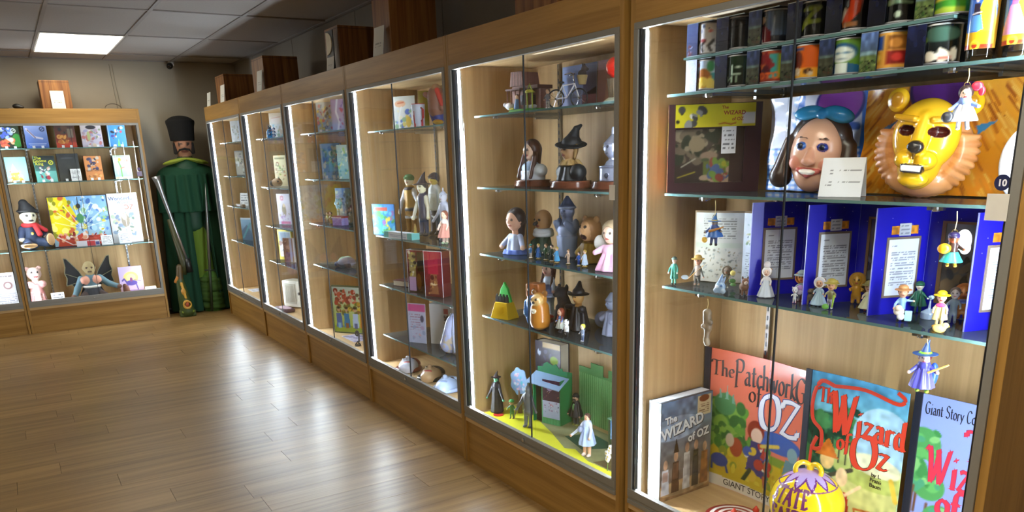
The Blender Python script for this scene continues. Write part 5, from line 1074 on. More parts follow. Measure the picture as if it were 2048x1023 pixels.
moulded('ball', [('e', (0, 0, .128), (.038, .038, .038), 'd8281c')], t, paint(.12, coat=.8), n=40, k=0)
obj('basket', MB().lathe([(0, .012), (.026, .012), (.034, .088), (.03, .09), (0, .088)], 18), mat('6a5a44', .8, noise=.4, scale=220, bump=.6), t)
obj('stones', MB().lathe([(0, 0), (.046, 0), (.046, .012), (.03, .022), (0, .022)], 14), mat('9aa08c', .7, noise=.4, scale=120), t)
figs = [('bg', '8fa8e4', 'a8b8ec'), ('r', .62, 0, 1, 1, '6a6f9a'), ('p', [(.7, .38), (1, .2), (1, .5)], '1d1a22'), ('r', .6, .0, 1, .35, 'a87a8a')]
def backprint(name, label, y, x, w, h, z, ops, cat='picture', rz=ROW, tilt=.03, th=.003):
    t = thing(name, label, cat, (x, y, z), rz)
    o = sheet('front_print', w, h, ops, t, paint(.35), (0, -.0008, 0), .0035); b = obj('board', MB().box(-w / 2, w / 2, 0, th, 0, h), m_card, t)
    for q in (o, b): q.rotation_euler = (-tilt, 0, 0)
    return t
backprint('photo_print', 'pale blue photo print standing at the back of the top shelf', 2.885, 2.165, .245, .19, 1.6605, figs)
backprint('photo_print', 'pink photo print with a bare arm at the back of the top shelf', 2.675, 2.160, .15, .19, 1.6605, [('bg', 'd8b0bc', 'c89aac'), ('p', [(.3, 0), (.45, 1), (.75, 1), (.6, 0)], 'e2b8b4'), ('r', .85, 0, 1, 1, '8a6a8a')])

# busts on wooden plinths
ZB2 = 1.3525
def plinth(t, r, col='6a3a28'): obj('plinth', MB().lathe([(0, 0), (r, 0), (r * 1.02, .006), (r * .96, .02), (r * .98, .026), (0, .026)], 32, squash=.8), wood('7a4630', '4a2618', 'x', rough=.25), t, True)
t = thing('bust', 'bust of a girl with long brown braids on an oval wooden plinth', 'bust', (1.985, 2.985, ZB2), ROW + .05); t.scale = (1.1,) * 3
plinth(t, .085); b = .026
moulded('body', [('k', (0, 0), b, .062, b + .035, .06, 'cdd6e4', 0, 0, .7), ('e', (.05, 0, b + .036), (.03, .03, .026), 'd8dfea'), ('e', (-.05, 0, b + .036), (.03, .03, .026), 'd8dfea'), ('e', (0, -.005, b + .045), (.046, .035, .028), '9fb6d8'), ('c', (0, 0, b + .05), (0, -.002, b + .085), .016, .015, 'e6bfa4')] + head_prims((0, -.004, b + .112), .036, 'e8c2a6', '4a3a3a', 'b8524c'), t, paint(.35), n=60, k=.006)
moulded('hair', hair_prims((0, -.004, b + .114), .038, '4a261c', 'braids') + [('c', (s * .036, -.012, b + .09), (s * .04, -.04, b + .012), .011, .008, '4a261c') for s in (1, -1)], t, paint(.4), n=48, k=.006)
t = thing('bust', 'bust in a black pointed hat and ragged coat on a wooden plinth', 'bust', (1.965, 2.672, ZB2), ROW - .15); t.scale = (1.12,) * 3
plinth(t, .09)
moulded('body', [('k', (0, 0), b, .07, b + .05, .05, '1f2226', 7, .2, .7), ('e', (.055, 0, b + .03), (.03, .03, .03), '1b1e22'), ('e', (-.055, 0, b + .03), (.03, .03, .03), '24282c'), ('c', (0, 0, b + .05), (0, 0, b + .08), .026, .018, '9a7a4a'), ('k', (0, 0), b + .055, .042, b + .075, .025, 'a88a58', 9, .3)] + head_prims((0, -.004, b + .108), .036, 'a8825c', '2a221c', '7a4438'), t, paint(.5), n=60, k=.006)
moulded('hat', [('e', (0, 0, b + .126), (.062, .058, .007), '17191d', (.12, .2, 0)), ('e', (0, .004, b + .134), (.036, .036, .024), '1b1d22'), ('c', (0, .006, b + .14), (.012, .016, b + .178), .028, .012, '17191d'), ('c', (.012, .016, b + .178), (.02, .03, b + .19), .012, .006, '17191d')], t, paint(.6), n=50, k=.003)
moulded('hair', [('c', (s * .03, .005, b + .12), (s * .036, -.004, b + .08), .01, .006, '8a6a3a') for s in (1, -1)], t, paint(.7), n=24, k=.004)
t = thing('bust', 'shiny silver bust with a funnel cap on a wooden plinth', 'bust', (1.985, 2.43, ZB2), ROW - .15); t.scale = (1.15,) * 3
plinth(t, .085)
sv = 'aab0c8'
moulded('body', [('k', (0, 0), b, .055, b + .045, .055, sv, 0, 0, .75), ('k', (0, 0), b + .045, .058, b + .05, .058, '8a90a8', 0, 0, .75), ('k', (0, 0), b + .05, .03, b + .066, .02, sv), ('c', (0, 0, b + .06), (0, 0, b + .08), .014, .014, sv), ('e', (.028, -.042, b + .02), (.008, .006, .008), '3a3e4e')] + head_prims((0, 0, b + .108), .034, sv, '4a4e62', '7a7f96'), t, paint(.22, metal=.55), n=60, k=.004)
moulded('hat', hat_prims('funnel', (0, 0, b + .106), .036, 'b4bad2'), t, paint(.22, metal=.55), n=40, k=.003)
tag(obj('label_plate', MB().box(1.7475, 1.7485, 2.128, 2.158, 1.333, 1.383), mat('d2d0ca', .6)), 'small blank pale label on the frame of the second cabinet', 'label')

# hand puppets and a row of tiny figures
ZB3 = 1.0505
def puppet(label, x, y, H, rz, parts, metal=0):
    t = thing('hand_puppet', label, 'puppet', (x, y, ZB3), ROW + rz)
    for nm, pr in parts.items(): moulded(nm, pr, t, paint(.5 if nm != 'ruff' else .9, metal=metal), n=52, k=.012, scale=H)
    return settle(t)
puppet('brown haired girl hand puppet in a pale blue dress, left end of the third shelf', 1.95, 3.085, .205, .25, {'body': [('k', (0, 0), .0, .27, .42, .15, 'b8c4e4', 6, .2, .8), ('e', (0, -.04, .34), (.14, .11, .1), 'c3d2ec'), ('c', (.14, 0, .38), (.3, -.1, .2), .07, .055, 'b4bfe0'), ('c', (-.14, 0, .38), (-.3, -.1, .2), .07, .055, 'b4bfe0'), ('e', (.32, -.12, .16), (.06, .05, .06), 'e0b8a0'), ('e', (-.32, -.12, .16), (.06, .05, .06), 'e0b8a0'), ('c', (0, 0, .42), (0, 0, .55), .07, .07, 'e0a98c')] + head_prims((0, -.02, .74), .22, 'e6b49a', '4a3a3a', 'c06a5c'), 'hair': hair_prims((0, 0, .75), .235, '33201c', 'long'), 'skirt': [('k', (0, 0), 0, .33, .1, .28, '5a78d0', 8, .15, .8)]})
puppet('bald tan hand puppet with a white ruff and a green coat', 2.055, 3.01, .198, .1, {'body': [('k', (0, 0), 0, .27, .45, .16, '2f4a3a', 5, .2, .8), ('c', (.12, 0, .36), (.24, -.12, .24), .07, .06, '2a4234'), ('c', (-.12, 0, .36), (-.24, -.12, .24), .07, .06, '2a4234')] + head_prims((0, 0, .75), .24, 'b88a58', '2a2220', '8a3a30') + [('c', (0, -.2, .72), (0, -.27, .68), .05, .04, '2a2422')], 'ruff': [('t', (0, 0, .5), .16, .075, 'd4d8de'), ('t', (0, 0, .44), .19, .06, 'e2e6ea')]})
puppet('tall shiny grey hand puppet with a pointed cap and raised hands', 2.06, 2.83, .265, .1, {'body': [('k', (0, 0), 0, .17, .35, .2, '8a96b4', 5, .15, .8), ('e', (0, 0, .42), (.19, .15, .16), '9aa6c4'), ('c', (.17, -.02, .45), (.13, -.14, .56), .07, .05, '7f8cac'), ('c', (-.17, -.02, .45), (-.13, -.14, .56), .07, .05, '8f9cbc'), ('e', (.2, 0, .52), (.06, .06, .11), '8a96b4'), ('e', (-.2, 0, .52), (.06, .06, .11), '8a96b4'), ('c', (0, 0, .5), (0, 0, .6), .09, .09, '7a86a4')] + head_prims((0, 0, .74), .14, '7a84a4', '3a4258', '5a6480') + [('k', (0, 0), .8, .145, .99, .02, '5a6484'), ('t', (0, 0, .8), .13, .02, '8a96b4')]}, .35)
puppet('lion hand puppet with an open mouth and an olive gold body', 2.015, 2.605, .192, .15, {'body': [('k', (0, 0), 0, .3, .42, .2, '8a6a14', 7, .2, .8), ('c', (.16, 0, .38), (.32, -.08, .36), .08, .07, '94741a'), ('c', (-.16, 0, .38), (-.3, -.1, .2), .08, .07, '94741a')] + [('e', (0, 0, .7), (.24, .24, .27), 'a87a4a'), ('e', (0, -.12, .68), (.17, .16, .22), 'd0a070'), ('e', (0, -.28, .7), (.06, .05, .05), 'c89a6a'), ('e', (-.07, -.25, .78), (.03, .03, .03), '2a1e18'), ('e', (.07, -.25, .78), (.03, .03, .03), '2a1e18'), ('e', (.17, 0, .93), (.07, .05, .07), 'a87a4a'), ('e', (-.17, 0, .93), (.07, .05, .07), 'a87a4a'), ('-e', (0, -.27, .56), (.08, .1, .05), '3a1614')]})
puppet('pink gowned fairy hand puppet with curled hair, right end of the third shelf', 1.935, 2.375, .20, .3, {'body': [('k', (0, 0), 0, .34, .38, .14, 'dfa8c4', 8, .2, .8), ('e', (0, -.02, .38), (.17, .13, .12), 'e8b8d0'), ('c', (.15, 0, .42), (.28, -.14, .34), .07, .05, 'e0b0c8'), ('c', (-.15, 0, .42), (-.28, -.14, .34), .07, .05, 'e0b0c8')] + head_prims((0, 0, .7), .19, 'e6c0a8'), 'hair': hair_prims((0, 0, .72), .21, 'a08a6a', 'curls'), 'wings': [('e', (.3, .1, .5), (.17, .05, .16), 'dcd8d4'), ('e', (-.3, .1, .5), (.17, .05, .16), 'dcd8d4')]})
MINI = [(1.91, 2.90, .062, '4a86c8', 'd8c8b8', 'mint green capped'), (1.925, 2.862, .064, '3f7ad0', '3f7ad0', 'bright blue'), (1.922, 2.80, .07, '2f5a3a', '3a4a3a', 'dark green'), (1.914, 2.745, .07, '1d3a2c', '1d2a24', 'blackish green'),
        (1.905, 2.695, .066, '4aa0d8', '3f8ac8', 'blonde sky blue'), (1.92, 2.635, .06, 'd8b8a0', 'c8a890', 'peach coloured'), (1.922, 2.565, .055, '2f5fc0', '2a4a9a', 'royal blue'), (1.922, 2.525, .066, 'b8c8e0', 'c8d4e8', 'pale blue gowned')]
for i, (x, y, H, a, b_, nm) in enumerate(MINI):
    figure('tiny_figure', nm + ' tiny figure on a yellow disc in front of the puppets', 'figurine', (x, y, ZB3), H, ROW + .3, hr=.24, skin='e6c0a4', hair=(['3a2a22', 'c8a84a', '7a5a3a'][i % 3], 'short'), top=a, legs=b_, shoe='d8d8dc', dress=(a, .12, .2) if i in (1, 4, 7) else None, base='e2b62a', group='tiny figures on yellow discs', n=26, hat=('cap', '3a9a8a') if i == 0 else None)

# fourth shelf
ZB4 = .7575
t = thing('tower_toy', 'yellow plastic base with a pointed green tree and black silhouettes', 'toy', (1.885, 3.095, ZB4), ROW + .3)
ym = mat('ecc21e', .35)
v = [(-.055, -.04, 0), (.055, -.04, 0), (.055, .04, 0), (-.055, .04, 0), (-.036, -.026, .075), (.036, -.026, .075), (.036, .026, .075), (-.036, .026, .075)]
mb = MB(); mb.add(v, [(0, 3, 2, 1), (4, 5, 6, 7), (0, 1, 5, 4), (1, 2, 6, 5), (2, 3, 7, 6), (3, 0, 4, 7)]); obj('base', mb, ym, t, bevel=.002)
o = obj('relief_panel', MB().box(-.024, .024, -.002, .002, 0, .03).box(-.018, .018, -.004, 0, .005, .009).box(-.018, .018, -.004, 0, .014, .018).box(-.018, .018, -.004, 0, .022, .026), ym, t); o.location = (0, -.036, .03); o.rotation_euler = (-.18, 0, 0)
obj('tree', MB().prism([(-.04, .075), (.04, .075), (.034, .1), (.026, .115), (.022, .135), (.01, .15), (0, .168), (-.01, .15), (-.022, .135), (-.026, .115), (-.034, .1)], .0, .014), mat('3fc050', .35, noise=.15, scale=60), t, bevel=.002)
for i in range(4): x = -.03 + i * .02; obj('silhouette', MB().prism([(x - .009, .075), (x + .009, .075), (x + .008, .1), (x + .004, .105), (x + .003, .113), (x - .003, .113), (x - .005, .104), (x - .008, .1)], -.018, -.012), mat('15161a', .4), t)
figure('cloth_doll', 'big cloth doll in a checked gingham dress and red boots, behind the yellow base', 'doll', (2.045, 2.96, ZB4), .262, ROW + .2, hr=.26, skin='e2b498', hair=('4a2218', 'braids'), top='c6d4e6', sleeve='c6d4e6', legs='c8d4de', shoe='b81e24', dress=('6f7fae', .42, .40, 'a8b4d0'), arms=((.24, -.14, .5), (-.24, -.14, .5)), n=44)
def tin(label, x, y, H, r, c, rz=0):
    t = thing('roly_toy', label, 'toy', (x, y, ZB4), ROW + rz)
    moulded('body', [('c', (0, 0, .2), (0, 0, .52), r, r * .9, c[0]), ('k', (0, 0), 0, r * .85, .2, r, c[0]), ('e', (0, 0, .80), (r * .72, r * .7, .19), c[1])] + c[2], t, paint(.3, coat=.3), n=44, k=.02, scale=H); return settle(t)
tin('orange and blue rounded toy with a square tan head', 1.905, 2.857, .185, .26, ('2f78d8', 'b8703a', [('b', (0, 0, .8), (.2, .16, .17), .05, 'b8703a'), ('e', (-.08, -.16, .82), (.04, .04, .03), '3a2a22'), ('e', (.08, -.16, .82), (.04, .04, .03), '3a2a22'), ('c', (-.2, -.1, .5), (-.16, -.2, .25), .07, .06, '3f86e0')]), .3)
t = tin('tall tan toy with a printed lion face and long robe', 1.864, 2.768, .15, .3, ('b8782a', 'c88a3a', [('e', (0, -.12, .78), (.2, .18, .18), 'd8b070'), ('e', (-.08, -.27, .83), (.04, .03, .04), '2a1e18'), ('e', (.08, -.27, .83), (.04, .03, .04), '2a1e18'), ('e', (0, -.3, .74), (.05, .04, .04), '2a1e18'), ('e', (.2, 0, .98), (.09, .06, .09), '8a5a24'), ('e', (-.2, 0, .98), (.09, .06, .09), '8a5a24'), ('e', (0, -.3, .5), (.1, .04, .06), 'e8dcc0')]), .3)
t = thing('black_dog', 'black seated plush dog with its head up, behind the tan toy', 'toy', (2.02, 2.80, ZB4), ROW + .3)
bk = '1b1c20'
moulded('body', [('e', (0, .1, .26), (.24, .3, .26), bk), ('c', (0, .02, .4), (0, -.1, .7), .19, .15, bk), ('e', (0, -.18, .84), (.15, .18, .14), '23242a'), ('e', (0, -.36, .8), (.07, .1, .07), '2a2b30'), ('e', (0, -.46, .82), (.035, .03, .03), '0c0c0e'), ('e', (.12, -.08, .94), (.05, .05, .1), bk), ('e', (-.12, -.08, .94), (.05, .05, .1), bk), ('c', (.1, -.14, .42), (.12, -.2, .04), .08, .07, bk), ('c', (-.1, -.14, .42), (-.12, -.2, .04), .08, .07, bk), ('c', (.16, .1, .14), (.2, -.1, .06), .1, .07, bk), ('c', (-.16, .1, .14), (-.2, -.1, .06), .1, .07, bk), ('c', (0, .36, .2), (.06, .48, .36), .05, .03, bk)], t, paint(.9, bump=.5), n=48, k=.04, scale=.17); settle(t)
t = thing('hand_puppet', 'black gowned hand puppet in a floppy black hat on the fourth shelf', 'puppet', (2.0, 2.672, ZB4), ROW - .1)
moulded('body', [('k', (0, 0), 0, .28, .5, .15, '14151c', 7, .25, .8), ('c', (.12, 0, .45), (.3, -.1, .5), .08, .06, '181a24'), ('c', (-.12, 0, .45), (-.3, -.1, .46), .08, .06, '181a24'), ('c', (0, 0, .5), (0, 0, .6), .07, .07, 'b8884a')] + head_prims((0, 0, .7), .14, 'c89a5a'), t, paint(.45), n=52, k=.02, scale=.2)
moulded('hat', hat_prims('brim', (0, 0, .7), .15, '14141a') + [('c', (0, 0, .85), (-.05, .06, 1.0), .1, .04, '14141a')], t, paint(.5), n=36, k=.01, scale=.2); settle(t)
t = thing('hand_puppet', 'dull grey cloth hand puppet with a rounded cap, right end of the fourth shelf', 'puppet', (2.04, 2.50, ZB4), ROW - .2)
moulded('body', [('k', (0, 0), 0, .27, .55, .14, '8f96b0', 7, .2, .8), ('c', (.12, 0, .48), (.25, -.12, .36), .08, .07, '8a90aa'), ('c', (-.12, 0, .48), (-.25, -.12, .36), .08, .07, '8a90aa')] + head_prims((0, 0, .74), .15, '7f869c', '4a4f60', '6a7086') + [('k', (0, 0), .8, .16, 1.0, .03, '7a8298')], t, paint(.6), n=50, k=.02, scale=.178); settle(t)
t = thing('cushion', 'rounded grey cloth cushion beside the dull grey puppet', 'cushion', (2.10, 2.635, ZB4), ROW)
moulded('body', [('e', (0, 0, .035), (.038, .03, .035), '7f86a0'), ('e', (.014, 0, .05), (.026, .026, .022), '8a90aa')], t, paint(.8), n=30, k=.01); settle(t)
figure('shaker', 'red haired china shaker figure in a blue top, before the black puppet', 'shaker', (1.90, 2.665, ZB4), .105, ROW, hr=.3, skin='e6c0a8', hair=('8a3a1e', 'braids'), top='5a86d0', legs='2a2c36', shoe='2a2c36', dress=('c8d0c8', .2, .22))
figure('shaker', 'white spotted china shaker figure with black feet', 'shaker', (1.862, 2.572, ZB4), .078, ROW, hr=.34, skin='e8e8ec', top='e2e4ea', legs='1d1e24', shoe='1a1a1e', ears='2a2a30', wide=1.3)
figure('shaker', 'blue and white shaker figure with yellow hair near the shelf edge', 'shaker', (1.872, 2.475, ZB4), .072, ROW, hr=.3, skin='e8d8c0', hair=('d8d04a', 'short'), top='8a9ab8', legs='5a6a8a', shoe='d8d8e0')

# deck of the second cabinet: a play set
figure('witch_doll', 'green faced doll in a black gown and pointed hat, left corner of the deck', 'doll', (1.90, 3.222, Z0), .195, ROW + .35, hr=.16, skin='5fb48a', hair=('15151a', 'long'), top='1c1a26', sleeve='1c1a26', legs='1a1820', shoe='2a6a4a', dress=('100e16', .02, .17), hat=('witch', '1a1518', '4a1a1e'), arms=((.27, -.06, .38), (-.27, -.06, .38)), n=44)
figure('child_doll', 'small doll in a green suit and cap standing before the round tree', 'doll', (1.91, 3.098, Z0), .10, ROW + .6, hr=.28, skin='e0b090', top='2f6a42', legs='3a7a4a', shoe='3a2418', hat=('cap', '2a8a42'), arms=((.2, -.14, .5), (-.2, -.14, .5)))
figure('tin_doll', 'dark grey metal doll with jointed arms, standing in the middle of the deck', 'doll', (1.905, 2.945, Z0), .205, ROW + .45, hr=.16, skin='6a6e76', top='5c6068', sleeve='4e5258', legs='646870', shoe='3a3d42', hat=('funnel', '5a5e66'), arms=((.26, -.08, .42), (-.26, -.08, .42)), extra={'axe': [('c', (-.3, -.14, .2), (-.22, -.06, .6), .015, .015, '5a4a3a')]}, gloss=.28, n=44)
figure('seated_doll', 'bearded doll in a black coat and striped trousers before the green wall', 'doll', (2.10, 2.83, Z0), .155, ROW + .1, hr=.2, skin='c8a088', hair=('1a1614', 'short'), top='1c1a1c', sleeve='1c1a1c', legs='3a3c40', shoe='8a8a3a', coat=('17161a', .3, .22), hat=('bowler', '1a1618'), arms=((.26, -.1, .35), (-.26, -.1, .35)), extra={'beard': [('e', (0, -.08, .83), (.06, .05, .05), '3a2a22')], 'vest': [('e', (0, -.09, .6), (.06, .04, .12), '7fb07a')]}, n=44)
figure('girl_doll', 'doll in a pale blue dress stepping forward on the yellow path', 'doll', (1.905, 2.49, Z0), .19, ROW + .25, hr=.15, skin='e2b090', hair=('4a2a1e', 'long'), top='b4c4e4', sleeve='d0d8ec', legs='dfa98a', shoe='d8c8c0', dress=('a9bce4', .28, .2), arms=((.2, -.18, .5), (-.3, -.2, .48)), extra={'puppy': [('e', (-.08, -.14, .66), (.06, .06, .08), '8a94b0')]}, n=44)
t = thing('round_tree', 'cut-out tree with a pale blue round crown on a brown trunk', 'toy', (1.985, 3.145, Z0), ROW + .4)
obj('trunk', MB().tube([(0, .004, .0025), (.0, .004, .06), (0, .004, .12)], [.012, .008, .007], 8), mat('6a4a2e', .6), t, True)
cr = [(.05 * math.cos(a) * (1 + .09 * math.cos(7 * a)), .165 + .068 * math.sin(a) * (1 + .07 * math.cos(7 * a))) for a in np.linspace(0, 2 * PI, 50)[:-1]]
obj('crown', MB().prism(cr, 0, .005), mat('8fb4e4', .45, noise=.25, scale=45), t)
sheet('print', .07, .1, [('bg', '8fb6e8', '8aaee2'), ('s', 5, 30, .1, .1, .9, .9, .1, ['d8e4f4', 'b8a8dc', '5fc0d8', 'e8b8d0'])], t, paint(.45), (0, -.0007, .115), .003)
t = thing('play_booth', 'green striped play booth with a pale blue awning and a starry purple curtain', 'toy', (2.005, 2.935, Z0), ROW + .35)
gs = [('bg', '2f8a5a', '2a7a50')] + [('r', i / 12, 0, i / 12 + .045, 1, '5fb482') for i in range(12)]
obj('frame', MB().box(-.08, -.075, 0, .10, 0, .20).box(.075, .08, 0, .10, 0, .22).box(-.08, .08, .097, .10, 0, .24), mat('2a8a50', .5), t)
sheet('striped_panel', .105, .20, gs, t, paint(.45), (.024, -.001, 0), .003)
sheet('curtain', .098, .105, [('bg', '43173a', '3a1434'), ('e', .42, .66, .18, .17, 'a890d8'), ('e', .52, .7, .14, .14, '40163a'), ('s', 3, 16, .05, .05, .95, .95, .022, ['d8b84a', 'e8d8e8', 'b04a5a'])], t, paint(.5), (.028, -.003, .115), .0025)
sheet('lower_cloth', .098, .085, [('bg', 'bcc0e4', 'a8b4e0'), ('s', 8, 26, .05, .05, .95, .95, .035, ['8a4a8a', 'c84a5a', '3a3a6a', 'd8d8f0'])], t, paint(.5), (.028, -.0035, .032), .0025)
q = MB(); q.add([(-.10, -.03, .205), (.09, -.03, .185), (.095, .05, .225), (-.095, .05, .24), (-.10, -.03, .201), (.09, -.03, .181), (.095, .05, .221), (-.095, .05, .236)], [(0, 1, 2, 3), (7, 6, 5, 4), (0, 4, 5, 1), (1, 5, 6, 2), (2, 6, 7, 3), (3, 7, 4, 0)]); obj('awning', q, mat('9fc0ec', .45), t)
obj('skyline', MB().prism([(-.085, .235), (.085, .235), (.085, .255), (.06, .252), (.055, .27), (.04, .262), (.02, .285), (.0, .275), (-.03, .29), (-.05, .28), (-.055, .265), (-.085, .262)], .05, .054), mat('2f8a5f', .45, noise=.3, scale=60), t)
obj('dark_inside', MB().box(-.075, -.03, .02, .096, .0, .2), mat('1d1a1c', .7), t)
book('upright dark blue carton with a moon print behind the booth', (2.115, 3.08, Z0), .18, .355, .06, [('bg', '2a2440', '1d1822'), ('e', .16, .84, .07, .05, 'c8d4ec'), ('s', 6, 14, 0, .6, 1, .9, .06, ['3a3458', '2a2038', '4a4a6a']), ('e', .75, .76, .16, .06, '8aa83a'), ('r', .3, .92, 1, 1, 'b89a68')], ROW + .15, spine='2a2030', cat='box', name='carton')
t = thing('green_backdrop', 'jagged green striped card wall standing at the back of the deck', 'toy', (2.172, 2.62, Z0), ROW)
pr = [(-.28, 0), (.28, 0), (.28, .25), (.25, .25), (.25, .3), (.2, .3), (.2, .27), (.16, .27), (.16, .31), (.1, .31), (.1, .28), (.06, .28), (.06, .32), (-.02, .32), (-.02, .29), (-.06, .29), (-.06, .25), (-.1, .25), (-.1, .30), (-.19, .30), (-.19, .27), (-.28, .27)]
obj('board', MB().prism(pr, 0, .004), mat('4a8a4a', .5), t)
for i in range(19): x = -.275 + i * .0145; obj('stripe', MB().box(x, x + .006, -.0012, 0, .0, .24), mat('7fb478', .5), t)
q = MB()
for i in range(8):
    for j in range(11): q.box(.01 + i * .012, .018 + i * .012, -.0012, 0, .01 + j * .024, .028 + j * .024)
obj('lattice_patches', q, mat('8a9a3a', .5), t)
obj('arch', MB().prism([(.14 + .06 * math.cos(a), .12 + .1 * math.sin(a)) for a in np.linspace(0, PI, 20)] + [(.08, 0), (.2, 0)][::1], -.003, 0), mat('38523a', .5, noise=.3, scale=40), t)
obj('doorway', MB().box(.03, .075, -.004, 0, .08, .2), mat('5a3226', .5, noise=.3, scale=70), t)
obj('window_disc', MB().lathe([(0, 0), (.022, 0), (.022, .002), (0, .002)], 18).rot(Matrix.Rotation(PI / 2, 4, 'X')).shift((.052, -.003, .21)), mat('b8c0cc', .4), t)
t = thing('play_mat', 'yellow path play mat with a dark green patch covering the deck', 'mat', (1.97, 2.72, Z0), ROW)
def outline(P, z0, z1): return MB().prism([(a, b) for a, b in P], z0, z1).rot(Matrix.Rotation(-PI / 2, 4, 'X'))
mb = MB(); P = [(-.54, -.14), (.50, -.165), (.50, -.08), (.2, -.075), (.1, -.05), (-.3, .0), (-.5, .04)]
def flat(P, z0, z1):
    n = len(P); q = MB(); ar = sum(P[i][0] * P[(i + 1) % n][1] - P[(i + 1) % n][0] * P[i][1] for i in range(n)); P = P if ar > 0 else P[::-1]
    q.add([(a, b, z0) for a, b in P] + [(a, b, z1) for a, b in P], [tuple(range(n))[::-1], tuple(range(n, 2 * n))] + [(i, (i + 1) % n, (i + 1) % n + n, i + n) for i in range(n)]); return q
obj('sheet', flat([(-.54, -.185), (.52, -.185), (.52, .17), (-.54, .17)], 0, .0008), mat('8a8a62', .6, noise=.3, scale=30), t)
obj('yellow_path', flat([(-.54, -.18), (.5, -.183), (.5, -.09), (.28, -.1), (.14, -.06), (.1, -.09), (-.1, -.02), (-.35, .05), (-.54, .06)], .0008, .0014), mat('d6d326', .5, noise=.06, scale=25), t)
obj('green_patch', flat([(-.02, .0), (.16, -.04), (.24, .1), (.02, .12)], .0014, .002), mat('2a5240', .45, noise=.25, scale=60), t)
obj('chequer', flat([(.3, -.09), (.5, -.08), (.5, .06), (.34, .04)], .0008, .0014), mat('5f5230', .6, noise=.6, scale=160), t)
t = tag(obj('red_disc', MB().lathe([(0, 0), (.026, 0), (.026, .003), (0, .003)], 28, (1.885, 3.185, Z0 + .0016)), mat('b02a24', .3)), 'flat red disc lying beside the green faced doll', 'disc')
t = thing('market_table', 'toy stall with a green top and blue side curtain, right end of the deck', 'toy', (2.035, 2.40, Z0 + .0016), ROW + .15)
obj('counter', MB().box(-.07, .07, 0, .09, .0, .06), mat('b8a42a', .5), t)
obj('top', MB().box(-.085, .085, -.015, .11, .145, .151), mat('6a9a82', .5), t)
for x in (-.078, .078): obj('post', MB().box(x - .004, x + .004, -.012, -.006, 0, .145), mat('3a4a32', .5), t)
sheet('side_curtain', .04, .085, [('bg', '6aa4e4', '8ab8ec'), ('n', .15, 8, 3)], t, paint(.6), (-.05, -.011, .058), .003)
obj('dark_inside', MB().box(-.03, .074, .0, .09, .06, .144), mat('1c191a', .8), t)
t = thing('flower_sprig', 'small white flowers near the right edge of the deck', 'flower', (1.87, 2.31, Z0 + .0016), ROW)
obj('stem', MB().tube([(0, 0, 0), (.004, 0, .05), (.01, 0, .09)], .002, 6), mat('5a7a3a', .6), t)
for a, b_, c in ((.0, 0, .05), (.012, -.004, .066), (-.008, .004, .072), (.012, .002, .09), (.02, 0, .105)): moulded('blossom', [('e', (a + .007 * math.cos(k), b_, c + .007 * math.sin(k)), (.007, .004, .007), 'ece8e4') for k in np.linspace(0, 5, 5)] + [('e', (a, b_ - .003, c), (.004, .003, .004), 'd8b84a')], t, paint(.5), n=16, k=.002)

# ------------------------------------------------------------------ third cabinet
def art_busy(seed, bg1, bg2, cols, n=40, sz=.08): return [('bg', bg1, bg2), ('s', seed, n, .04, .04, .96, .9, sz, cols)]
ZC1, ZC2, ZC3, ZC4 = 1.6405, 1.0505, .7555, .4455
backprint('picture_board', 'cream picture board with blue and yellow shapes, top shelf of the third cabinet', 4.364, 2.02, .16, .187, ZC1, [('bg', 'dfe3dc', 'd2d8dc'), ('e', .35, .78, .24, .1, 'e0b08a'), ('l', [(.25, .8), (.5, .82)], .05, 'c8643a'), ('s', 5, 22, .05, .05, .95, .65, .09, ['7f9ad8', '4a6ac0', 'd8c86a', 'e8e4c8', '8ab08a']), ('e', .7, .25, .12, .16, 'd8b83c'), ('l', [(.3, .0), (.28, .4), (.4, .7)], .03, 'f0f2f4')], 'board', ROW + .5)
t = thing('drinking_cup', 'yellow green glass cup beside the cream picture board', 'cup', (2.0, 4.055, ZC1), ROW)
obj('cup', MB().lathe([(0, 0), (.024, 0), (.03, .19), (.028, .19), (.022, .008), (0, .008)], 24), mat('a8a040', .15, noise=.25, scale=25), t, True)
t = thing('drinking_cup', 'white paper cup with red triangles in front of the green cup', 'cup', (1.945, 4.015, ZC1), ROW)
wrap('print', .0315, .118, [('bg', 'cfd8ea', 'c2cce2')] + [('p', [(x, .02), (x + .07, .02), (x + .035, .9)], 'c02a38') for x in (.08, .3, .52, .74)] + [('l', [(.42, .1), (.45, .8)], .02, '4a4a58')], t, paint(.4), (0, 0, .001), 48, 30, r2=.037)
obj('cup', MB().lathe([(0, 0), (.031, 0), (.0365, .118), (.0375, .122), (.035, .122), (.03, .004), (0, .004)], 30), mat('c8423a', .4), t, True)
obj('red_handle', MB().tube([(.036, 0, .1), (.058, 0, .09), (.055, 0, .05), (.034, 0, .035)], .005, 8), mat('c83a44', .4), t, True)
t = thing('leaning_figure', 'tall brown cloth doll with blue trousers bent against the cabinet end', 'doll', (1.985, 3.875, ZC1), ROW + .3)
moulded('body', [('c', (.0, 0, .3), (.06, .02, .04), .14, .1, '26408a'), ('c', (-.1, 0, .3), (-.04, .02, .04), .13, .1, '1f3678'), ('c', (0, 0, .34), (-.02, .02, .62), .2, .2, '7a5240'), ('c', (.18, 0, .58), (.22, -.05, .34), .07, .06, '8a5a44'), ('c', (-.2, 0, .6), (-.3, -.05, .66), .07, .06, '8a5a44'), ('e', (0, 0, .74), (.12, .12, .13), '9a7a5a'), ('e', (.08, -.06, .04), (.1, .16, .05), 'a8822a')], t, paint(.5), n=44, k=.03, scale=.228)
moulded('scarf', [('c', (.14, -.1, .72), (.26, -.1, .42), .06, .05, 'b83a2e')], t, paint(.6), n=20, scale=.228); settle(t)
ZC = ZC2
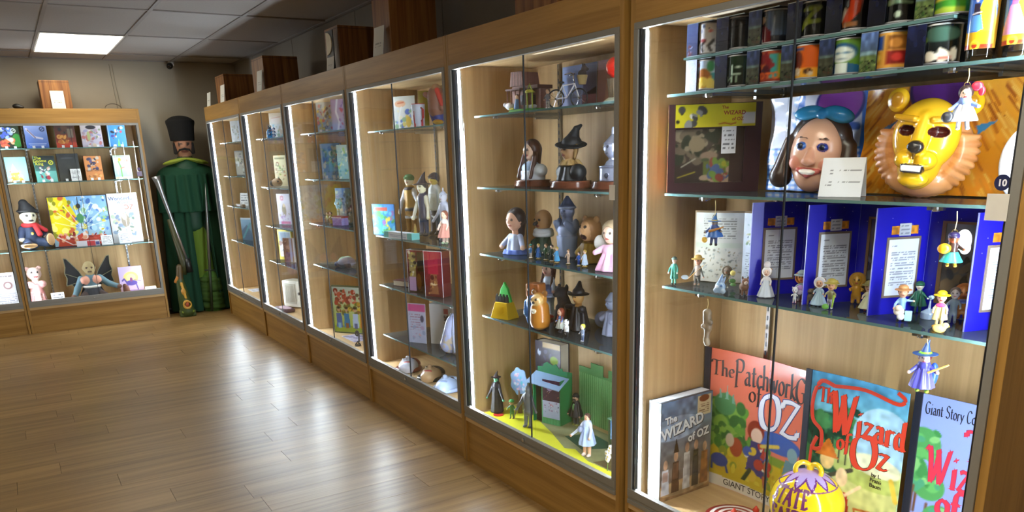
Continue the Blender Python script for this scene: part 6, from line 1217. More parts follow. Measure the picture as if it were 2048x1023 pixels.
figure('jointed_doll', 'jointed wooden doll in a tan suit and green cap, arm held out', 'doll', (2.03, 4.37, ZC), .345, ROW + .45, hr=.19, skin='e6ddc0', top='b8903c', sleeve='d8d8dc', legs='a87426', shoe='8a6a3a', hat=('cap', '3f6a3c'), beltcol='3a4452', arms=((.28, -.12, .5), (-.2, -.06, .36)), extra={'scarf': [('t', (0, 0, .76), .06, .035, '3a3440')], 'cuffs': [('k', (.06, -.005), .26, .06, .31, .06, 'd8dade'), ('k', (-.06, -.005), .26, .06, .31, .06, 'd8dade')]}, n=46)
figure('jointed_doll', 'jointed doll in a tall dark pointed hat and navy waistcoat', 'doll', (1.95, 4.035, ZC), .30, ROW + .3, hr=.22, skin='dcd8b4', hair=('22202a', 'long'), top='2a3350', sleeve='d8d4bc', legs='2f3a58', shoe='1c1c24', hat=('witch', '231f2e', '2c2638'), arms=((.2, -.08, .34), (-.2, -.08, .32)), extra={'broom': [('c', (-.1, -.14, .0), (-.1, -.14, .22), .05, .015, 'a8883c')]}, n=46)
figure('jointed_doll', 'jointed doll in a purple beret and white blouse behind the pointed hat', 'doll', (2.09, 4.165, ZC), .35, ROW + .3, hr=.19, skin='c8b04a', hair=('2c2434', 'short'), top='d4d8d4', sleeve='c8d0c8', legs='2a2c3c', shoe='1d1c24', hat=('cap', '2e2634'), dress=('c0c4b8', .42, .2), arms=((.24, -.08, .4), (-.22, -.08, .42)), n=46)
figure('jointed_doll', 'silver grey jointed doll with spread arms near the cabinet end', 'doll', (1.975, 3.835, ZC), .26, ROW + .2, hr=.2, skin='b8bccc', top='a8b0c4', sleeve='b4bccc', legs='9aa4bc', shoe='8a90a4', hat=('funnel', 'a0a8bc'), arms=((.3, -.06, .5), (-.3, -.06, .4)), gloss=.25, n=46)
figure('jointed_doll', 'small doll with long red brown hair and a salmon dress by the frame', 'doll', (1.905, 3.70, ZC), .17, ROW + .4, hr=.24, skin='e4c0a4', hair=('7a3a2a', 'long'), top='dcd0c4', sleeve='e6c8b4', legs='e0c8b8', shoe='8fae8a', dress=('c88a7c', .2, .24), n=40)
book('bright blue picture book leaning at the left end of the doll shelf', (1.885, 4.45, ZC), .165, .178, .008, art_busy(12, '2f7fc8', '2f9ad0', ['3f8a4a', '4fa85a', 'd8c84a', 'b86a4a', '5fb8d8', '8a5a9a'], 44, .09) + [('r', .12, .78, .7, .9, 'b84a3a')], ROW + .5, spine='1f5fa0')
t = thing('flat_carton', 'flat white carton with turquoise ends lying in front of the dolls', 'box', (1.868, 4.16, ZC), ROW + .12)
obj('carton', MB().box(-.15, .15, -.03, .02, 0, .035), mat('dfe6ee', .5), t, bevel=.001)
for x in (-.151, .101): obj('turquoise_end', MB().box(x, x + .05, -.0305, .0205, .001, .0356), mat('6fc8c8', .5), t)
obj('print', MB().box(-.08, .09, -.0306, -.03, .01, .013).box(-.08, .06, -.0306, -.03, .018, .021), mat('9aa8c0', .5), t)
ZC = ZC3
book('navy and white folio standing at the back of the shelf below the dolls', (2.06, 4.385, ZC), .135, .2, .02, art_busy(14, '3a4a8a', '6a7ab8', ['c8d0e4', '2a3470', '8a96c8', 'd8b83a', 'b8c4e0'], 40, .09), ROW + .4, spine='2a3a7a')
t = thing('lying_book', 'dark red book lying flat on the left of the shelf', 'book', (1.90, 4.285, ZC), ROW + .35)
obj('cover', MB().box(-.075, .075, 0, .11, 0, .003).box(-.075, .075, 0, .11, .031, .034).box(-.075, .075, .107, .11, .003, .031), mat('4a1c1a', .5), t)
obj('pages', MB().box(-.07, .071, .003, .106, .0032, .0308), mat('d8ccb0', .8), t)
def doll_carton(label, loc, w, h, ops, rz, col='3a1a1c'):
    t = thing('doll_carton', label, 'box', loc, rz)
    obj('carton', MB().box(-w / 2, w / 2, .0, .07, 0, h), mat(col, .4), t, bevel=.001)
    sheet('front_print', w - .004, h - .004, ops, t, paint(.2, coat=.5), (0, -.0008, .002), .003)
    obj('white_edge', MB().box(-w / 2 - .0015, -w / 2, -.0012, .002, 0, h).box(-w / 2, w / 2, -.0014, -.0002, h - .002, h + .001).box(w / 2, w / 2 + .0015, -.0012, .002, 0, h), mat('d8d8e4', .4), t)
doll_carton('clear fronted doll carton with dark maroon and gold print', (1.89, 4.03, ZC), .15, .238, [('bg', '8a2c3a', '2a1416'), ('r', .08, .35, .42, .95, '9a8a5a'), ('s', 2, 24, .08, .4, .45, .95, .06, ['c8b45a', '4a3a34', 'd8d0b8']), ('r', .05, .02, .4, .36, 'b89ac0'), ('e', .55, .25, .12, .2, '8a5a2a'), ('r', .5, .5, .9, .96, '2a1614')], ROW + .4)
doll_carton('clear fronted doll carton with a crimson top beside the maroon carton', (1.89, 3.835, ZC), .125, .248, [('bg', '9a1c3a', '5a2424'), ('r', .2, .5, .8, 1, 'a8203e'), ('p', [(.25, .05), (.35, .5), (.7, .5), (.78, .05)], '8a5a3c'), ('e', .5, .28, .2, .03, 'd8c49a'), ('s', 3, 10, .2, .05, .8, .45, .08, ['6a3a2a', 'a87a4a', '4a1a20'])], ROW + .4, '5a1420')
ZC = ZC4
backprint('pink_card', 'pink and white printed card in a clear sleeve, bottom glass shelf', 4.11, 1.90, .125, .232, ZC, [('bg', 'c8cde8', 'b8c0e0'), ('r', .02, .80, .98, .98, 'd8589c'), ('t', .1, .3, .7, .75, 7, 'a87a98'), ('e', .8, .62, .1, .09, '4a4a68'), ('s', 4, 10, .2, .05, .9, .45, .08, ['b8a0c8', 'd8a8b8', '9aa8d0'])], 'card', ROW + .5)
t = thing('picture_carton', 'white carton with a column of small portraits down its side', 'box', (2.005, 3.975, ZC), ROW + .65)
obj('carton', MB().box(-.085, .06, 0, .10, 0, .235), mat('d8dade', .5), t, bevel=.001)
sheet('portrait_column', .035, .19, [('bg', 'd8dade', 'd8dade')] + [('r', .1, .03 + i * .2, .9, .19 + i * .2, c) for i, c in enumerate(('a84a3a', '7a3a3a', 'c8b8a8', '2a2a34', 'b04a54'))] + [('s', 7, 20, .15, .05, .85, .95, .14, ['3a2a2a', 'c89a8a', '5a4a5a'])], t, paint(.4), (.02, -.0008, .02), .0025)
t = thing('plastic_bag', 'shiny clear plastic bag full of grey printed cloth, right end of the bottom glass shelf', 'bag', (1.935, 3.75, ZC), ROW + .25)
moulded('contents', [('c', (-.02, 0, .04), (.03, 0, .2), .045, .02, 'a0a8cc'), ('e', (0, 0, .05), (.08, .03, .05), '8a8ca8'), ('e', (.02, -.005, .13), (.055, .026, .07), 'b0b8dc')], t, paint(.22, coat=.8), n=44, k=.03, colfn=lambda V, c: np.where((vnoise(V[:, 0] * 9 + 3, V[:, 2] * 9 + 3, 9, 3) > .62)[:, None] & (V[:, 2] < .1)[:, None], srgb('b8a890'), c))
obj('film', MB().tube([(-.06, -.025, .01), (-.02, -.03, .12), (.03, -.02, .22)], [.012, .008, .005], 8).tube([(.06, -.03, .01), (.05, -.03, .12), (.04, -.015, .21)], [.012, .008, .005], 8), glass((.9, .92, .96), refl=1.0, rough=.1, milk=.3, milkcol='d8dcf0'), t, True); settle(t)
def lying_mask(label, x, y, rz, face, rim, hair, lips='c84a4a'):
    t = thing('face_mask', label, 'mask', (x, y, Z0), ROW + rz, 'moulded masks lying on the deck of the third cabinet')
    moulded('face', [('e', (0, 0, .02), (.06, .085, .05), face), ('e', (0, -.045, .018), (.045, .05, .04), face), ('c', (0, .01, .066), (0, -.018, .08), .008, .013, face), ('e', (-.026, .018, .062), (.012, .009, .008), '3a3040'), ('e', (.026, .018, .062), (.012, .009, .008), '3a3040'), ('e', (0, -.047, .056), (.022, .009, .007), lips), ('-b', (0, 0, -.1), (.2, .2, .1), 0, None)], t, paint(.25, coat=.5), n=54, k=.008)
    moulded('rim', [('t', (0, 0, .008), .068, .014, rim), ('e', (0, .07, .02), (.065, .035, .04), hair), ('-b', (0, 0, -.1), (.2, .2, .1), 0, None)], t, paint(.3, coat=.4), n=44, k=.01); return settle(t)
lying_mask('white clown like face mask with a dark red rim, leftmost on the deck', 1.895, 4.255, 1.0, 'dcdcec', '7a2a20', '8a3226')
lying_mask('tan face mask with a black hood, in the middle of the deck', 1.915, 3.99, .8, 'd0ae84', '26221e', '1c1a1a')
lying_mask('icy pale blue face mask at the right end of the deck', 1.885, 3.735, .7, 'b4c8ec', 'a4b8e0', 'b8cced', '8fa4d0')

# ------------------------------------------------------------------ fourth, fifth and sixth cabinets
def dbook(label, x, y, z, w, h, ops, spine='6a6a70', rz=.5, th=.02, cat='book', **k): return book(label, (x, y, z + .0005), w, h, th, ops, ROW + rz, spine=spine, cat=cat, cell=.005, **k)
dbook('picture book with a crowd of yellow and blue shapes, top shelf of the fourth cabinet', 1.95, 5.50, 1.668, .14, .20, art_busy(21, 'b8c0c8', '9ab0d0', ['c8b84a', '4a5a7a', 'b04a4a', 'd8d0a8', '3a4a3a', '7fa0d0'], 60, .08), '6a4a3a', stand=True)
dbook('shiny pink and white picture book beside the crowd book', 1.94, 5.205, 1.668, .115, .20, [('bg', 'b89ac0', 'a8b4dc'), ('l', [(.5, 1), (.35, .6), (.55, .3), (.4, 0)], .14, 'e8ecf8'), ('s', 3, 12, .6, .1, 1, .9, .1, ['b84a6a', '8a6ab0'])], '8a4a50')
dbook('spiral bound book with a bright blue green cover, second shelf of the fourth cabinet', 1.955, 5.47, 1.362, .175, .235, art_busy(22, '7fa4d0', '6f9ac8', ['4a7ab8', 'a8b8a0', 'c87a5a', '8ac0a8', 'd8d8c8', '5a8a8a'], 60, .08) + [('l', [(.06, .02), (.06, .98)], .05, 'd0dcee')], '5a7aa0', stand=True)
dbook('pale green storybook next to the spiral bound book', 1.94, 5.185, 1.362, .1, .22, art_busy(23, 'b8c8c0', '8fc0c8', ['d8e0a8', '5a9ab0', '9ac06a', 'e8e8d8'], 30, .1), '4a3a34')
dbook('tall album with a blue sky and small brown figures, third shelf of the fourth cabinet', 2.04, 5.52, 1.053, .14, .24, art_busy(24, '5f86b8', '8a7a70', ['8a8a7a', '4a5a6a', 'b09a88', '3a4a5a', 'a8b8a8'], 70, .07), '3a5a88')
dbook('dark grey green album standing beside the sky album', 2.04, 5.33, 1.053, .13, .24, art_busy(25, '6a7a70', '4a4a3a', ['7f9aa8', '3a3a34', '8a7a5a', '2a3a3a', 'b8c0b8'], 60, .07), '4a4a44')
t = thing('pinwheel', 'small turquoise glass ornament on a stick between the albums', 'ornament', (1.965, 5.42, 1.0535), ROW + .4)
moulded('stars', [('e', (.025 * math.cos(a), 0, .14 + .025 * math.sin(a)), (.014, .008, .014), '6ab8e4') for a in np.linspace(0, 5.2, 6)] + [('e', (0, 0, .14), (.012, .01, .012), 'b8e0f0')], t, paint(.15, coat=.6), n=32, k=.004)
obj('stick', MB().tube([(0, 0, 0), (0, 0, .13)], .003, 6), m_chrome, t); obj('foot', MB().lathe([(0, 0), (.018, 0), (.004, .008), (0, .008)], 14), m_chrome, t, True)
for i, (y, c, h, c2, nm) in enumerate(((5.58, '6a6a78', .06, '8a8a98', 'grey'), (5.50, '9a9a4a', .08, '5a5a3a', 'olive'), (5.43, '7a7a30', .085, 'c8b84a', 'mustard'))):
    figure('row_figure', nm + ' small standing figure in front of the sky album', 'figurine', (1.905, y, 1.0535), h, ROW + .4, hr=.26, skin='c8a888', top=c, legs=c2, shoe='3a3430', hair=('3a2e28', 'short'), n=26)
t = thing('trinket_box', 'purple and white trinket box with a red lid, third shelf of the fourth cabinet', 'box', (1.90, 5.30, 1.0535), ROW + .3)
obj('body', MB().box(-.05, .05, 0, .06, 0, .05), mat('9a8ac8', .4, noise=.4, scale=60), t, bevel=.002); obj('lid', MB().box(-.053, .053, -.003, .063, .05, .062), mat('8a2a34', .35), t, bevel=.002); obj('white_band', MB().box(-.054, .054, -.004, -.003, .051, .056), m_card, t)
t = thing('cloth_hat', 'grey brown cloth hat lying beside pale green tissue on the fourth shelf', 'hat', (1.96, 5.38, .7565), ROW + .4)
moulded('hat', [('e', (.02, 0, .03), (.075, .05, .03), '8a7f8a'), ('e', (-.045, -.02, .018), (.03, .026, .018), '3a3a58'), ('e', (.03, 0, .045), (.05, .04, .02), '9a8a8e'), ('c', (-.05, -.03, .012), (.09, -.04, .012), .012, .012, '5a4a48')], t, paint(.8, bump=.3), n=44, k=.012)
moulded('tissue', [('e', (-.06, .05, .03), (.05, .02, .03), 'a8c89a'), ('e', (-.02, .055, .04), (.04, .02, .026), 'c8dcc0'), ('e', (-.09, .05, .02), (.03, .02, .02), 'd8e4d0')], t, paint(.6), n=30, k=.01); settle(t)
t = thing('framed_picture', 'glossy folk picture of people under red blossoms, on the deck of the fourth cabinet', 'picture', (1.99, 5.47, Z0), ROW + .6)
fo = [('bg', 'c8dcd8', 'a8b838'), ('r', 0, 0, 1, .14, '8aa02a'), ('s', 31, 60, .08, .62, .95, .92, .06, ['a83a2a', '8a2a24', 'c8604a', 'd8a89a', '5a4a2a']), ('s', 32, 40, .1, .42, .95, .66, .06, ['b8942a', '6a6a2a', 'd8b83a', '8a5a2a'])]
for x, c1, c2 in ((.17, '4a68a8', '7fb4d8'), (.42, '2f7fb8', '8a5a2a'), (.7, 'b8cdf0', '4a5a8a'), (.93, 'c8842a', 'a8641a')): fo += [('p', [(x - .1, .1), (x - .08, .42), (x + .08, .42), (x + .1, .1)], c1), ('e', x, .5, .05, .05, 'c8a080'), ('e', x, .54, .055, .03, '3a2a22'), ('r', x - .05, .08, x + .05, .2, c2)]
sheet('front_print', .27, .335, fo, t, paint(.12, coat=.9), (0, -.001, .01), .004)
obj('frame', MB().box(-.14, -.135, -.004, .014, 0, .35).box(.135, .14, -.004, .014, 0, .35).box(-.135, .135, -.004, .014, 0, .01).box(-.135, .135, -.004, .014, .345, .355).box(-.135, .135, 0, .014, .01, .345), mat('4a5a3a', .4), t)
t = thing('iron_ornament', 'small dark iron scroll ornament at the front corner of the deck', 'ornament', (1.885, 5.06, Z0), ROW + .4)
obj('scroll', MB().tube([(.018 * math.cos(a) * (1 - a / 14), 0, .085 + .022 * math.sin(a) * (1 - a / 14)) for a in np.linspace(0, 9, 40)], .0045, 7).tube([(.02, 0, .085), (.014, 0, .03), (0, 0, .008)], .005, 7).tube([(-.014, -.01, .006), (0, .0, .03), (.014, .012, .006)], .005, 7), mat('2c2a2c', .4, metal=.5), t, True)
obj('foot', MB().lathe([(0, 0), (.024, 0), (.02, .006), (0, .006)], 16), mat('2c2a2c', .4, metal=.5), t, True)
t = thing('printed_sheet', 'loose lavender printed sheet lying on the deck before the folk picture', 'paper', (1.90, 5.30, Z0), ROW)
o = sheet('print', .25, .13, [('bg', 'b0aac8', 'c0bcd4'), ('s', 3, 20, .05, .05, .95, .95, .1, ['8a86b0', 'd0cce0', '7a769a']), ('t', .1, .1, .9, .5, 4, '6a668a')], t, paint(.5), (0, 0, .0008), .004, rx=PI / 2 - .0001); obj('paper', MB().box(-.125, .125, 0, .13, 0, .0006), m_card, t)
# fifth
dbook('faded picture book behind a blue bottle, top shelf of the fifth cabinet', 1.985, 6.76, 1.668, .16, .2, [('bg', 'cfc8b8', 'c0ccd4'), ('s', 5, 30, .05, .05, .95, .5, .1, ['8ab0c0', '7fa07a', 'b8a88a', 'd8d8d0']), ('e', .45, .72, .3, .14, 'd8d4d4'), ('l', [(.2, .8), (.8, .84)], .03, 'b88a7a')], '8a6a4a')
t = thing('glass_bottle', 'blue glass bottle on the top shelf of the fifth cabinet', 'bottle', (1.89, 6.635, 1.6685), ROW)
obj('body', MB().lathe([(0, 0), (.028, 0), (.03, .006), (.029, .05), (.02, .066), (.011, .072), (.011, .085), (0, .085)], 22), mat('2f78b8', .12, noise=.2, scale=50), t, True); obj('stopper', MB().lathe([(0, .085), (.012, .085), (.014, .094), (.006, .1), (0, .1)], 14), m_chrome, t, True)
t = thing('bead_ornament', 'black and clear beaded ornament next to the blue bottle', 'ornament', (1.885, 6.555, 1.6685), ROW)
for i in range(9): obj('bead', MB().lathe([(.011 * math.sin(a), -.011 * math.cos(a)) for a in np.linspace(0.01, PI - .01, 8)], 12, (.022 * math.cos(i * 2.1), .02 * math.sin(i * 2.1), .012 + .008 * i)), mat('23262e' if i % 3 else 'c8d0dc', .12), t, True)
dbook('cream printed page with small red and green drawings, second shelf of the fifth cabinet', 1.985, 6.79, 1.285, .14, .25, [('bg', 'd0c49a', 'c4b88c'), ('r', .1, .88, .9, .93, '7a6a44'), ('s', 6, 18, .08, .1, .92, .85, .07, ['8a9a4a', 'a86a4a', '6a7a5a', '8a8a6a']), ('ring', .3, .72, .1, .03, '7a5a44'), ('t', .1, .42, .9, .6, 3, '7a6a4a')], 'b8a878', th=.006)
t = thing('toy_animal', 'small tan curled animal toy on the second shelf of the fifth cabinet', 'toy', (1.915, 6.68, 1.2855), ROW + .4)
moulded('body', [('e', (0, 0, .035), (.05, .035, .035), 'c0a078'), ('e', (.045, -.02, .045), (.024, .022, .024), 'a8845a'), ('e', (-.04, -.015, .03), (.026, .022, .024), '4a4034'), ('e', (.06, -.025, .062), (.008, .006, .012), '7a5a3a'), ('e', (.06, -.042, .045), (.005, .005, .005), DARK)], t, paint(.7, bump=.3), n=36, k=.01); settle(t)
dbook('tall lilac poster with a brown figure and pink lettering, third shelf of the fifth cabinet', 1.985, 6.81, .968, .15, .255, [('bg', 'c8c4d0', 'b0a8b8'), ('ring', .4, .86, .1, .04, 'b06a78'), ('e', .5, .45, .16, .22, '7a6a4a'), ('e', .52, .62, .08, .06, 'c8b08a'), ('s', 7, 14, .1, .05, .9, .4, .08, ['8a6a9a', '9a8a6a', 'b8a8c8']), ('r', .2, .02, .9, .1, 'b83a78')], '8a7a90', th=.008)
dbook('yellow edged comic with a blue window picture, fourth shelf of the fifth cabinet', 1.96, 6.80, .672, .16, .255, [('bg', 'd8c83a', 'd0be3a'), ('r', .08, .1, .95, .94, 'c8d4d8'), ('r', .2, .62, .9, .9, '7f94a8'), ('s', 4, 20, .15, .15, .9, .6, .1, ['b88a7a', '8a6a6a', 'd8c8c0', '6a7a8a'])], 'c8b83a', th=.008)
dbook('terracotta and white boxed set next to the yellow edged comic', 1.93, 6.60, .672, .13, .2, [('bg', 'a87a6a', '9a6a5a'), ('r', .55, 0, .75, 1, 'b8b8d8'), ('r', .85, 0, 1, 1, 'e8e8f4'), ('s', 5, 20, .05, .05, .5, .95, .1, ['8a5a4a', 'c89a8a', '7a4a4a'])], 'e0dce4', cat='box', name='boxed_set')
t = thing('radio_box', 'pale cream boxed set with a recessed grille panel on the deck of the fifth cabinet', 'box', (1.97, 6.76, Z0), ROW + .45)
obj('body', MB().box(-.13, .13, 0, .13, .012, .24), mat('d8d4c4', .5), t, bevel=.006)
obj('panel', MB().box(-.105, .03, -.004, .002, .04, .215), mat('b4ae9c', .6), t, bevel=.002); q = MB()
for i in range(9): q.box(-.09 + i * .012, -.085 + i * .012, -.0052, -.004, .055, .2)
obj('grille_bars', q, mat('a09a88', .6), t); obj('knob', MB().tube([(.08, -.012, .135), (.08, 0, .135)], .012, 14), mat('22242a', .3), t, True); obj('foot', MB().box(-.12, -.1, .01, .12, 0, .012).box(.1, .12, .01, .12, 0, .012), m_dark, t)
t = thing('folded_cloth', 'folded dark plum cloth lying in front of the cream boxed set', 'cloth', (1.865, 6.70, Z0), ROW + .1)
moulded('cloth', [('b', (0, 0, .014), (.12, .05, .014), .012, '4a2c34'), ('e', (.02, 0, .026), (.09, .04, .014), 'b89aa4'), ('c', (-.11, -.03, .014), (.1, -.04, .012), .014, .012, '3a2228')], t, paint(.8, bump=.3), n=44, k=.012); settle(t)
# sixth
dbook('pale worn picture book on the top shelf of the last cabinet', 1.97, 8.04, 1.668, .15, .2, [('bg', 'b8c0c8', 'c4ccd8'), ('s', 6, 20, .1, .1, .8, .9, .09, ['9aa4a0', '8a8a88', 'd4d8e0', 'a89a8a']), ('r', .7, 0, .95, 1, 'c0d0ec')], '7a5a44', stand=True)
dbook('black framed print with pale curling shapes, second shelf of the last cabinet', 1.955, 8.0, 1.364, .12, .23, [('bg', '7a7a80', '5a5a60'), ('r', .06, .04, .94, .96, 'a8a498'), ('s', 7, 26, .1, .1, .9, .9, .1, ['d0c8a8', '3a3a44', '8a8a94', 'c8d0d4', '5a5a5a'])], '1d1e22', cat='picture', name='framed_print')
card('white tented card with a printed note, third shelf of the last cabinet', (1.945, 7.985, 1.0835), .11, .12, ROW + .5, .15, 4)
t = thing('wooden_bar', 'short brown wooden bar lying at the front of the third shelf of the last cabinet', 'bar', (1.862, 7.84, 1.0835), ROW + .1)
obj('bar', MB().box(-.09, .09, 0, .03, 0, .024), wood('8a6a4c', '5a4230', 'x'), t, bevel=.003); obj('label', MB().box(-.05, .03, -.0006, 0, .006, .018), m_card, t)
dbook('blue green landscape print leaning on the fourth shelf of the last cabinet', 1.95, 8.0, .752, .16, .215, [('bg', '8ab4d8', '1d3a5a'), ('p', [(0, 0), (0, .4), (.5, .7), (.9, .3), (.9, 0)], '24486a'), ('l', [(.1, .1), (.8, .75)], .12, '3f8a94'), ('r', .0, .93, 1, 1, 'd4e0ec'), ('r', .92, 0, 1, 1, 'd4e0ec')], 'c8d0d8', th=.006, cat='print', name='landscape_print')
t = thing('printed_sheet', 'loose white printed sheet lying on the deck of the last cabinet', 'paper', (1.91, 8.03, Z0), ROW)
sheet('print', .2, .13, [('bg', 'd8dce8', 'ccd2e0'), ('t', .1, .1, .9, .9, 6, '7a8094')], t, paint(.5), (0, 0, .0008), .004, rx=PI / 2 - .0001); obj('paper', MB().box(-.1, .1, 0, .13, 0, .0006), m_card, t)

# ------------------------------------------------------------------ far cabinet: books in two rows
YB = 8.70
def gbook(label, x0, x1, z, h, ops, spine, y=YB, th=.028, title=None, **k):
    return book(label, ((x0 + x1) / 2, y, z + .0005), x1 - x0, h, th, ops, .05, spine=spine, stand=True, cell=.004, group=None, title=title, **k)
OZL = lambda u, v, c: [('ring', u, v, .1, .022, c), ('l', [(u - .05, v - .035), (u + .05, v + .035)], .035, c)]
gbook('green and black book with a blue rider above flames, first of the top row', .035, .205, 1.665, .200, [('bg', '1a2a1c', '17241a'), ('e', .85, .35, .22, .3, '2f7a34'), ('s', 3, 20, .15, .1, .7, .42, .1, ['c8603a', 'e0a07a', 'a83a2a', 'e8c8a8']), ('s', 4, 16, .15, .45, .6, .9, .1, ['4a6ad0', 'd8dcec', '8aa0e0', '3a50a8'])] + OZL(.74, .78, 'c8ccc4'), 'a8d8b8')
gbook('blue book with a long pale boat on its cover, second of the top row', .245, .425, 1.665, .200, [('bg', '9aaee4', '3f62b8'), ('l', [(.1, .85), (.4, .5), (.75, .42)], .09, 'd8d4e4'), ('l', [(.15, .8), (.45, .46)], .04, '6a4a5a'), ('r', .1, .18, .9, .21, 'b8c4e8'), ('r', .15, .12, .85, .14, 'a8b4e0')] + OZL(.8, .84, '2a3a6a'), '6a8ad0')
gbook('red and black book with a tawny lion and green spine, third of the top row', .485, .655, 1.665, .200, [('bg', '3a201a', 'b83a20'), ('r', 0, 0, 1, .24, 'c8401e'), ('s', 5, 26, .15, .2, .6, .55, .1, ['c8742a', '8a4a1c', 'e0a04a']), ('s', 6, 10, .2, .6, .8, .95, .1, ['d8d0c0', '2a2a2a', '5a3a2a']), ('r', .62, .45, .9, .85, '7a6a5a')], '2a5a3a')
gbook('cream and lilac book with pale dancers, fourth of the top row', .70, .88, 1.665, .200, [('bg', 'd8d0d4', 'c8c0d8'), ('s', 7, 40, .05, .05, .95, .8, .09, ['b8a0b8', 'e8d8c8', '8a9a7a', 'c87a7a', 'a8a8d0']), ('e', .35, .5, .08, .22, 'b8c080'), ('e', .5, .9, .24, .09, '2a2430')], '6a3a3a')
gbook('bright blue book with three small figures, last of the top row', .93, 1.085, 1.665, .205, [('bg', '3a8ad8', '2f7fd0'), ('r', 0, 0, .05, 1, 'c8dcf0'), ('s', 8, 14, .2, .15, .75, .85, .09, ['1d2030', 'e0d8d8', 'b03a44', '3a3a8a']), ('p', [(.45, .04), (.55, .35), (.65, .04)], '5fb06a'), ('e', .8, .85, .09, .06, 'd8e8c8')], '5f9ad8')
gbook('pale blue book with a golden seated figure, first of the second row', .045, .215, 1.365, .228, [('bg', '7fb8e0', 'a8cfe4'), ('e', .4, .3, .22, .2, 'd8b04a'), ('s', 9, 20, .15, .05, .7, .45, .1, ['e0c060', 'b88a3a', 'e8dcb8', 'a8846a']), ('p', [(.2, .4), (.35, .75), (.55, .4)], 'c8b8d8'), ('r', 0, 0, 1, .06, '6a5a3a')], '3a4a3c')
gbook('turquoise and black book with yellow lettering and a red and white clown', .275, .445, 1.365, .232, [('bg', '14181c', '5fb8b0'), ('r', 0, 0, 1, .42, '6fc0b8'), ('s', 10, 24, .2, .1, .7, .7, .1, ['d8e0e8', 'b03040', 'e8e8f0', '4a4a5a', 'c8a890'])] + OZL(.8, .74, 'd8d83a'), '6fd0b4', title=[('The', .036, -.3, .87, 'd8d83a'), ('Gnome', .036, -.22, .76, 'd8d83a'), ('King', .036, -.26, .65, 'd8d83a')])
gbook('near black book half hidden by a white card, middle of the second row', .465, .645, 1.365, .248, [('bg', '22242a', '3a3628'), ('r', .2, .82, .75, .86, '44464c'), ('n', .2, 4, 3)], '3a2226', y=YB + .02)
card('white text card leaning on the near black book', (.60, YB - .03, 1.3655), .088, .11, .0, .08, 7)
gbook('orange book with dark prancing horses, fourth of the second row', .685, .835, 1.365, .222, [('bg', 'd88a4a', 'd88a44'), ('s', 11, 22, .2, .45, .8, .92, .09, ['3a3050', '2a2438', '5a4a7a', 'c8b8a8']), ('s', 12, 14, .15, .05, .85, .24, .07, ['e0a860', 'b06a2a'])], '6a3a2a', title=[('GIANT HORSE', .021, 0, .36, '2a2018')])
gbook('pale green book with a thin striding figure, last of the second row', .935, 1.09, 1.365, .222, [('bg', 'b8d4b8', '8ac4c0'), ('r', 0, 0, 1, .1, 'd0c8a0'), ('l', [(.4, .1), (.4, .5), (.3, .75)], .07, '5f9a3a'), ('e', .38, .82, .09, .07, 'd88a2a'), ('e', .75, .77, .09, .06, 'c86a5a'), ('l', [(.4, .45), (.6, .5)], .05, 'b84a3a')], '2a3a34', title=[('Jack Pumpkinhead', .0165, 0, .92, '3a4a3a')])
# third shelf
ZG = .7575
t = thing('framed_map', 'picture map in a thin dark frame, yellow on one half and blue on the other', 'picture', (.572, 8.73, ZG), .0)
mp = [('bg', '7fb4e4', '9ab8c8'), ('p', [(0, 1), (.0, .2), (.3, .15), (.48, .5), (.3, 1)], 'e0d022'), ('s', 13, 50, .02, .1, .4, .98, .05, ['e8d83a', '8a8a2a', 'c8a81a', 'd06a3a', 'f0e47a']), ('s', 14, 80, .42, .2, .98, .98, .04, ['5f8ad0', 'a8d0f0', '3f6ab0', 'e0ecf8', '8ab88a', 'c8b83a']), ('p', [(0.05, 0), (0.1, .18), (.9, .2), (.95, 0)], 'b0402c'), ('s', 15, 40, .1, .02, .9, .26, .04, ['c84a3a', 'e8d8d0', '8a2a2a', 'd89a7a'])]
for a in np.linspace(.1, 3.0, 8): mp.append(('l', [(.5, .34), (.5 + .44 * math.cos(a), .42 + .5 * math.sin(a))], .008, 'e8f0f4'))
mp += [('l', [(.5, .3), (.5, .98)], .012, '2a2c34'), ('e', .5, .55, .06, .1, '4a8a5a'), ('e', .5, .8, .04, .05, '2a2c34'), ('l', [(.56, .62), (.72, .86), (.9, .7), (.66, .5)], .012, 'd8ecf4'), ('l', [(.06, .2), (.3, .02), (.7, .02)], .014, 'e8e4e0')]
sheet('front_print', .5, .46, mp, t, paint(.2, coat=.4), (0, -.002, .006), .004)
obj('frame', MB().box(-.256, -.25, -.006, .012, 0, .472).box(.25, .256, -.006, .012, 0, .472).box(-.25, .25, -.006, .012, 0, .006).box(-.25, .25, -.006, .012, .466, .472).box(-.25, .25, 0, .012, .006, .466), mat('3a2430', .4), t)
card('white text card standing before the lower right of the picture map', (.765, 8.66, ZG), .1, .09, 0, .1, 5)
t = thing('game_card', 'small red and white game card lying against the foot of the picture map', 'card', (.60, 8.675, ZG), 0)
sheet('front_print', .2, .05, [('bg', 'd8d4dc', 'd8d4dc'), ('r', .45, .0, .8, .9, 'b82a30'), ('r', .82, .1, .98, .7, '4a4a8a')], t, paint(.4), (0, -.0008, 0), .004); obj('board', MB().box(-.1, .1, 0, .004, 0, .05), m_card, t)
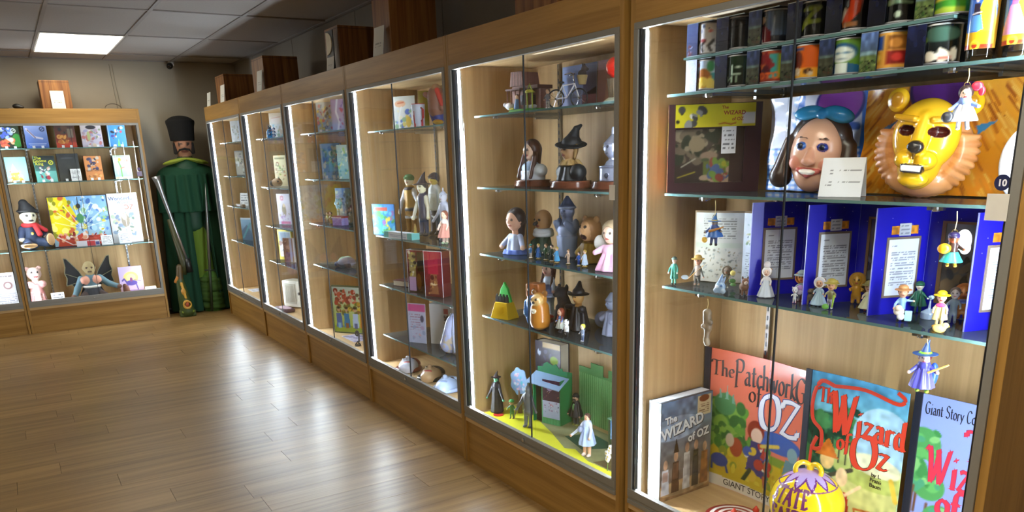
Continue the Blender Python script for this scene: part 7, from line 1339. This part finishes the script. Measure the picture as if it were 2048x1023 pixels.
t = book('tall cream storybook with faded blue pictures and red lettering, right end of the third shelf', (.965, 8.735, ZG), .27, .475, .03, [('bg', 'd4d8dc', 'c8ccd0'), ('s', 16, 60, .1, .1, .9, .62, .07, ['8aa0b8', 'a8b8a0', 'b8a890', '7a88a0', 'd8d8d8', '6a7a70']), ('e', .5, .45, .14, .14, '8a8070'), ('e', .48, .52, .08, .06, 'c8b8a4')], .0, spine='b8a888', cell=.004, title=[('Wonderful', .05, -.05, .86, '4a5a8a'), ('Wizard of', .034, .06, .79, '5a6a90'), ('OZ', .066, .16, .67, 'c0604a')])
card('pale blue text card before the tall cream storybook', (.925, 8.66, ZG), .105, .105, 0, .1, 5, col='d4dff2')
# dolls of the far cabinet
t = thing('rag_doll', 'rag doll with a black hat, navy suit and red scarf, sitting on the shelf', 'doll', (.145, 8.74, ZG), .25)
nv = '26344e'
moulded('body', [('c', (0, .02, .05), (0, .03, .17), .07, .062, nv), ('c', (.05, -.02, .045), (.10, -.12, .04), .042, .04, nv), ('c', (-.05, -.02, .045), (-.07, -.12, .03), .042, .04, nv), ('c', (.065, .02, .17), (.11, -.04, .1), .03, .026, '2c3a56'), ('c', (-.065, .02, .17), (-.1, -.03, .09), .03, .026, '2c3a56'), ('e', (.112, -.05, .09), (.024, .022, .022), 'd8ccb0'), ('e', (-.1, -.035, .085), (.024, .022, .022), 'd8ccb0'), ('e', (0, -.045, .13), (.009, .006, .009), 'd8b84a'), ('c', (0, .02, .18), (0, .01, .22), .035, .035, 'd8ccb0')] + head_prims((0, -.005, .285), .078, 'd8d2b8', '2a2622', '2a2622') + [('p', )][:0], t, paint(.75, bump=.2), n=66, k=.014)
moulded('shoe', [('e', (.11, -.135, .07), (.04, .03, .062), '17181c'), ('e', (.112, -.155, .07), (.034, .014, .056), 'c8a070')], t, paint(.5), n=34, k=.006)
moulded('shoe', [('e', (-.075, -.145, .03), (.07, .035, .028), '17181c'), ('e', (-.075, -.165, .026), (.065, .018, .022), 'd8ac78')], t, paint(.5), n=34, k=.006)
moulded('scarf', [('t', (0, .005, .205), .05, .02, 'b0242a'), ('c', (.03, -.05, .2), (.05, -.075, .12), .022, .024, 'b0242a'), ('c', (.05, -.03, .2), (.11, -.06, .15), .02, .02, 'a82028')], t, paint(.8), n=40, k=.008)
moulded('hat', [('e', (0, .0, .335), (.088, .085, .018), '15161a'), ('c', (0, .01, .34), (-.01, .03, .40), .072, .04, '15161a'), ('e', (.05, -.02, .33), (.05, .05, .014), '15161a', (0, .4, 0))], t, paint(.7), n=40, k=.01); settle(t)
t = thing('knitted_doll', 'pink knitted animal doll with a spotted frilled skirt, left corner of the deck', 'doll', (.10, 8.70, Z0), .1)
pk = 'd08a88'
moulded('body', [('k', (0, 0), .1, .06, .19, .045, pk), ('k', (0, 0), 0, .072, .11, .052, 'd49a98', 9, .25), ('e', (-.05, -.02, .185), (.036, .032, .034), 'dca4a0'), ('e', (.05, -.02, .185), (.036, .032, .034), 'dca4a0'), ('c', (0, 0, .2), (0, 0, .24), .03, .026, 'c8b0a4'), ('e', (0, -.005, .285), (.062, .058, .06), 'c8a89c'), ('e', (0, -.055, .265), (.036, .025, .026), 'd8c0b4'), ('e', (-.022, -.055, .3), (.008, .006, .009), '2a2222'), ('e', (.022, -.055, .3), (.008, .006, .009), '2a2222'), ('e', (0, -.078, .262), (.02, .006, .006), '8a3a3a'), ('e', (-.05, .0, .335), (.022, .014, .02), 'b08a80'), ('e', (.05, .0, .335), (.022, .014, .02), 'b08a80')], t, paint(.9, bump=.8), n=64, k=.01, colfn=lambda V, c: np.where((vnoise(V[:, 0] * 20 + 5, V[:, 2] * 20 + 5, 4, 2) > .66)[:, None] & (V[:, 2] < .12)[:, None], srgb('e6c8c4'), c)); settle(t)
card('blank white card in front of the deck, beside the pink knitted doll', (.26, 8.63, Z0), .11, .095, 0, .25, 3)
t = thing('winged_doll', 'seated doll with black bat wings, a bald khaki head and a peach waistcoat', 'doll', (.565, 8.70, Z0), 0)
moulded('body', [('c', (0, 0, .06), (0, 0, .17), .065, .06, '5a7480'), ('e', (-.045, -.03, .17), (.045, .04, .04), 'd89a84'), ('e', (.045, -.03, .17), (.045, .04, .04), 'd89a84'), ('c', (-.08, 0, .185), (-.13, -.03, .09), .03, .028, '5f7c88'), ('c', (-.13, -.03, .09), (-.16, -.05, .03), .028, .024, '5f7c88'), ('e', (-.17, -.06, .024), (.026, .024, .022), '6a4a3c'), ('c', (.08, 0, .185), (.15, -.02, .12), .03, .028, '5f7c88'), ('c', (.15, -.02, .12), (.22, -.04, .09), .028, .024, '5f7c88'), ('e', (.235, -.045, .085), (.028, .024, .022), '6a4a3c'), ('c', (0, 0, .2), (0, -.005, .225), .03, .03, '9a8a66')] + head_prims((0, -.01, .285), .064, 'a8966c', '4a3428', '5a4a3a') + [('c', (-.05, -.04, .04), (-.1, -.12, .02), .04, .03, '3a2a26'), ('c', (.05, -.04, .04), (.1, -.12, .02), .04, .03, '3a2a26')], t, paint(.8, bump=.3), n=72, k=.012)
moulded('skirt', [('k', (0, -.01), .0, .12, .1, .075, '1d1d24', 8, .1), ], t, paint(.8), n=40, k=.004)
moulded('waistband', [('t', (0, -.01, .108), .07, .012, 'd8d4cc')], t, paint(.7), n=40, k=.002)
for s in (-1, 1):
    P = [(0, .16), (.04, .25), (.13, .38), (.155, .385), (.15, .3), (.165, .24), (.15, .19), (.165, .12), (.12, .13), (.09, .09), (.06, .11), (.02, .1)]
    P = [(s * (.045 + a), b) for a, b in P]
    wg = obj('wing', MB().prism(P, .07, .078), mat('1a1a1e', .7), t)
    rb = MB()
    for i in range(len(P)): rb.tube([(P[i][0], .066, P[i][1]), (P[(i + 1) % len(P)][0], .066, P[(i + 1) % len(P)][1])], .0035, 5)
    for j in (5, 7, 9): rb.tube([(P[0][0], .066, P[0][1]), (P[j][0], .066, P[j][1])], .0028, 5)
    obj('wing_edge', rb, mat('8a8468', .6), wg)
settle(t)
moulded_t = thing('toy_animal', 'brown soft toy paw shape beside the winged doll', 'toy', (.86, 8.64, Z0), 0)
moulded('body', [('e', (0, 0, .05), (.03, .03, .05), '6a4232'), ('e', (.02, -.01, .02), (.035, .03, .02), '7a4e3a'), ('e', (-.01, -.005, .09), (.02, .02, .024), '5a3628')], moulded_t, paint(.85, bump=.4), n=36, k=.012); settle(moulded_t)
book('lavender picture book with a purple horse before a yellow sun', (.925, 8.71, Z0), .215, .27, .012, [('bg', 'b8a8e0', 'd8b8c8'), ('e', .5, .6, .32, .22, 'e8c878'), ('e', .5, .6, .2, .14, 'f0dc98'), ('e', .5, .4, .24, .1, '5a4a9a'), ('l', [(.32, .4), (.3, .16)], .05, '5a4a9a'), ('l', [(.68, .38), (.74, .14)], .05, '5a4a9a'), ('l', [(.3, .42), (.2, .56), (.12, .5)], .07, '5a4a9a'), ('e', .5, .52, .06, .08, '8a4a7a'), ('l', [(.6, .52), (.9, .44)], .018, '4a3a5a'), ('e', .5, .06, .5, .08, '9a7ab8')], 0, spine='c8b8d8', cell=.004)
card('small white card at the right end of the deck', (1.085, 8.65, Z0), .1, .062, 0, .2, 3)
t = thing('certificate', 'pale printed certificate with a round brown wreath, in the cabinet at the left end', 'paper', (-.18, 8.72, Z0), 0)
sheet('front_print', .25, .315, [('bg', 'd0d2dc', 'c8ccd8'), ('ring', .72, .62, .12, .03, '8a6a6a'), ('t', .1, .84, .9, .94, 1, '6a5a5a'), ('t', .3, .08, .95, .4, 6, '8a8a98'), ('ring', .72, .62, .17, .008, 'a89aa0'), ('t', .05, .45, .5, .75, 4, '9a98a4')], t, paint(.5), (0, -.001, 0), .003); obj('board', MB().box(-.125, .125, 0, .003, 0, .315), m_card, t)
t = thing('glass_sticker', 'small purple printed mark on the glass of the far cabinet', 'sticker', (1.128, B0 + .0009, 1.428), 0)
obj('disc', MB().lathe([(0, -.0003), (.014, -.0003), (.014, .0003), (0, .0003)], 20, (0, 0, 0)).rot(Matrix.Rotation(PI / 2, 4, 'X')).shift((0, 0, .028)), mat('5a4a78', .5), t); obj('label', MB().box(-.022, .022, -.0004, .0004, -.04, .006), mat('8a80a0', .5), t)

# ------------------------------------------------------------------ on top of the cabinets
def speaker_box(label, x0, x1, y0, y1, h, z=2.0005):
    t = thing('wooden_case', label, 'case', ((x0 + x1) / 2, (y0 + y1) / 2, z)); a, b = (x1 - x0) / 2, (y1 - y0) / 2
    obj('shell', MB().box(-a, a, -b, b, 0, h), m_oakbox, t, bevel=.003)
    obj('lid_line', MB().box(-a - .001, a + .001, -b - .001, b + .001, h - .016, h - .0135), mat('3a2410', .6), t)
speaker_box('oak case on the last cabinet of the long row, farthest of the row', 1.83, 2.09, 7.70, 8.03, .25)
speaker_box('oak case on the fifth cabinet of the long row', 1.83, 2.10, 6.42, 6.74, .262)
speaker_box('oak case on the fourth cabinet, beside the cream half disc', 1.83, 2.08, 4.80, 5.03, .252)
speaker_box('tall oak case on the third cabinet, close to the wall seam', 1.83, 2.10, 4.05, 4.27, .31)
speaker_box('oak case on the second cabinet, cut off by the top of the picture', 1.84, 2.12, 2.58, 2.87, .28)
speaker_box('golden oak case with a white card in front, on the far cabinet', .425, .665, 8.58, 8.82, .245)
def topcard(label, x, y, w, h, rz, lines=True):
    t = thing('paper_sign', label, 'sign', (x, y, 2.0005), rz)
    o = sheet('front_print', w, h, [('bg', 'dcdad0', 'd8d6cc'), ('t', .2, .3, .8, .5, 2, '8a8a80')], t, paint(.6), (0, -.0006, .0), .004); b = obj('board', MB().box(-w / 2, w / 2, 0, .002, 0, h), m_card, t)
    for q in (o, b): q.rotation_euler = (-.12, 0, 0)
topcard('white card leaning on the golden oak case', .553, 8.545, .108, .155, 0)
topcard('white card on the far end of the last cabinet of the long row', 1.785, 8.22, .14, .13, ROW)
topcard('white card before the farthest oak case of the row', 1.785, 7.66, .15, .152, ROW)
topcard('white card before the oak case on the fifth cabinet', 1.785, 6.44, .14, .155, ROW)
topcard('grey white card below the cream half disc', 1.785, 4.86, .12, .08, ROW)
topcard('tall white card before the tall oak case', 1.785, 4.13, .13, .15, ROW)
t = thing('half_disc', 'cream half round paper disc on a dark stand above the long row', 'sign', (1.792, 4.90, 2.0005), ROW)
obj('disc', MB().prism([(.0 + .085 * math.cos(a), .155 + .062 * math.sin(a)) for a in np.linspace(-PI / 2, PI / 2, 24)], -.002, .002), mat('efe6cc', .6), t)
obj('stand', MB().box(-.012, .1, .003, .008, 0, .225), m_dark, t)
t = thing('cable_plug', 'small black plug and cable coil on top of the far cabinet', 'plug', (.225, 8.60, 2.0005), 0)
moulded('plug', [('e', (0, 0, .022), (.035, .025, .022), '1a1816'), ('e', (.03, 0, .015), (.025, .02, .015), '24201c')], t, paint(.5), n=24, k=.01); settle(t)
tag(obj('power_cable', MB().tube([(-.3, 8.6, 2.006), (0.0, 8.59, 2.02), (.08, 8.6, 2.006), (.16, 8.62, 2.006)], .005, 6), m_dark), 'black cable running along the top of the far cabinet', 'cable')
tag(obj('wire_loop', MB().tube([(1.0 + .07 * math.cos(a), 8.58 + .03 * math.sin(a) * .3, 2.004 + .045 * max(0, math.sin(a))) for a in np.linspace(0, PI, 16)] + [(.9, 8.585, 2.004), (1.16, 8.585, 2.004)], .003, 6), mat('3a3028', .6)), 'thin dark wire loop on the right end of the far cabinet top', 'wire')
tag(obj('wall_cord', MB().tube([(1.075, WY - .006, 2.44), (1.08, WY - .006, 2.25), (1.09, WY - .006, 2.02)], .003, 6).tube([(1.10, WY - .006, 2.44), (1.105, WY - .006, 2.25), (1.12, WY - .006, 2.02)], .003, 6), mat('8a8274', .6)), 'pale doubled cord running down the far wall', 'cord')
t = thing('security_camera', 'small white security camera with a black lens, under the ceiling at the far wall', 'camera', (1.64, 8.97, CZ - .005), 0)
obj('mount', MB().tube([(0, .02, 0), (0, .0, -.02), (-.02, -.03, -.035)], [.03, .026, .03], 16), m_white, t, True)
obj('lens', MB().tube([(-.022, -.034, -.037), (-.034, -.056, -.052)], [.032, .026], 16), mat('1c1614', .2), t, True)

# ------------------------------------------------------------------ the caped mannequin in the corner
t = thing('mannequin', 'mannequin in a long green cape and tall black fur hat in the far corner', 'mannequin', (1.60, 8.735, 0), -.12)
gd = '083a24'
def folds(n, amp, seed):
    def f(V, c): return c
    return f
moulded('body', [('c', (0, 0, .9), (0, 0, 1.42), .12, .15, '14402a'), ('c', (0, 0, 1.45), (0, -.01, 1.58), .055, .055, 'a87a62'), ('c', (.07, 0, .9), (.08, 0, .06), .08, .06, '1a2a20'), ('c', (-.07, 0, .9), (-.08, 0, .06), .08, .06, '1a2a20'), ('e', (.085, -.06, .045), (.05, .12, .045), '15110e'), ('e', (-.085, -.06, .045), (.05, .12, .045), '15110e')] + head_prims((0, -.01, 1.665), .112, 'a8785e', '241a16', '6a3228'), t, paint(.6), n=90, k=.02)
moulded('moustache', [('c', (0, -.125, 1.632), (.045, -.118, 1.622), .011, .009, '120e0c'), ('c', (.045, -.118, 1.622), (.062, -.108, 1.60), .009, .004, '120e0c'), ('c', (0, -.125, 1.632), (-.045, -.118, 1.622), .011, .009, '120e0c'), ('c', (-.045, -.118, 1.622), (-.062, -.108, 1.60), .009, .004, '120e0c'), ('c', (.085, -.05, 1.68), (.08, -.06, 1.60), .014, .02, '17110e'), ('c', (-.085, -.05, 1.68), (-.08, -.06, 1.60), .014, .02, '17110e')], t, paint(.8), n=36, k=.006)
moulded('fur_hat', [('k', (0, 0), 1.71, .112, 1.9, .132, '0c0c0d'), ('e', (0, 0, 1.885), (.131, .131, .065), '0c0c0d')], t, paint(.95, bump=1.0), n=60, k=.02)
moulded('cape', [('k', (0, .02), .01, .335, 1.2, .27, gd, 13, .22, .62), ('k', (0, .02), 1.15, .27, 1.5, .12, gd, 0, 0, .7), ('-b', (.055, -.32, .5), (.085, .24, .56), .02, None), ('-k', (0, .02), .0, .25, 1.12, .2, None, 0, 0, .5)], t, paint(.9), n=120, k=.03)
moulded('capelet', [('k', (0, .015), 1.02, .315, 1.38, .29, '093f28', 15, .2, .66), ('e', (0, .015, 1.38), (.285, .185, .12), '093f28'), ('c', (0, 0, 1.42), (0, 0, 1.5), .14, .09, '093f28')], t, paint(.9), n=100, k=.03)
moulded('collar', [('e', (.105, -.06, 1.515), (.12, .085, .022), '8a9a30', (0, .22, .3)), ('e', (-.105, -.06, 1.515), (.12, .085, .022), '9aa83a', (0, -.22, -.3))], t, paint(.8), n=44, k=.01)
moulded('tunic', [('k', (.03, -.05), .28, .105, 1.06, .07, '5f7a20', 7, .1, .6)], t, paint(.85), n=54, k=.01)
moulded('gathered_trouser', [('t', (.075, -.075, .05 + .034 * i), .105 - .002 * i, .026, '36521c' if i % 2 else '415f22', (.12 * math.sin(i * 2), .1 * math.cos(i * 3), 0)) for i in range(9)] + [('c', (.075, -.075, .03), (.075, -.075, .33), .1, .085, '4a7228')], t, paint(.95), n=64, k=.01)
t = thing('musket', 'toy blunderbuss with a silver flared barrel and a gold painted stock, leaning on the mannequin', 'gun', (0, 0, 0), 0)
MZ, BB = Vector((1.266, 8.50, 1.38)), Vector((1.432, 8.455, .56))
obj('barrel', MB().tube([MZ, MZ.lerp(BB, .06), MZ.lerp(BB, .2), MZ.lerp(BB, .6), BB], [.042, .032, .022, .016, .015], 16), mat('a8acb0', .28, metal=.85), t, True)
obj('fore_stock', MB().tube([MZ.lerp(BB, .5) + Vector((-.02, .01, -.0)), BB + Vector((-.035, .01, -.02)), BB + Vector((-.05, .01, -.14))], [.024, .034, .03], 12), mat('3a3a1c', .5), t, True)
obj('breech', MB().tube([BB + Vector((0, 0, .015)), BB + Vector((.012, 0, -.12))], [.03, .034], 12), mat('16181a', .4), t, True)
sb = [('c', (1.385, 8.45, .50), (1.37, 8.445, .36), .03, .035, '4a3a1c'), ('c', (1.37, 8.445, .36), (1.398, 8.44, .06), .04, .07, '3a4a22'), ('b', (1.40, 8.44, .035), (.078, .034, .034), .012, '46512a'), ('c', (1.36, 8.44, .40), (1.325, 8.435, .36), .022, .014, 'b0702a'), ('t', (1.398, 8.376, .13), .036, .008, 'c8983a', (PI / 2, 0, 0)), ('e', (1.398, 8.372, .13), (.018, .012, .022), 'a84a28'), ('c', (1.376, 8.402, .34), (1.394, 8.384, .2), .011, .009, 'c8983a'), ('e', (1.383, 8.392, .26), (.022, .014, .03), 'b8862e'), ('c', (1.35, 8.396, .055), (1.45, 8.396, .055), .009, .009, '8aa03a')]
o = moulded('stock', sb, t, paint(.45), n=80, k=.008); o.location = (-.035, 0, 0)
t = thing('sword', 'slim silver blade standing upright against the green cape', 'sword', (1.60, 8.46, .0), 0); t.rotation_euler = (-.02, .09, 0)
obj('blade', MB().tube([(0, 0, .44), (-.002, 0, 1.1), (-.004, 0, 1.30)], [.015, .012, .002], 10), mat('9a9ea0', .3, metal=.8), t, True)
obj('hilt', MB().tube([(0, 0, .44), (.002, 0, .3), (.004, .0, .02)], [.016, .013, .014], 10).tube([(-.05, 0, .44), (.05, 0, .44)], .008, 8), mat('23301c', .5), t, True)
